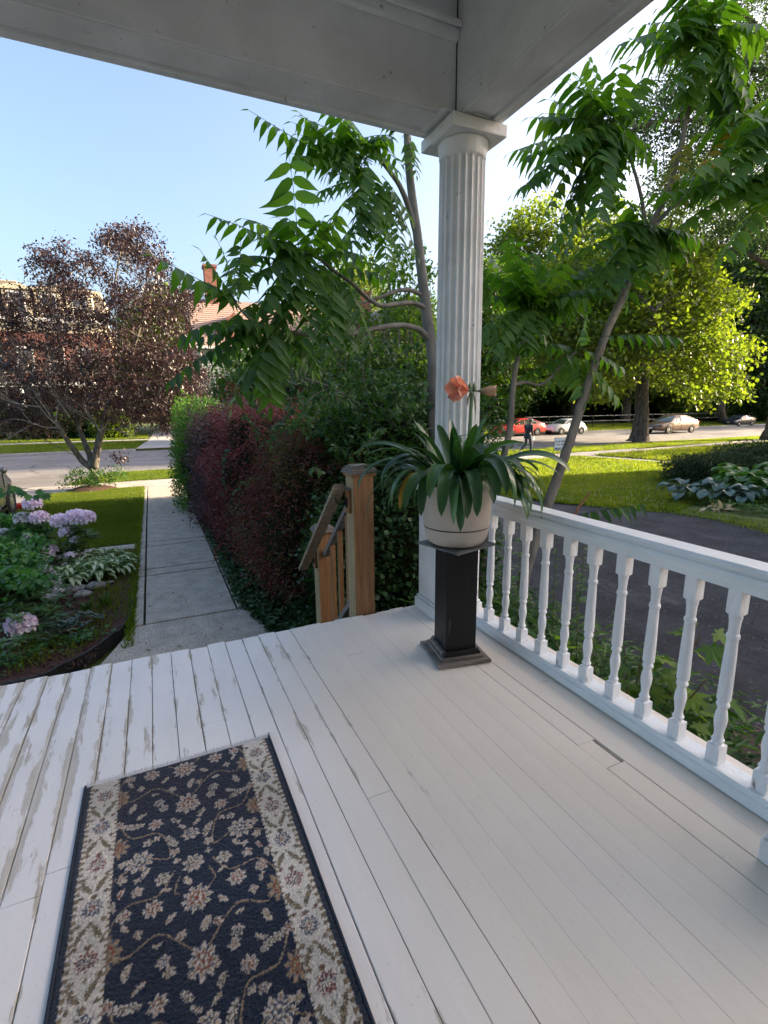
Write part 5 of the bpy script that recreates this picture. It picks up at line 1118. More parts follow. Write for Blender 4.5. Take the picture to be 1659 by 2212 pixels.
def rosette(c, n, L, tilt=.35):
    P = []; D = []; Nn = []
    for i in range(n):
        a = i*2.39996; P.append(tuple(c-rh.location+Vector((cos(a),sin(a),0))*.008)); e = rr.uniform(-.3,.55); D.append((cos(a), sin(a), e)); Nn.append((0.01, .02, 1))
    l = L*(.8+.35*rng.random(n)); V, F4, A = leaves(P, np.array(D), np.array(Nn), l, l*.34, (LF, LFq), np.clip(rr.random()*.5+.5*rng.random(n), 0, 1)); F3 = (LFt[None]+(np.arange(n)*len(LF))[:, None, None]).reshape(-1, 3)
    link('leaf_rosette', npmesh('leaf_rosette', V, [F4, F3], A), m_rh, rh)
def bedpt(x, y, d): return at(x, y, d)
mbr = MB()
TRS = [(128,1098,8.6,.115,0),(30,1125,8.3,.10,1),(72,1118,8.4,.09,1),(100,1125,8.4,.10,1),(72,1065,9.0,.0,0),(212,1128,8.2,.0,0),(105,1150,8.3,0,0)]
L_tr = [((130,1125),8.4,.105,m_fl),((165,1118),8.3,.12,m_fl),((185,1118),8.2,.105,m_fl),((145,1150),8.3,.09,m_fl),((162,1165),8.2,.06,m_fw),((70,1088),8.9,.10,m_fl),((48,1120),8.5,.09,m_fw),((85,1118),8.5,.10,m_fl),((15,1165),8.2,.08,m_fw),
        ((90,1198),7.5,.12,m_fl),((70,1235),6.9,.10,m_fl),((108,1190),7.8,.09,m_fl),((118,1258),6.6,.06,m_fw),((95,1275),6.4,.05,m_fw),((110,1290),6.2,.07,m_fw),((140,1222),7.6,.045,m_fw),((45,1350),5.15,.105,m_fl),((130,1205),7.8,.05,m_fw),((40,1205),7.7,.06,m_fw),((112,1245),6.8,.05,m_fw),((20,1195),7.4,.07,m_fw),((60,1160),7.6,.06,m_fw),((100,1235),6.9,.08,m_fl),((125,1275),6.5,.06,m_fw),((85,1255),6.7,.07,m_fw),((8,1150),7.7,.06,m_fw),((150,1200),7.4,.05,m_fl)]
for (x, y), d, R_t, mt in L_tr:
    c = bedpt(x, y, min(d, 7.75)); truss(c, R_t*1.12, mt); rosette(c-Vector((0,0,R_t*.55)), 12, .16); root = Vector((c.x-rr.uniform(.05,.35), c.y+rr.uniform(-.1,.3), G))
    for q_ in range(5): rosette(c+Vector((rr.uniform(-.28,.22), rr.uniform(-.15,.2), -rr.uniform(.12,.42))), 10, .15)
    mbr.tube(rel(rh, curve_pts([tuple(root), tuple(root.lerp(c, .5)+Vector((rr.uniform(-.1,.1), 0, -.12))), tuple(c-Vector((0,0,R_t*.6)))], 4)), [.010-.0008*i for i in range(9)], 6)
for q_ in range(46): (lambda c_: rosette(c_, rr.randint(8,12), .13))((lambda x_, y_, h_: bedpt(x_, y_, (2.5-h_)*1076/(y_-884)))(rr.uniform(-30,140)-(q_ % 3)*12, rr.uniform(1215,1345), rr.uniform(.10,.38)))
for x, y, d in [(95,1080,8.8),(170,1155,8.2),(58,1275,7.2),(75,1290,7.1),(30,1290,7.1),(50,1310,7.0),(80,1320,6.9),(20,1330,6.8),(110,1320,6.9),(20,1355,6.5),(60,1375,6.4),(70,1345,6.6),(35,1385,6.4),(60,1250,7.4),(150,1185,8.0),(10,1385,6.4),(190,1150,8.2),(125,1330,7.0),(100,1300,7.1),(45,1260,7.3),(90,1350,6.8),(10,1300,7.0),(130,1290,7.2)]:
    c = bedpt(x, y, min(d, (2.5-rr.uniform(.12,.35))*1076/(y-884))); rosette(c, rr.randint(7,11), .13); root = Vector((c.x-rr.uniform(.0,.2), c.y+rr.uniform(0,.2), G)); mbr.tube(rel(rh, curve_pts([tuple(root), tuple(root.lerp(c, .5)+Vector((0,0,-.1))), tuple(c)], 4)), [.008-.0007*i for i in range(9)], 5)
brn = mbr.obj('branches', pm('dark_branch', (.05,.035,.025),(.10,.075,.055), 20, .8, .3), rh)
brn['kind'] = 'stuff'
# columbine-like foliage behind in a large brown planter
pl_ = bowl(-2.12,7.95,.40,.30,'large brown planter at the left edge under the leafy plants'); 
m_col = leafm('meadow_rue_leaf', [(0,(.03,.10,.03)),(.6,(.06,.17,.045)),(1,(.13,.25,.06))], .35, .45, (1.15,1.3,.5))
t = thing('leafy_bush', 'fresh green scallop-leaved bush growing in the large brown planter', 'bush', (-2.12,7.95,G))
C = np.array([tuple(at(rr.uniform(-50,88), y_, min(rr.uniform(7.9,8.7), (2.5-rr.uniform(.22,.6))*1076/(y_-884)))-t.location) for y_ in [rr.uniform(1120,1262) for _ in range(300)]])
leafmesh('foliage', [cluster_leaves(C, 34, .075, .065, .058, OVAL, .1, flat=.5)], m_col, t)
mb = MB(); [mb.tube([(0,0,.3), tuple(Vector(c)*.6+Vector((0,0,.1))), tuple(c)], .004, 4) for c in C[::4]]; stuff(mb.obj('stems', m_twig, t))
t = thing('overhanging_sprig', 'sprig of lobed ginkgo-like leaves hanging in front of the parked car', 'branch', tuple(at(20,1060,7.0)))
for i in range(13):
    p = at(-10+i*9.3+random.uniform(-4,4), 1062-4*sin(i*.5)+random.uniform(-8,8), 7.0)-t.location
    v, f, a = leaves([tuple(p)], [(random.uniform(-.6,.8), -.3, random.uniform(-1,-.2))], [(random.uniform(-.3,.3),-1,.7)], .10, .10, LOBED); link('leaf', npmesh('leaf', v, f, a*0+random.random()), m_col, t)
MB().tube(rel(t, [at(-60,1040,7.0), at(20,1052,7.0), at(108,1062,7.0)]), .004, 5).obj('stem', m_twig, t)
# small weeds in the mulch
for i, (x, y, lab) in enumerate([(-1.45,5.7,'clover patch near the edging'),(-.95,6.0,'small clover tuft by the curve of the edging'),(-2.1,5.85,'low violet leaves at the front of the mulch')]):
    ground_scatter('clover_tuft', lambda n: np.c_[rng.normal(x,.12,n), rng.normal(y,.08,n)], 160, .045, m_col, lab, 'weeds', zl=(-.97,-.89))
for i, (x, y, lab) in enumerate([(-.76,7.0,'young bright green iris tuft near the path'),(-.58,8.95,'dark green tuft of day-lily leaves at the back corner of the bed'),(-.95,6.85,'small green shoot beside the mulch')]):
    t = thing('leaf_tuft', lab, 'plant', (x, y, G)); n = 26; a = rng.uniform(0, 6.28, n); l = .2*(.6+.5*rng.random(n)); V, F4, A = leaves(np.c_[rng.normal(size=(n,2))*.02, np.zeros(n)], np.c_[np.cos(a)*.5, np.sin(a)*.5, np.ones(n)], np.c_[-np.cos(a), -np.sin(a), np.ones(n)*.5], l, l*.16, (LF, LFq))
    F3 = (LFt[None]+(np.arange(n)*len(LF))[:, None, None]).reshape(-1, 3); link('blades', npmesh('blades', V, [F4, F3], A), m_rh, t)
# ================================================================== RIGHT-HAND GARDEN AND LAWNS
def plY(x, y, Y):
    v = at(x, y, 1)-Vector((0,0,EYE)); return Vector((0,0,EYE))+v*(Y/v.y)
grass('lawn_grass', [(9.2,9.8),(8.3,13),(8.1,17.9),(18.6,18),(19.9,12.6),(17,9.5),(11,7.5)], 110000, .10, 'long sunlit grass on the front lawn beyond the driveway', w=.020)
grass('lawn_grass', [(21,9),(20.9,12.6),(19.8,18.2),(45,19.4),(45,11)], 70000, .12, 'shaded grass with sun streaks on the neighbouring lawn', w=.03)
grass('verge_grass', [(-2.7,19.5),(2.6,19.5),(2.4,22.5),(-1.6,22.5),(-2.2,21.6)], 26000, .06, 'grass strip between front sidewalk and street')
grass('verge_grass', [(9.2,19.6),(24,19.8),(55,21.8),(55,22.55),(9.5,22.5)], 60000, .08, 'shaded grass strip beside the street on the right', w=.014)
grass('verge_grass', [(-22,35.1),(-1.1,35.1),(-.3,43.3),(-22,43.3)], 60000, .10, 'sunny grass strip across the street on the left', w=.02, z=-.98)
grass('lawn_grass', [(-25,45.8),(-.4,45.8),(-.4,53),(-25,53)], 45000, .12, 'bright yellow-green lawn in front of the cream house', w=.025, z=-.97)
grass('verge_grass', [(20,35.1),(75,35.1),(80,45.6),(25,45.6)], 90000, .12, 'sunlit grass bank behind the parked cars', w=.025, z=-.98)
grass('driveway_edge_weeds', [(10.55,5.2),(10.9,6.6),(10.6,7.6),(9.7,8.9),(8.6,10.9),(9.0,11.2),(10.2,9.2),(11.4,7.9),(11.7,6.2),(11.4,5)], 9000, .08, 'low weeds and dry grass along the far driveway edge', w=.009)
# white clover
n = 1500; y = rng.uniform(8.0,12.4,n); P = np.c_[rng.uniform(9.2,16,n), y, rng.uniform(-.955,-.93,n)]; P = P[(P[:, 0] > 10.9-(P[:, 1]-7.5)*.62) & (P[:, 1] < 12.4-rng.random(n)*2.2) & (P[:, 0]-9 < 6-.5*rng.random(n)*2)]
O_ = np.array([(1,0,0),(-1,0,0),(0,1,0),(0,-1,0),(0,0,1),(0,0,-1)])*.012; OF = np.array([(0,2,4),(2,1,4),(1,3,4),(3,0,4),(2,0,5),(1,2,5),(3,1,5),(0,3,5)])
V = (P[:, None]+O_[None]).reshape(-1, 3); F = (OF[None]+(np.arange(len(P))*6)[:, None, None]).reshape(-1, 3)
stuff(link('clover_flowers', npmesh('clover', V, F), pm('clover_white', (.55,.56,.48),(.7,.7,.62), 30, .8, 0)), 'white clover flowers dotted through the shaded near part of the lawn', 'clover')
m_hb = leafm('blue_hosta', [(0,(.035,.075,.065)),(.5,(.07,.13,.11)),(1,(.14,.21,.17))], .15, .4, (1,1.1,.7), .5)
m_hg = leafm('green_hosta', [(0,(.03,.085,.02)),(.5,(.06,.15,.03)),(1,(.12,.22,.045))], .3, .4, (1.2,1.3,.4), .5)
for i, (x, y, s, lab) in enumerate([(12.25,8.25,.62,'blue-grey hosta with drooping leaves nearest the lawn corner'),(12.75,7.65,.70,'largest blue-grey hosta beside the dry leaves'),(13.05,7.25,.55,'blue-grey hosta closest to the right edge of the picture')]):
    hosta('blue_hosta', lab, x, y, m_hb, 20, s*1.2, s*.42, 40+i, grp='blue hostas beside the driveway', el=(.2,1.2))
for i, (x, y, s, lab) in enumerate([(14.3,8.1,.75,'green hosta right behind the blue ones'),(14.9,7.5,.8,'green hosta at the right edge of the bed'),(15.2,8.8,.75,'green hosta in front of the dark clipped yew'),(16.2,8.2,.8,'green hosta furthest right behind the others'),(13.9,7.2,.7,'green hosta lowest at the right picture edge')]):
    hosta('green_hosta', lab, x, y, m_hg, 24, s*1.25, s*.40, 50+i, grp='green hostas right of the lawn', el=(.4,1.3))
ground_scatter('bed_groundcover', lambda n: np.c_[rng.uniform(12.0,18,n), rng.uniform(5.2,8.6,n)], 6500, .10, m_weed, 'low green ground cover at the right edge beside the driveway', 'ground cover', zl=(-.98,-.8), W=.5)
m_yew = leafm('yew_green', [(0,(.012,.030,.012)),(.6,(.028,.055,.018)),(1,(.06,.09,.025))], .15, .55, (1.2,1.2,.4), .3)
hedge_part('yew_bush', 'low dark clipped yew behind the hostas', 'bush', (16.6,10.2,-.72), (1.9,1.0,.62), 20000, .085, m_yew, 31, m_core, W=.3, bump=.15)
hedge_part('yew_bush', 'second dark yew running off the right edge', 'bush', (20.6,10.6,-.66), (3.0,1.2,.72), 16000, .10, m_yew, 32, m_core, W=.3, bump=.15)
P = np.c_[rng.normal(12.05,.16,40), rng.normal(7.15,.12,40), rng.uniform(-.97,-.9,40)]
stuff(leafmesh('dead_hosta_leaves', [leaves(P, rng.normal(size=(40,3))*np.array([1,1,.3]), rand_dirs(40)*.7+np.array([0,0,1.]), .26, .09, OVAL)], leafm('straw', [(0,(.25,.19,.11)),(1,(.48,.40,.27))], .2, .8)), 'dried straw-coloured leaves under the blue hostas', 'dead leaves')
tag(MB().lathe([(.0,0),(.10,.01),(.11,.07),(.09,.13),(0,.15)], 14, c=tuple(at(1517,971,33.5))).obj('white_stone', m_white, smooth=True), 'small white object lying on the shaded neighbouring lawn', 'stone')

# ================================================================== YARD SIGN
sg = thing('yard_sign', 'white APARTMENT FOR RENT yard sign on black wire legs beside the sidewalk', 'sign', (17.85,18.4,G), -.30)
m_sw = pm('sign_white', (.66,.70,.76),(.70,.74,.80), 5, .5, 0); m_sn = pm('sign_navy', (.03,.045,.10),(.035,.05,.11), 5, .5, 0); m_sb = pm('sign_black', (.02,.02,.03),(.025,.025,.035), 5, .5, 0)
MB().box(-.345,.345,-.006,.006,.30,.92).obj('sign_board', m_sb, sg, bevel=.003)
def rrect(x0, x1, z0, z1, r, y0, y1):
    pts = []
    for cx_, cz_, a0 in ((x1-r,z1-r,0),(x0+r,z1-r,90),(x0+r,z0+r,180),(x1-r,z0+r,270)):
        for k in range(5): a = radians(a0+k*22.5); pts.append((cx_+r*cos(a), cz_+r*sin(a)))
    return MB().prism(pts, 1, y0, y1)
rrect(-.325,.325,.322,.898,.05,-.0085,-.0062).obj('face', m_sw, sg)
rrect(-.295,.295,.345,.445,.035,-.0105,-.0087).obj('phone_band', m_sn, sg)
def text(txt, size, x, z, y, mat, par, name='lettering', bold=0, sx=1, rx=pi/2, rz=0):
    cu = bpy.data.curves.new('t', 'FONT'); cu.body = txt; cu.size = size; cu.align_x = 'CENTER'; cu.align_y = 'CENTER'; cu.extrude = .0008; cu.offset = bold
    o = bpy.data.objects.new('t', cu); COL.objects.link(o); bpy.context.view_layer.update()
    me = bpy.data.meshes.new_from_object(o.evaluated_get(bpy.context.evaluated_depsgraph_get())); bpy.data.objects.remove(o)
    me.transform(Matrix.Rotation(rz,4,'Z') @ Matrix.Rotation(rx,4,'X') @ Matrix.Scale(sx,4,(1,0,0))); return link(name, me, mat, par, (x, y, z))
text('APARTMENT', .125, 0, .735, -.0098, m_sn, sg, bold=.003, sx=.86); text('FOR RENT', .135, 0, .59, -.0098, m_sn, sg, bold=.003, sx=.88); text('716-386-96', .085, 0, .395, -.0118, m_sw, sg, bold=.002)
MB().box(-.26,.26,-.0098,-.0087,.835,.839).obj('rule', m_sn, sg); MB().box(-.27,.27,-.0098,-.0087,.487,.491).obj('rule', m_sn, sg)
for x in (-.13,.13): MB().tube([(x,.012,.0),(x,.012,.70)], .009, 6).obj('wire_leg', m_sb, sg)
MB().tube([(-.13,.012,.08),(.13,.012,.08)], .007, 6).obj('cross_wire', m_sb, sg)

# ================================================================== PERSON
def skin(name, verts, edges, rad, mat, parent, root=0, sub=1):
    me = bpy.data.meshes.new(name); me.from_pydata(verts, edges, []); o = link(name, me, mat, parent)
    m = o.modifiers.new('skin', 'SKIN'); m.use_smooth_shade = True
    for i, r in enumerate(rad):
        sv = me.skin_vertices[0].data[i]; sv.radius = (r, r) if not hasattr(r, '__len__') else r; sv.use_root = (i == root)
    s = o.modifiers.new('sub', 'SUBSURF'); s.levels = sub; s.render_levels = sub; return o
pe = thing('person', 'person in a black hooded top and dark trousers walking along the sidewalk holding something white', 'person', (17.35,20.2,-1.0), .15)
m_skin = pm('dark_skin', (.07,.04,.028),(.10,.055,.038), 9, .55, 0); m_hood = pm('black_fabric', (.010,.010,.013),(.02,.02,.024), 20, .9, .3); m_jean = pm('dark_denim', (.03,.036,.055),(.05,.06,.085), 20, .9, .3); m_shoe = pm('light_shoe', (.45,.45,.46),(.6,.6,.6), 9, .6, 0); m_hair = pm('grey_cap', (.09,.09,.095),(.15,.15,.155), 20, .9, .3)
vb_ = [(0,0,.98),(.02,0,1.15),(.06,0,1.36),(.10,0,1.50),(.13,0,1.56),(.16,0,1.66),(.17,0,1.74),
      (0,-.10,.93),(.16,-.10,.53),(.16,-.10,.14),(.14,-.10,.05),(.34,-.10,.035),
      (0,.10,.93),(.02,.10,.52),(-.34,.10,.26),(-.42,.10,.20),(-.30,.10,.06),
      (.06,-.20,1.42),(-.04,-.27,1.14),(.08,-.27,.92),(.06,.20,1.42),(.14,.26,1.15),(.30,.24,.98)]
eb_ = [(0,1),(1,2),(2,3),(3,4),(4,5),(5,6),(0,7),(7,8),(8,9),(9,10),(10,11),(0,12),(12,13),(13,14),(14,15),(15,16),(2,17),(17,18),(18,19),(2,20),(20,21),(21,22)]
skin('body', vb_, eb_, [.12,.115,.13,.055,.06,.095,.07,.085,.055,.042,.045,.03,.085,.055,.042,.045,.03,.06,.042,.03,.06,.042,.03], m_skin, pe)
skin('hooded_top', [vb_[i] for i in (0,1,2,3,17,18,20,21)]+[(.075,-.27,.96),(.285,.24,1.0),(.0,0,.90),(.03,0,1.52)], [(0,1),(1,2),(2,3),(2,4),(4,5),(5,8),(2,6),(6,7),(7,9),(0,10),(3,11)], [.155,.15,.165,.095,.085,.062,.085,.062,.048,.048,.155,.09], m_hood, pe)
skin('trousers', [vb_[i] for i in (0,7,8,9,12,13,14)], [(0,1),(1,2),(2,3),(0,4),(4,5),(5,6)], [.14,.108,.082,.07,.108,.082,.065], m_jean, pe)
MB().lathe([(.0,.0),(.085,.0),(.112,.03),(.11,.08),(.08,.125),(.0,.14)], 16, c=(.155,0,1.66)).obj('knit_cap', m_hair, pe, smooth=True)
for c, a in (((.155,-.10,.0),0),((-.40,.10,.10),.75)):
    M_ = Matrix.Translation(c) @ Matrix.Rotation(a,4,'Y'); MB().prism([(-.09,0),(.19,0),(.21,.035),(.16,.06),(.05,.09),(-.06,.11),(-.10,.08)], 1, -.045, .045, M_).obj('shoe', m_shoe, pe, bevel=.015)
for hx, hy, hz in ((.085,-.275,.90),(.315,.235,.95)):
    mb = MB(); mb.lathe([(.012,-.05),(.032,-.035),(.036,0),(.026,.03)], 10, c=(hx, hy, hz))
    for k in range(4): mb.tube([(hx-.022+.015*k, hy, hz-.03), (hx-.024+.016*k, hy, hz-.07-.006*(k % 2)), (hx-.014+.016*k, hy, hz-.098-.006*(k in (1,2)))], [.008,.0075,.005], 6)
    mb.tube([(hx+.028, hy, hz), (hx+.046, hy, hz-.03), (hx+.046, hy, hz-.06)], [.010,.009,.006], 6); mb.obj('hand', m_skin, pe, smooth=True)
mb = MB(); mb.tube([(.258,0,1.645),(.285,0,1.635),(.262,0,1.625)], [.012,.014,.01], 6); mb.obj('nose', m_skin, pe, smooth=True)
for s_ in (-1, 1): MB().lathe([(.0,-.008),(.009,0),(.0,.008)], 8, c=(.245,s_*.035,1.672)).obj('eye', m_hood, pe); MB().lathe([(.0,-.03),(.016,0),(.0,.03)], 8, c=(.15,s_*.096,1.655)).obj('ear', m_skin, pe)
MB().tube([(.247,-.025,1.60),(.258,0,1.598),(.247,.025,1.60)], .006, 6).obj('mouth', pm('lip', (.10,.03,.03),(.12,.04,.035), 9, .5, 0), pe)
tag(MB().box(-.05,.05,-.02,.02,-.13,.06).obj('white_bag', m_white, None, loc=(17.48,19.93,-.14), bevel=.012), 'small white bag hanging from the walking person\'s hand', 'bag')

# ================================================================== CARS
m_glass = pm('car_glass', (.03,.04,.045),(.05,.06,.065), 2, .06, 0, spec=1.0); m_tyre = pm('tyre_rubber', (.012,.012,.013),(.02,.02,.021), 30, .85, .1); m_rim = pm('alloy', (.42,.43,.45),(.55,.56,.58), 9, .3, 0, metal=.8); m_lamp = pm('headlamp', (.55,.58,.60),(.7,.72,.74), 9, .1, 0, spec=1); m_tail = pm('tail_lamp', (.30,.01,.01),(.42,.02,.015), 9, .15, 0); m_plate = pm('plate', (.6,.55,.3),(.65,.6,.35), 9, .5, 0); m_blackp = pm('black_trim', (.012,.012,.013),(.02,.02,.021), 9, .4, 0)
def paint(name, c, metal=.1): return pm(name, tuple(x*.92 for x in c), c, 3, .32, 0, metal=metal, coat=.5, spec=.45)
def lerpp(P, x): return float(np.interp(x, [p[0] for p in P], [p[1] for p in P]))
SED = dict(L=4.8, W=.915, top=[(0,.58),(.06,.70),(.3,.79),(.9,.89),(1.35,.96),(2.4,.97),(3.6,1.01),(4.25,1.06),(4.62,1.02),(4.74,.90),(4.8,.62)], roof=[(1.20,.93),(1.6,1.17),(2.0,1.36),(2.35,1.44),(2.8,1.46),(3.3,1.41),(3.75,1.27),(4.2,1.07),(4.3,1.04)], wb=(.93,3.72), r=.33)
BEE = dict(L=4.28, W=.90, top=[(0,.50),(.05,.66),(.2,.80),(.5,.93),(.9,1.0),(1.25,1.02),(2.2,1.02),(3.1,1.04),(3.6,.98),(3.95,.86),(4.2,.68),(4.28,.52)], roof=[(1.15,1.0),(1.45,1.22),(1.8,1.40),(2.2,1.48),(2.6,1.49),(3.0,1.42),(3.4,1.26),(3.75,1.05),(3.85,.98)], wb=(.83,3.37), r=.34)
SUV = dict(L=4.6, W=.93, top=[(0,.62),(.06,.85),(.3,.98),(.9,1.05),(1.3,1.10),(2.4,1.10),(3.8,1.14),(4.4,1.16),(4.55,1.05),(4.6,.65)], roof=[(1.10,1.06),(1.5,1.35),(1.9,1.60),(2.4,1.68),(3.3,1.67),(4.0,1.60),(4.35,1.40),(4.5,1.15)], wb=(.90,3.60), r=.36)
def car(name, label, P, col, loc, rz, scale=1, plate=None, rimspokes=10):
    t = thing(name, label, 'car', loc, rz); t.scale = (scale,)*3; L = P['L']; W = P['W']
    m = paint(name+'_paint_%d' % len(MATS), col)
    def hw(x): return W*(1-.16*abs((x-L/2)/(L/2))**5)
    xs_ = sorted(set(np.concatenate([np.linspace(0, L, 25), [p[0] for p in P['top']]]))); V = []; n = 11
    for x in xs_:
        h = hw(x); tp = lerpp(P['top'], x); z0 = .24 if .3 < x < L-.3 else .30; zm = z0+(tp-z0)*.45; inset = .93-.06*abs((x-L/2)/(L/2))**3
        sec = [(0,z0),(.80*h,z0),(.97*h,z0+.08),(h,zm),(.985*h,z0+(tp-z0)*.72),(inset*h,tp-.025),(.74*h,tp+.004),(.4*h,tp+.02),(0,tp+.028)]
        pts = sec + [(-a, b) for a, b in sec[-2:0:-1]]
        V += [(x, a, b) for a, b in pts]
    k = 16; F = [[i*k+j, i*k+(j+1) % k, (i+1)*k+(j+1) % k, (i+1)*k+j] for i in range(len(xs_)-1) for j in range(k)]; F += [list(range(k)), [(len(xs_)-1)*k+j for j in range(k)][::-1]]
    autosmooth(MB().add(V, F).obj('body', m, t), 40)
    R0, R1 = P['roof'][0][0], P['roof'][-1][0]; xs2 = np.linspace(R0, R1, 22); V = []
    def sec2(x, o=0):
        h = hw(x); rt = lerpp(P['roof'], x); bt = lerpp(P['top'], x)-.03; f = min(1, max(0, (rt-bt)/.42)); tw = .90-.20*f
        return [(.905*h+o,bt),((.905*(1-f*.5)+tw*f*.5)*h+o,bt+(rt-bt)*.5),(tw*h+o,rt-.05*f),((tw-.12)*h,rt+o),(.3*h,rt+.018+o),(0,rt+.022+o)]
    for x in xs2:
        s = sec2(x); V += [(x, a, b) for a, b in s+[(-a, b) for a, b in s[-2::-1]]]
    k = 11; F = [[i*k+j, i*k+j+1, (i+1)*k+j+1, (i+1)*k+j] for i in range(21) for j in range(k-1)]
    autosmooth(MB().add(V, F).obj('windows', m_glass, t), 40)
    hm = max(p[1] for p in P['roof']); xr = [x for x in np.linspace(R0, R1, 60) if lerpp(P['roof'], x) > hm-.13]; V = []
    for x in xr:
        s = sec2(x, .006)[2:]; V += [(x, a, b) for a, b in s+[(-a, b) for a, b in s[-2::-1]]]
    k = 7; F = [[i*k+j, i*k+j+1, (i+1)*k+j+1, (i+1)*k+j] for i in range(len(xr)-1) for j in range(k-1)]; autosmooth(MB().add(V, F).obj('roof', m, t), 40)
    for q in (-1, 1):
        def pillar(x0, x1, r=.032):
            mb = MB(); pts = []
            for s in np.linspace(0, 1, 7):
                x = x0+(x1-x0)*s; sc = sec2(x); bt = sc[0]; tp2 = sc[2]; f = s if abs(x1-x0) > .05 else s
                y = bt[0]+(tp2[0]-bt[0])*f; z = bt[1]+(tp2[1]-bt[1])*f; pts.append((x, q*(y+.004), z))
            mb.tube(pts, r, 6).obj('pillar', m, t)
        ra = [x for x in np.linspace(R0, R1, 80) if lerpp(P['roof'], x) > hm-.1]; edge = []
        mb = MB(); mb.tube([(x, q*(sec2(x)[2][0]+.003), sec2(x)[2][1]) for x in np.linspace(R0+.02, R1-.02, 16)], .034, 6); mb.obj('roof_rail', m, t)
        mid = (P['wb'][0]+P['wb'][1])/2+.08; pillar(mid, mid, .028); pillar(R1-.62, R1-.62, .028) if P is not BEE else None
        for x in P['wb']:
            MB().lathe([(0,-.0),(P['r']+.055,0),(P['r']+.05,.012),(0,.014)], 22, M=Matrix.Translation((x, q*(hw(x)*.995-.012*1), P['r'])) @ Matrix.Rotation(-q*pi/2,4,'X')).obj('wheel_arch', m_blackp, t)
            w_ = bpy.data.objects.new('wheel', None); COL.objects.link(w_); w_.parent = t; w_.location = (x, q*(hw(x)-.05), P['r'])
            r = P['r']; Mx = Matrix.Rotation(-q*pi/2,4,'X')
            MB().lathe([(r*.62,-.1),(r*.95,-.10),(r,-.07),(r,.05),(r*.95,.075),(r*.66,.078),(r*.62,.06)], 24, cap=False, M=Mx).obj('tyre', m_tyre, w_, smooth=True)
            mb = MB().lathe([(r*.66,.070),(r*.62,.055),(r*.60,.03),(0,.03)], 24, cap=False, M=Mx); 
            for s in range(rimspokes):
                a = 2*pi*s/rimspokes; mb.box(.0,r*.63,-.016,.016,.035,.062, Mx @ Matrix.Rotation(a,4,'Z'))
            mb.lathe([(.07,.03),(.065,.07),(0,.075)], 14, cap=False, M=Mx).obj('rim', m_rim, w_)
        xm = R0+.42; MB().lathe([(0,-.07),(.055,-.05),(.07,0),(.05,.06),(0,.075)], 10, c=(xm, q*(hw(xm)+.08), lerpp(P['top'], xm)+.05)).obj('mirror', m, t, smooth=True)
        hx = .14 if P is not BEE else .33; zl = lerpp(P['top'], hx)-.13
        if P is BEE: MB().lathe([(0,-.02),(.10,0),(.085,.04),(0,.06)], 14, M=Matrix.Translation((.20,q*.66,.74)) @ Matrix.Rotation(-pi/2+.35*q*0,4,'Y') @ Matrix.Rotation(.35*-q,4,'X')).obj('headlight', m_lamp, t, smooth=True)
        else: MB().add([(.03,q*.52,zl-.03),(.01,q*.60,zl-.10),(.28,q*(hw(.28)+.004),zl-.06),(.62,q*(hw(.62)+.004),zl+.07),(.34,q*(hw(.34)-.05),zl+.075),(.09,q*.56,zl+.04)], [(0,1,2,3,4,5)]).obj('headlight', m_lamp, t)
        MB().box(L-.16,L-.012,q*.50,q*(hw(L-.1)+.008),lerpp(P['top'],L-.2)-.22,lerpp(P['top'],L-.2)-.08).obj('tail_light', m_tail, t, bevel=.01) if q > 0 else MB().box(L-.16,L-.012,-(hw(L-.1)+.008),-.50,lerpp(P['top'],L-.2)-.22,lerpp(P['top'],L-.2)-.08).obj('tail_light', m_tail, t, bevel=.01)
        for x in (R0+.2, mid, R1-.5):
            if P is BEE and x == mid: x = mid+.25
            if P is BEE and x == R1-.5: continue
            MB().box(x-.004,x+.004,*sorted((q*(hw(x)-.02), q*(hw(x)+.0035))),.36,lerpp(P['top'],x)-.04).obj('door_seam', m_blackp, t)
        for x in ((mid-.14, R1-.62) if P is not BEE else (mid+.1,)): MB().box(x-.09,x+.09,*sorted((q*(hw(x)-.01), q*(hw(x)+.028))),lerpp(P['top'],x)-.17,lerpp(P['top'],x)-.14).obj('door_handle', m_rim, t, bevel=.006)
        MB().box(.75,L-.8,*sorted((q*(W*.93), q*(W*.985))),.20,.27).obj('sill', m_blackp, t)
    MB().box(-.012,.05,-.42,.42,.28,.44).obj('lower_grille', m_blackp, t, bevel=.02)
    if P is not BEE: MB().box(-.010,.06,-.36,.36,.50,.64).obj('grille', m_blackp, t, bevel=.02); MB().tube([(-.018,-.34,.62),(-.022,0,.60),(-.018,.34,.62)], .012, 6).obj('grille_bar', m_rim, t)
    MB().box(-.028,-.013,-.155,.155,.42,.52).obj('number_plate', plate or m_sw, t)
    MB().box(L+.002,L+.012,-.155,.155,.55,.65).obj('number_plate', plate or m_sw, t)
    return t
car('compact_car', 'white rounded two-door compact car parked across the street behind the red one', BEE, (.70,.71,.72), (31.55,34.1,-1.115), 0, .90)
car('sedan', 'bronze-brown sedan with bright alloy wheels beyond the big tree trunk', SED, (.13,.075,.045), (39.6,30.3,-1.115), 0, 1.08)
car('sedan', 'black sedan with a yellow number plate parked furthest right', SED, (.015,.018,.022), (59.1,35.6,-1.115), 0, .84, plate=m_plate)
car('sedan', 'red sedan partly hidden behind the sapling trunk and the walking person', SED, (.55,.025,.02), (26.05,34.4,-1.115), 0, 1.0)
car('parked_suv', 'silver-grey SUV nosing into the left edge of the picture on the driveway', SUV, (.13,.13,.128), (-4.18,15.48,-1.01), -pi/2, 1.0)
t = thing('garden_mower', 'small red and black machine on the drive just past the silver car wheel', 'mower', (-3.22,15.2,-1.01)); t.scale = (.55,.55,.7)
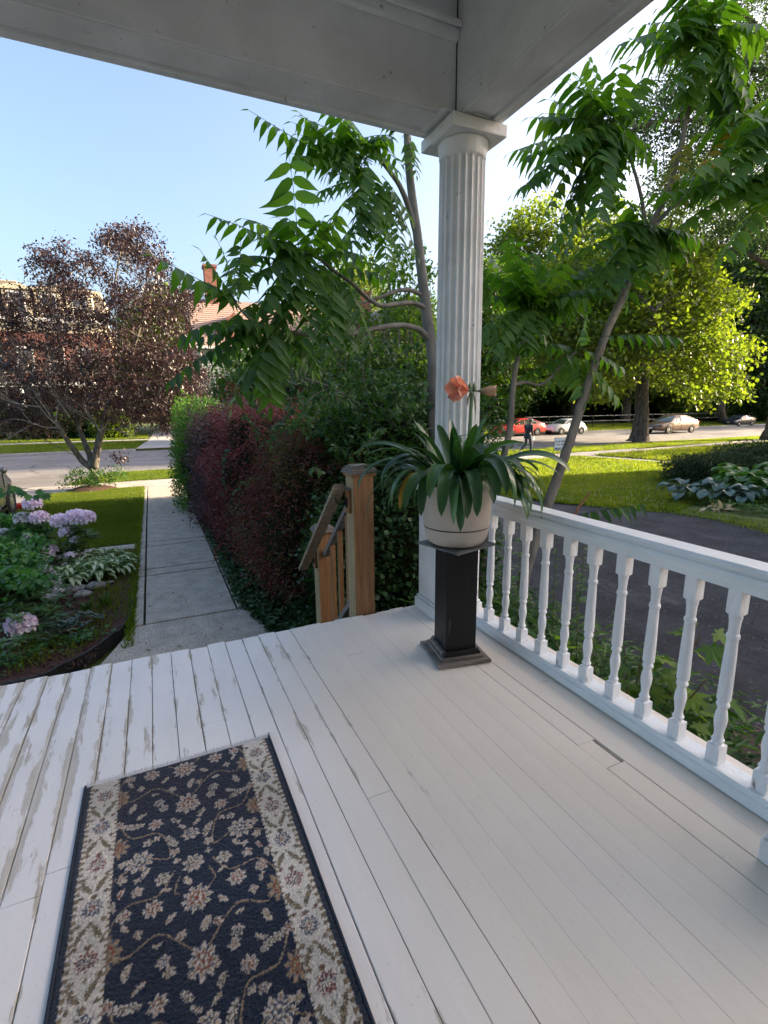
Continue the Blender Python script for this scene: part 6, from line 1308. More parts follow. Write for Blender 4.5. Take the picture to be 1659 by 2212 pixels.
MB().prism([(-.16,.06),(.16,.06),(.18,.16),(.10,.24),(-.08,.27),(-.17,.20)], 0, -.2, .2).obj('housing', pm('red_plastic', (.35,.02,.02),(.45,.03,.03), 9, .4, 0), t, bevel=.03)
for x, y in ((-.2,-.14),(.2,-.14),(-.2,.14),(.2,.14)): MB().lathe([(0,-.02),(.08,-.02),(.08,.02),(0,.02)], 14, M=Matrix.Translation((x,y,.08)) @ Matrix.Rotation(pi/2,4,'Y')).obj('wheel', m_tyre, t)

# ================================================================== TREES FURTHER OFF
def inpoly(px, py, pts):
    ins = np.zeros(len(px), bool); j = len(pts)-1
    for i in range(len(pts)):
        xi, yi = pts[i]; xj, yj = pts[j]; c = ((yi > py) != (yj > py)) & (px < (xj-xi)*(py-yi)/(yj-yi+1e-9)+xi); ins ^= c; j = i
    return ins
def crown(pts, d0, dd, n, seed=0):
    """cluster centres filling a crown whose front outline follows pts; depth bulges in the middle"""
    xs_ = [p[0] for p in pts]; ys_ = [p[1] for p in pts]; cx_, cy_ = np.mean(xs_), np.mean(ys_); r = np.random.default_rng(seed)
    px = r.uniform(min(xs_), max(xs_), n*4); py = r.uniform(min(ys_), max(ys_), n*4); k = inpoly(px, py, pts); px = px[k][:n]; py = py[k][:n]
    rx = (max(xs_)-min(xs_))/2; ry = (max(ys_)-min(ys_))/2; e = np.sqrt(np.clip(1-((px-cx_)/rx)**2*.8-((py-cy_)/ry)**2*.8, .05, 1))
    d = d0+dd*e*r.uniform(-1, 1, len(px))
    v = np.array([tuple(cF)])+np.outer((px-829.5)/FPX, np.array(cR))+np.outer((1106-py)/FPX, np.array(cU)); return np.array([0,0,EYE])+v*d[:, None]
def ftree(name, label, base, trunk, limbs, C, per, spread, size, mat, r0, W=.6, tmpl=DIAMOND, bark=None, twig_every=3, cat='tree', group=None, droop=.3, flat=.7):
    t = thing(name, label, cat, tuple(base), group=group); b = Vector(base); bark = bark or m_barkd
    mb = MB(); Q = limb(mb, [p-b for p in trunk], r0, r0*.35, 10, 5, r0*.05); mb.obj('trunk', bark, t, smooth=True); nodes = [q for q in Q[len(Q)//2:]]
    mb = MB()
    for L_ in limbs:
        q = limb(mb, [p-b for p in L_], r0*.42, r0*.10, 7, 4, r0*.04); nodes += q[2:]
    if flat <= .6: C = C[noise3(C*np.array([.35,.35,2.2]), .55, 17) < .30]   # boughs in layers with air between
    C = C - np.array(b); NA = np.array([tuple(q) for q in nodes]); 
    for c in C[::twig_every]:
        j = np.argmin(((NA-c)**2).sum(1)); a = Vector(NA[j]); c_ = Vector(c); m_ = a.lerp(c_, .5)+Vector((random.uniform(-.1,.1), random.uniform(-.1,.1), .12))*(c_-a).length
        rr_ = max(.006, r0*.09); mb.tube([a, m_, c_], [rr_, rr_*.6, rr_*.25], 4, cap=False)
    if mb.V: mb.obj('branches', bark, t)
    cv = (noise3(C, 2.2/max(1, spread*6), 3)+1)/2
    leafmesh('crown', [cluster_leaves(C, per, spread, size, size*W, tmpl, droop, np.clip(cv, 0, 1), flat)], mat, t); return t
m_barkd = pm('dark_rough_bark', (.035,.028,.022),(.12,.10,.08), 9, .95, 1.0, 30, stretch=(1,1,.3))
m_barkg = pm('grey_green_bark', (.05,.046,.034),(.14,.125,.10), 9, .95, .9, 30, stretch=(1,1,.4), spots=((.10,.12,.05), 12, .6))
m_purp = leafm('purple_leaf', [(0,(.020,.014,.016)),(.5,(.042,.027,.029)),(.85,(.075,.045,.042)),(1,(.12,.06,.04))], .2, .4, (1.2,.8,.65), .6)
m_yel = leafm('sunlit_linden', [(0,(.05,.085,.015)),(.5,(.09,.14,.022)),(1,(.15,.19,.035))], .5, .45, (1.4,1.35,.38))
m_mid = leafm('mid_green_crown', [(0,(.022,.055,.012)),(.5,(.045,.095,.018)),(1,(.085,.14,.025))], .42, .45, (1.35,1.4,.3))
m_darkc = leafm('dark_green_crown', [(0,(.014,.036,.012)),(.5,(.032,.068,.018)),(1,(.065,.11,.026))], .4, .5, (1.2,1.3,.4))
m_loc = leafm('locust_leaf', [(0,(.030,.055,.030)),(.5,(.055,.09,.04)),(1,(.09,.13,.05))], .45, .5, (1.2,1.3,.5))
m_con = leafm('blue_spruce_needles', [(0,(.025,.050,.035)),(1,(.06,.10,.07))], .1, .6)
# purple-leaved tree left of the path
PB = Vector((-1.9,18.05,-1.0)); dP = 15.9
def pt(x, y, d=dP): return at(x, y, d)
C1 = crown([(-260,940),(-300,650),(-120,560),(20,590),(62,640),(60,600),(68,545),(108,518),(150,525),(205,560),(218,500),(262,476),(322,492),(352,540),(392,600),(428,645),(405,700),(430,770),(448,840),(440,880),(390,925),(300,925),(200,905),(120,935)], 16.3, 2.3, 1700, 3)
C1 = C1[~((noise3(C1, 1.5, 8) > .30) & (C1[:, 2] > 3.1))]
tr = ftree('purple_leaf_tree', 'purple-leaved plum tree with three trunks standing at the sidewalk left of the path', PB, [PB, pt(203,1035), pt(200,1010), pt(197,1003)], [], C1, 56, .165, .10, m_purp, .16, W=.5, tmpl=OVAL, bark=m_barkg, twig_every=10000)
mb = MB(); NOD = []
for L_, ra, rb in (([pt(199,1012), pt(176,994), pt(160,971,15.7), pt(143,948,15.5), pt(128,922,15.3), pt(100,880,15.0), pt(60,830,14.8), pt(0,780,14.6)], .105, .03), ([pt(200,1010), pt(190,973), pt(180,948), pt(170,920), pt(176,870,16.2), pt(200,800,16.4), pt(230,700,16.6), pt(250,600,16.6), pt(268,500,16.6)], .095, .02),
      ([pt(204,1012), pt(208,985), pt(214,952), pt(219,932)], .12, .10), ([pt(219,936), pt(240,900,16.2), pt(290,860,16.4), pt(350,820,16.4), pt(410,790,16.3)], .05, .015), ([pt(217,936), pt(230,880,15.8), pt(280,780,15.6), pt(320,650,15.6), pt(350,570,15.7)], .055, .015),
      ([pt(172,915), pt(150,850,16.3), pt(130,750,16.5), pt(110,640,16.6), pt(110,540,16.6)], .06, .015), ([pt(115,900,15.2), pt(60,880,15.6), pt(-40,850,16), pt(-150,780,16.5)], .06, .02), ([pt(190,840,16.3), pt(170,720,16.8), pt(180,600,17)], .05, .014)):
    q = limb(mb, [p-PB for p in L_], ra, rb, 9, 5, .008); NOD += q[4:]
NA = np.array([tuple(q) for q in NOD])
for c in (C1-np.array(PB))[::2]:
    j = np.argmin(((NA-c)**2).sum(1)); a = Vector(NA[j]); c_ = Vector(c)
    if (c_-a).length > 1.6: continue
    m_ = a.lerp(c_, .5)+Vector((random.uniform(-.12,.12), random.uniform(-.12,.12), .1))*(c_-a).length; mb.tube([a, m_, c_], [.014,.008,.003], 4, cap=False)
mb.obj('limbs', m_barkg, tr, smooth=True)
# bare dead twigs low on the left side
mb = MB(); rb_ = random.Random(5)
def twigtree(p, d, l, r, dep):
    q = p+d*l; m_ = p.lerp(q, .5)+Vector((rb_.uniform(-1,1), rb_.uniform(-1,1), rb_.uniform(-1,1)))*l*.10; mb.tube([p, m_, q], [r, r*.8, r*.62], 4, cap=False)
    if dep == 0: return
    for k in range(3 if dep > 2 else 2):
        s = rb_.uniform(.45,1); d2 = (d+Vector((rb_.uniform(-1,1), rb_.uniform(-1,1), rb_.uniform(-.8,.8)))*.75).normalized(); twigtree(p.lerp(q, s), d2, l*rb_.uniform(.6,.85), r*.6, dep-1)
for (x0,y0,x1,y1,d,l) in ((219,932,150,880,15.4,.9),(219,932,255,870,15.5,.6),(130,925,70,860,15.0,1.1),(130,925,20,900,15.0,1.1),(110,900,50,800,14.9,1.1),(120,915,150,830,15.0,1.0),(90,880,0,860,14.7,1.1),(150,900,90,780,14.9,1.2),(219,935,190,890,15.3,.7),(60,880,-30,830,14.7,1.0),(215,930,300,925,15.5,.6)):
    a = at(x0,y0,d)-PB; b = at(x1,y1,d-.2)-PB; twigtree(a, (b-a).normalized(), l, .017, 5)
mb.obj('dead_twigs', pm('pale_dead_twig', (.14,.12,.10),(.26,.23,.20), 9, .9, 0), tr)
t = thing('mulch_mound', 'mound of bark mulch and suckers round the foot of the purple-leaved tree', 'mound', (-1.9,18.0,G)); MB().lathe([(.75,-.01),(.6,.04),(.4,.10),(.2,.13),(0,.14)], 20, cap=False).obj('mound', m_mulch, t, smooth=True)
C = np.c_[rng.normal(-1.0*0,.32,60), rng.normal(-.1,.28,60), rng.uniform(.15,.62,60)]; C[::2, 0] -= .30; C[1::2, 0] += .40
leafmesh('suckers', [cluster_leaves(C, 34, .09, .075, .035, DIAMOND, -.3)], m_vine, t)
C = np.array([tuple(at(rng.uniform(228,275), rng.uniform(975,1000), 15.7)-PB) for _ in range(14)]); leafmesh('low_twig_leaves', [cluster_leaves(C, 10, .08, .09, .05, OVAL, .3)], m_purp, tr)

# big linden and its neighbours on the right
B0 = Vector((30.2,23.85,-1.0)); dB = 34.0
def g(x, y, d=dB): return at(x, y, d)
ftree('linden_tree', 'large linden with glowing yellow-green crown and thick dark trunk beside the street', B0, [B0, g(1386,900), g(1388,820), g(1392,740), g(1385,650), g(1380,560)], [[g(1388,820), g(1330,760), g(1260,720,32), g(1200,700,31)], [g(1390,800), g(1450,740,35), g(1530,710,36), g(1590,720,36)], [g(1388,740), g(1330,660,33), g(1280,600,32)], [g(1388,720), g(1450,640,35), g(1510,580,36)], [g(1388,790), g(1400,720,30), g(1420,660,28)]],
      crown([(1120,760),(1090,690),(1150,640),(1140,590),(1215,575),(1240,520),(1300,540),(1330,470),(1390,500),(1440,450),(1480,520),(1540,530),(1530,590),(1600,640),(1570,700),(1640,760),(1590,800),(1600,860),(1555,850),(1520,875),(1450,835),(1400,835),(1340,840),(1300,870),(1250,850),(1200,800)], 34, 5.5, 1500, 5), 34, .50, .27, m_yel, .52, W=.8, tmpl=OVAL, flat=.5)
# flare of the linden's roots
MB().lathe([(.85,-.02),(.66,.12),(.56,.45),(.50,1.0)], 14, c=tuple(B0), fr=lambda th, z: 1+.10*sin(3*th+1)+.06*sin(7*th), cap=False).obj('root_flare', m_barkd, smooth=True); o = bpy.data.objects['root_flare']; o.parent = [x for x in bpy.data.objects if x.name.startswith('linden_tree')][0]; o.matrix_parent_inverse = Matrix.Translation(-B0)
B1 = Vector((56.0,46.8,-.97)); d1 = 65
ftree('maple_tree', 'brown-trunked tree just left of the big trunk, its foliage behind the linden', B1, [B1, at(1353,880,d1), at(1358,820,d1), at(1365,700,d1)], [[at(1356,840,d1), at(1400,760,d1), at(1450,700,d1)], [at(1358,830,d1), at(1300,760,d1), at(1250,700,d1)]], crown([(1180,760),(1220,640),(1320,560),(1450,560),(1540,640),(1560,780),(1480,830),(1400,860),(1300,850),(1220,860)], 66, 7, 800, 6), 34, .8, .42, m_yel, .75, W=.8)
B2 = Vector((70.5,45.0,-.97)); d2 = 69
ftree('young_tree', 'low yellow-green tree drooping between the bronze and black cars', B2, [B2, at(1488,900,d2), at(1492,860,d2), at(1495,800,d2)], [[at(1490,890,d2), at(1540,860,d2)], [at(1490,890,d2), at(1450,850,d2)]], crown([(1425,880),(1430,800),(1470,740),(1540,740),(1600,790),(1610,850),(1580,905),(1540,885),(1500,905),(1450,915)], 67, 4, 520, 7), 40, .55, .34, m_yel, .7, W=.8)
B3 = Vector((37.6,19.9,-1.0)); d3 = 34
ftree('locust_tree', 'fine-leaved tall locust overhanging the top right corner of the picture', B3, [B3, at(1675,900,d3), at(1700,700,d3), at(1720,500,d3), at(1720,250,d3), at(1700,50,d3)], [[at(1720,450,d3), at(1640,400,33), at(1560,382,32), at(1470,395,31), at(1420,400,31)], [at(1720,330,d3), at(1620,280,32), at(1520,262,31), at(1420,262,30), at(1340,290,30)], [at(1705,620,d3), at(1640,560,33), at(1560,540,33), at(1500,570,33)], [at(1720,150,d3), at(1640,60,33), at(1560,20,32), at(1450,60,31)], [at(1720,220,d3), at(1660,160,32), at(1580,150,31), at(1480,180,31)]],
      np.concatenate([crown([(1330,330),(1400,180),(1520,60),(1700,-60),(1900,-40),(1950,400),(1850,560),(1700,520),(1560,520),(1440,430)], 33, 4, 1500, 8)]), 46, .5, .22, m_loc, .5, W=.55, flat=.35)
ftree('dark_maple', 'dense dark maple hanging in from the right edge above the black car', Vector((82,38,-1.0)), [Vector((82,38,-1.0)), at(1700,800,72), at(1700,600,72), at(1700,450,72)], [[at(1700,700,72), at(1640,680,71), at(1580,700,70)], [at(1700,620,72), at(1640,600,71), at(1570,620,70)], [at(1700,560,72), at(1640,500,71)]],
      crown([(1500,640),(1560,560),(1660,500),(1800,480),(1900,600),(1880,820),(1760,870),(1640,850),(1600,780),(1540,760),(1480,700)], 72, 7, 1300, 9), 38, .85, .45, m_darkc, .7, W=.8, tmpl=OVAL, flat=.3)
B5 = Vector((61.3,60,-.97)); d5 = 77
ftree('street_tree', 'slim dark trunk rising behind the white car with a mid green crown', B5, [B5, at(1213,880,d5), at(1213,800,d5), at(1210,700,d5)], [[at(1213,800,d5), at(1260,740,d5)], [at(1213,790,d5), at(1160,730,d5)]], crown([(1060,820),(1070,700),(1120,620),(1220,580),(1320,640),(1330,760),(1290,840),(1230,860),(1160,850),(1110,880)], 77, 8, 700, 10), 34, 1.0, .5, m_mid, .8, W=.8)
ftree('background_tree', 'dark leafy tree directly right of the column above the red car', Vector((33,47,-.97)), [Vector((33,47,-.97)), at(1085,840,55), at(1085,740,55)], [], crown([(985,860),(990,700),(1020,600),(1080,560),(1150,600),(1180,720),(1170,840),(1130,870),(1060,885)], 56, 6, 700, 11), 38, .75, .36, m_mid, .5, W=.8)
for i,(bx,by,dd_,pts,nn,mt,lab) in enumerate([
 (52,52,70,[(1040,860),(1045,560),(1100,470),(1180,430),(1260,470),(1330,440),(1380,560),(1360,800),(1250,860)],950,m_yel,'tall green tree behind the thin sapling, filling the gap right of the column'),
 (78,52,88,[(1330,800),(1350,520),(1420,380),(1520,330),(1600,420),(1660,400),(1760,520),(1740,800),(1560,860)],1000,m_loc,'very tall grey-green tree behind the linden'),
 (62,38,66,[(1560,900),(1500,800),(1560,700),(1640,640),(1760,600),(1900,700),(1880,900),(1700,910)],800,m_darkc,'dark spreading tree behind the black car at the right edge')]):
    b_ = Vector((bx,by,-.97)); cx_ = sum(p[0] for p in pts)/len(pts)
    ftree('background_tree', lab, b_, [b_, b_+Vector((0,0,4)), at(cx_,620,dd_)], [], crown(pts, dd_, 6, nn, 90+i), 40, 1.0, .5, mt, .5, W=.75)
# conifer at the right edge
B6 = Vector((76,38,-.97)); t = thing('blue_spruce', 'blue-green spruce boughs at the right edge beyond the black car', 'tree', tuple(B6)); MB().tube([(0,0,0),(0,0,11)], [.35,.05], 8).obj('trunk', m_barkd, t)
parts = []
for k in range(150):
    z = .6+10*(k/150)**1.1; a = k*2.4; R = 3.9*(1-z/11.5); C = np.array([[cos(a)*R*s, sin(a)*R*s, z-.12*R*s*s] for s in np.linspace(.15,1,7)]); parts.append(cluster_leaves(C, 16, .16, .30, .06, DIAMOND, .1))
leafmesh('needles', parts, m_con, t)
# left and centre background
ftree('garden_tree', 'yellow-green tree glowing behind the purple one, across the street', Vector((1.4,67,-.97)), [Vector((1.4,67,-.97)), at(330,840,61), at(328,740,61)], [], crown([(225,850),(240,740),(300,660),(350,620),(400,650),(425,740),(432,850),(360,880),(280,880)], 61, 5, 620, 12), 40, .8, .42, m_yel, .3, W=.8)
ftree('background_tree', 'pale sunlit treetop behind the pink-roofed house', Vector((32,82,-.97)), [Vector((32,82,-.97)), at(765,700,88), at(765,600,88)], [], crown([(690,720),(700,600),(750,560),(800,565),(835,640),(850,720)], 88, 6, 360, 13), 30, 1.1, .45, m_yel, .6, W=.7)
ftree('background_tree', 'leafy green tree between the hedge and the pink-roofed house', Vector((9.5,36.8,-.97)), [Vector((9.5,36.8,-.97)), at(560,860,38), at(560,800,38)], [], crown([(440,880),(450,830),(490,800),(520,760),(560,790),(620,770),(680,780),(760,740),(830,720),(870,660),(900,640),(935,640),(960,900),(700,900)], 38, 3, 900, 14), 36, .5, .24, m_mid, .3, W=.75)
hedge_part('round_bush', 'sunlit round bush beside the driveway across the street', 'bush', (-3.0,48.6,.1), (1.5,1.3,1.25), 9000, .20, m_yel, 61, m_core, W=.8)
for i, (x, lab) in enumerate([(-6.4,'dark clipped bush right of the house steps'),(-9.8,'dark clipped bush in front of the cream house'),(-13.4,'dark clipped bush furthest left across the street')]): hedge_part('foundation_bush', lab, 'bush', (x,50.3,.0), (1.9,1.1,1.15), 6000, .22, m_mid, 62+i, m_core, W=.8, group='bushes in front of the cream house')
for i, (x, y, lab, rr_) in enumerate([(58,62,'dark shrub mass behind the bronze car',5),(70,62,'dark shrub bank behind the low yellow tree',6),(84,60,'dark shrub bank behind the black car',6),(46,58,'pale shrub behind the white car',4.5),(98,56,'dark shrub bank at the far right',7)]):
    hedge_part('shrub_bank', lab, 'shrubs', (x,y,1.2), (rr_,2.2,2.6), 9000, .45, m_loc if i == 3 else m_mid, 70+i, m_core, W=.7, group='shrubs beyond the far sidewalk')
# wall of trees closing the horizon
P = []; 
for a in np.linspace(-30, 85, 74):
    d = rng.uniform(105,150); az = radians(a); h = rng.uniform(6,11) if a > 14 else rng.uniform(3,6); c = np.array([sin(az)*d, cos(az)*d, 0]); P.append(c+rng.normal(size=(150,3))*np.array([6,4,h*.42])+np.array([0,0,h*.5]))
P = np.concatenate(P); P = P[P[:, 2] > -1.2]; stuff(leafmesh('distant_trees', [cluster_leaves(P, 8, 1.4, 1.3, 1.0, DIAMOND, .2)], m_darkc), 'far-off belt of trees closing the street', 'trees')
for i, (a, h) in enumerate(((48,20),(53,24),(58,21),(64,25),(70,22))):
    az = radians(a); d = 95; b = Vector((sin(az)*d, cos(az)*d, -1)); C = rng.normal(size=(330,3))*np.array([5,4,h*.22])+np.array([b.x, b.y, h*.52])
    ftree('tall_background_tree', ['tall pale-topped tree seen through the linden crown','tallest far tree right of the leaning trunk','far tree left of the locust limbs','far tree behind the dark maple','far tree outside the right edge'][i], b, [b, b+Vector((0,0,h*.4)), b+Vector((0,0,h*.7))], [], C, 30, 1.3, .6, m_loc if i % 2 == 0 else m_mid, .5, W=.7, group='tall trees far down the street')
# trees of the gardens to the right, outside the frame; they throw the long evening shadows
for i, (x, y, h, s) in enumerate(((64,9.5,12,3.4),(110,26,13,4.0),(120,44,14,4.5))):
    b = Vector((x, y, -1)); C = rng.normal(size=(300,3))*np.array([s*.5,s*.5,h*.17])+np.array([x, y, h*.60])
    ftree('yard_tree', ['broad tree in the second garden','street tree two doors down','street tree far along the road'][i]+' beyond the right edge', b, [b, b+Vector((0,0,h*.35)), b+Vector((.3,0,h*.7))], [], C, 30, .7, .45, m_mid, .35, W=.8, group='garden trees to the right')

# ================================================================== HOUSES
m_cream2 = pm('cream_masonry', (.50,.43,.30),(.60,.53,.38), 3, .8, .2); m_brick = pm('red_brick', (.17,.07,.05),(.26,.11,.08), 6, .9, .4, 30); m_slates = pm('slate_roof', (.10,.085,.075),(.17,.15,.13), 8, .8, .3); m_pink = pm('terracotta_shingle', (.27,.18,.145),(.38,.27,.22), 12, .9, .5, 60, stretch=(1,1,3)); m_wt = pm('white_wood', (.62,.61,.57),(.70,.69,.65), 3, .6, 0); m_winr = pm('house_window_glass', (.05,.065,.085),(.10,.12,.15), 1.5, .08, 0, spec=1); m_sage = pm('sage_clapboard', (.30,.34,.29),(.38,.42,.36), 3, .7, .2, 20, stretch=(.3,.3,4)); m_greyr = pm('grey_shingle', (.14,.14,.15),(.22,.22,.23), 9, .9, .3)
YA = 53.0; zt = plY(0,611,YA).z; zc_ = plY(0,700,YA).z; xr_ = plY(222,700,YA).x
ha = thing('town_house', 'large cream-topped brick house with mansard roof behind the purple tree', 'house', (-10,YA,-1))
def hb(name, x0, x1, y0, y1, z0, z1, mat, par=ha, bevel=0): l = par.location; return MB().box(x0-l.x, x1-l.x, y0-l.y, y1-l.y, z0-l.z, z1-l.z).obj(name, mat, par, bevel=bevel)
hb('wall', -24, xr_, YA, YA+12, -1, zc_-.5, m_brick); hb('frieze', -24.1, xr_+.1, YA-.08, YA+12.1, zc_-.5, zc_+.25, m_cream2); hb('cornice', -24.4, xr_+.4, YA-.45, YA+12.4, zc_+.255, zc_+.6, m_wt, bevel=.08)
l = ha.location; MB().prism([(YA-l.y+.1, zc_+.605-l.z),(YA-l.y+1.0, zt-.5-l.z),(YA+11-l.y, zt-.5-l.z),(YA+11.9-l.y, zc_+.605-l.z)], 0, -24-l.x, xr_-l.x).obj('mansard_roof', m_slates, ha); hb('roof_edge', -24.2, xr_+.1, YA+.6, YA+11.4, zt-.495, zt, m_cream2, bevel=.05)
def win(par, xc, zc2, w_, h_, yf, fr=m_wt, arch=False, name='window'):
    l = par.location; f = bpy.data.objects.new(name, None); COL.objects.link(f); f.parent = par; f.location = (xc-l.x, yf-l.y, zc2-l.z)
    mb = MB()
    for a in ((-w_/2-.12,-w_/2,-h_/2,h_/2),(w_/2,w_/2+.12,-h_/2,h_/2),(-w_/2-.15,w_/2+.15,h_/2,h_/2+.18),(-w_/2-.18,w_/2+.18,-h_/2-.12,-h_/2)): mb.box(a[0],a[1],-.10,.02,a[2],a[3])
    mb.box(-w_/2,w_/2,-.05,.0,-.04,.04).obj('frame', fr, f); MB().box(-w_/2,w_/2,-.02,.04,-h_/2,h_/2).obj('pane', m_winr, f); return f
zd = (zc_+.6+zt-.5)/2
for k in range(9):
    xc = xr_-1.6-2.25*k; l = ha.location
    MB().box(xc-1.0-l.x, xc+1.0-l.x, -.05, 1.2, zd-1.35-l.z, zd+1.15-l.z).obj('dormer', m_cream2, ha, bevel=.03)
    for s_ in (-.82,.82): MB().box(xc+s_-.16-l.x, xc+s_+.16-l.x, -.16, -.052, zd-1.3-l.z, zd+1.05-l.z).obj('pilaster', m_cream2, ha, bevel=.02)
    pts = [(xc-l.x+1.15*cos(a), zd+1.16-l.z+.42*sin(a)) for a in np.linspace(0, pi, 9)]; MB().prism(pts, 1, -.25, 1.0).obj('pediment', m_cream2, ha)
    win(ha, xc, zd-.1, .95, 1.9, YA-.06)
    win(ha, xc, 5.6, 1.0, 1.9, YA-.01); win(ha, xc, 2.1, 1.0, 2.0, YA-.01)
hb('porch_roof', -20, xr_-1, YA-2.6, YA-.01, 3.3, 3.75, m_wt); 
for k in range(6): MB().lathe([(.17,0),(.14,4.1)], 12, c=(-19.6-l.x+3.4*k, -2.4, .1)).obj('porch_post', m_wt, ha, smooth=True)
u = plY(18,607,YA+2); t = thing('rooftop_unit', 'tan air-conditioning unit on the cream house roof', 'air conditioner', (u.x, u.y, zt)); MB().box(-.65,.65,-.5,.5,0,.55).obj('casing', m_cream2, t, bevel=.03); [MB().box(-.6+.13*k,-.53+.13*k,-.515,-.502,.06,.5).obj('louvre', m_slates, t) for k in range(10)]
u = plY(41,611,YA+2); tag(MB().lathe([(.10,0),(.10,.3),(.22,.32),(.22,.48),(0,.52)], 10, c=(u.x, u.y, zt)).obj('roof_vent', m_slates), 'small round vent beside the rooftop unit', 'vent')
# pink-roofed house
YB = 50.0; pe_ = plY(470,748,YB); xL = plY(434,760,YB).x; xR = plY(720,770,YB).x; ze = plY(600,757,YB).z; zr = plY(560,655,YB+5.5).z
hbh = thing('gabled_house', 'sage clapboard house with a big pinkish shingle roof and brick chimney seen through the leaves', 'house', (10,YB,-1)); l = hbh.location
hb('wall', xL, xR, YB, YB+11, -1, ze, m_sage, hbh)
for k in range(20):
    z = ze-.25-k*.32; MB().box(xL-l.x-.01, xR-l.x, -.035, -.002, z-l.z, z+.03-l.z).obj('clapboard_edge', m_wt if k == 0 else m_sage, hbh)
mb = MB(); sh = 22
for k in range(sh):   # courses of shingles, each a little proud of the one above
    f0, f1 = k/sh, (k+1)/sh; y0 = -.6+6.1*f0; y1 = -.6+6.1*f1+.05; z0 = ze+(zr-ze)*f0-l.z+.05; z1 = ze+(zr-ze)*f1-l.z; MB().add([(xL-l.x-.5,y0,z0),(xR-l.x+.5,y0,z0),(xR-l.x+.5,y1,z1),(xL-l.x-.5,y1,z1),(xL-l.x-.5,y0,z0-.06),(xR-l.x+.5,y0,z0-.06)], [(0,1,2,3),(0,4,5,1)]).obj('shingle_course', m_pink, hbh)
MB().add([(xL-l.x-.5,5.5,zr-l.z),(xR-l.x+.5,5.5,zr-l.z),(xR-l.x+.5,11.6,ze-l.z),(xL-l.x-.5,11.6,ze-l.z)], [(0,1,2,3)]).obj('rear_roof', m_pink, hbh)
MB().add([(xL-l.x+.005,0,ze-l.z),(xL-l.x+.005,11,ze-l.z),(xL-l.x+.005,5.5,zr-.1-l.z)], [(0,1,2)]).obj('gable_wall', m_sage, hbh)
for a, b in (((-.62,ze-.05),(5.5,zr+.04)),((11.6,ze-.05),(5.5,zr+.04))): MB().tube([(xL-l.x-.52,a[0],a[1]-l.z),(xL-l.x-.52,b[0],b[1]-l.z)], .11, 4).obj('barge_board', m_barkd, hbh)
hb('fascia', xL-.4, xR+.4, YB-.72, YB-.6, ze-.12, ze+.08, m_wt, hbh)
for xx, zz in ((xL+1.6,3.2),(xL+4.4,3.2),(xL+7.4,3.2),(xL+1.6,.6),(xL+7.4,.6)): win(hbh, xx, zz, 1.0, 1.7, YB-.04)
ch = plY(452,580,YB+5.5); chz = ch.z
MB().box(ch.x-.55-l.x, ch.x+.55-l.x, 4.9, 6.1, ze-l.z, chz-l.z).obj('chimney', m_brick, hbh); MB().box(ch.x-.65-l.x, ch.x+.65-l.x, 4.8, 6.2, chz-l.z+.001, chz+.25-l.z).obj('chimney_cap', m_brick, hbh)
dm = plY(505,700,YB+1); MB().prism([(dm.x-1.7-l.x, dm.z-1.6-l.z),(dm.x+1.7-l.x, dm.z-1.6-l.z),(dm.x+1.7-l.x, dm.z-.6-l.z),(dm.x-l.x, dm.z+1.0-l.z),(dm.x-1.7-l.x, dm.z-.6-l.z)], 1, .6, 5).obj('dormer', m_brick, hbh)
# grey-roofed house with the second chimney
YC = 58.0; c0 = plY(775,700,YC); c1 = plY(905,700,YC); rdg = plY(852,640,YC)
hc = thing('grey_roof_house', 'brick house with grey shingle gable and tall red chimney behind the vine-covered shrubs', 'house', ((c0.x+c1.x)/2, YC, -1)); l = hc.location
hb('wall', c0.x, c1.x+4, YC, YC+10, -1, c0.z, m_brick, hc)
MB().prism([(c0.x-l.x-.4, c0.z-l.z),(c1.x+4.4-l.x, c0.z-l.z),(rdg.x+2-l.x, rdg.z-l.z)], 1, -.4, 10.4).obj('roof', m_greyr, hc)
cc = plY(785,636,YC+1); MB().box(cc.x-.75-l.x, cc.x+.75-l.x, .5, 1.6, 2, cc.z-l.z).obj('chimney', m_brick, hc); MB().box(cc.x-.88-l.x, cc.x+.88-l.x, .38, 1.72, cc.z+.001-l.z, cc.z+.3-l.z).obj('chimney_cap', m_brick, hc)
for xx in (c0.x+2, c0.x+5, c0.x+8): win(hc, xx, 4.5, 1.1, 1.8, YC-.02)
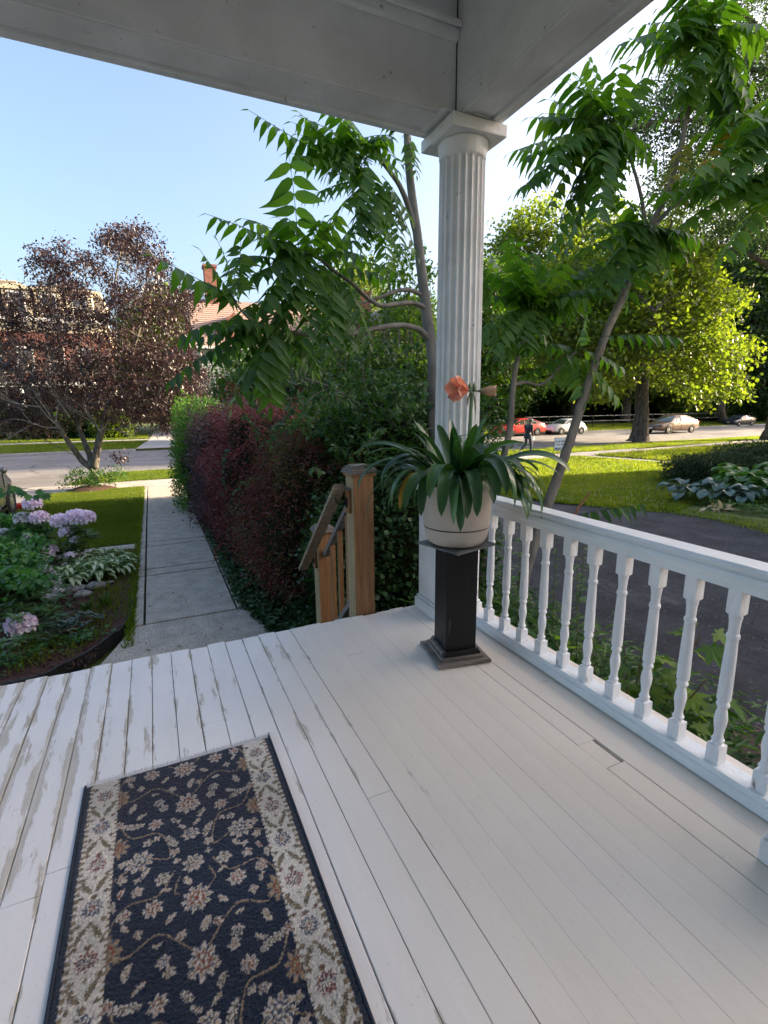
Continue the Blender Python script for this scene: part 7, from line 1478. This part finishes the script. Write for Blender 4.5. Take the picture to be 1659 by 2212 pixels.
# houses seen in scraps through the right-hand trees
def far_house(x, y, w_, d_, h_, wall, roofm, label, rz=0):
    t = thing('far_house', label, 'house', (x, y, -.97), rz); MB().box(-w_/2, w_/2, 0, d_, 0, h_).obj('wall', wall, t); MB().prism([(-w_/2-.5,h_),(w_/2+.5,h_),(0,h_+w_*.33)], 1, -.4, d_+.4).obj('roof', roofm, t)
    for k in range(3):
        for z in (1.8, 4.7):
            f = bpy.data.objects.new('window', None); COL.objects.link(f); f.parent = t; f.location = (-w_/2+w_*(k+.5)/3, -.01, z); MB().box(-.6,.6,-.06,.0,-.95,.95).obj('frame', m_wt, f); MB().box(-.48,.48,-.075,-.061,-.83,.83).obj('pane', m_winr, f)
    MB().box(-.6,.6,-.05,0,0,2.2).obj('door', m_door, t); return t
far_house(60,66,13,10,6.2,m_brick,m_greyr,'red brick house glimpsed left of the white car between tree trunks')
far_house(84,70,12,10,6.4,m_brick,m_slates,'dark red house hidden behind the big trunk')
t = far_house(104,66,13,10,6.4,m_wt,m_greyr,'white half-timbered house glimpsed at the far right through the trees')
for k in range(7): MB().box(-6.2+2*k,-6.05+2*k,-.09,-.002,3.2,6.3).obj('timber', m_barkd, t)
MB().box(-6.4,6.4,-.09,-.002,3.0,3.2).obj('timber', m_barkd, t)
nh = thing('next_door_shade_house', 'unseen neighbouring house outside the right edge, made tall so its shadow covers porch, driveway and near lawn', 'house', (29.5,1,-1));  # unseen house, placed and heightened to keep the low sun off the porch
MB().box(-5.5,6,-14,8.2,0,10.2).obj('wall', m_clap, nh); MB().prism([(-14.4,10.2),(8.6,10.2),(8.4,10.5),(-3,13.8),(-14.4,10.5)], 0, -5.9, 6.4).obj('roof', m_greyr, nh)
for k in range(5):
    for z in (2, 5): f = bpy.data.objects.new('window', None); COL.objects.link(f); f.parent = nh; f.location = (-5.51,-12+4.3*k,z); MB().box(-.06,0,-.6,.6,-.9,.9).obj('frame', m_wt, f); MB().box(-.075,-.061,-.48,.48,-.8,.8).obj('pane', m_winr, f)
# low rail fence across the street
fn = thing('rail_fence', 'thin black post and rail fence on the grass bank behind the white car', 'fence', (48,39,-.98)); 
for k in range(11): MB().tube([(-15+3*k,0,0),(-15+3*k,0,1.32)], .045, 6).obj('post', m_blackp, fn)
m_frl = pm('fence_rail_grey', (.28,.28,.26),(.38,.38,.35), 5, .5, 0, metal=.4)
for z in (1.25,.72): MB().tube([(-15,0,z),(15,0,z)], .022, 6).obj('rail', m_frl, fn)
tag(MB().tube([(0,0,0),(0,0,2.3)], .055, 8).obj('sign_pole', m_blackp, loc=(37.6,36.6,-.98)), 'dark pole at the kerb just right of the white car', 'pole')
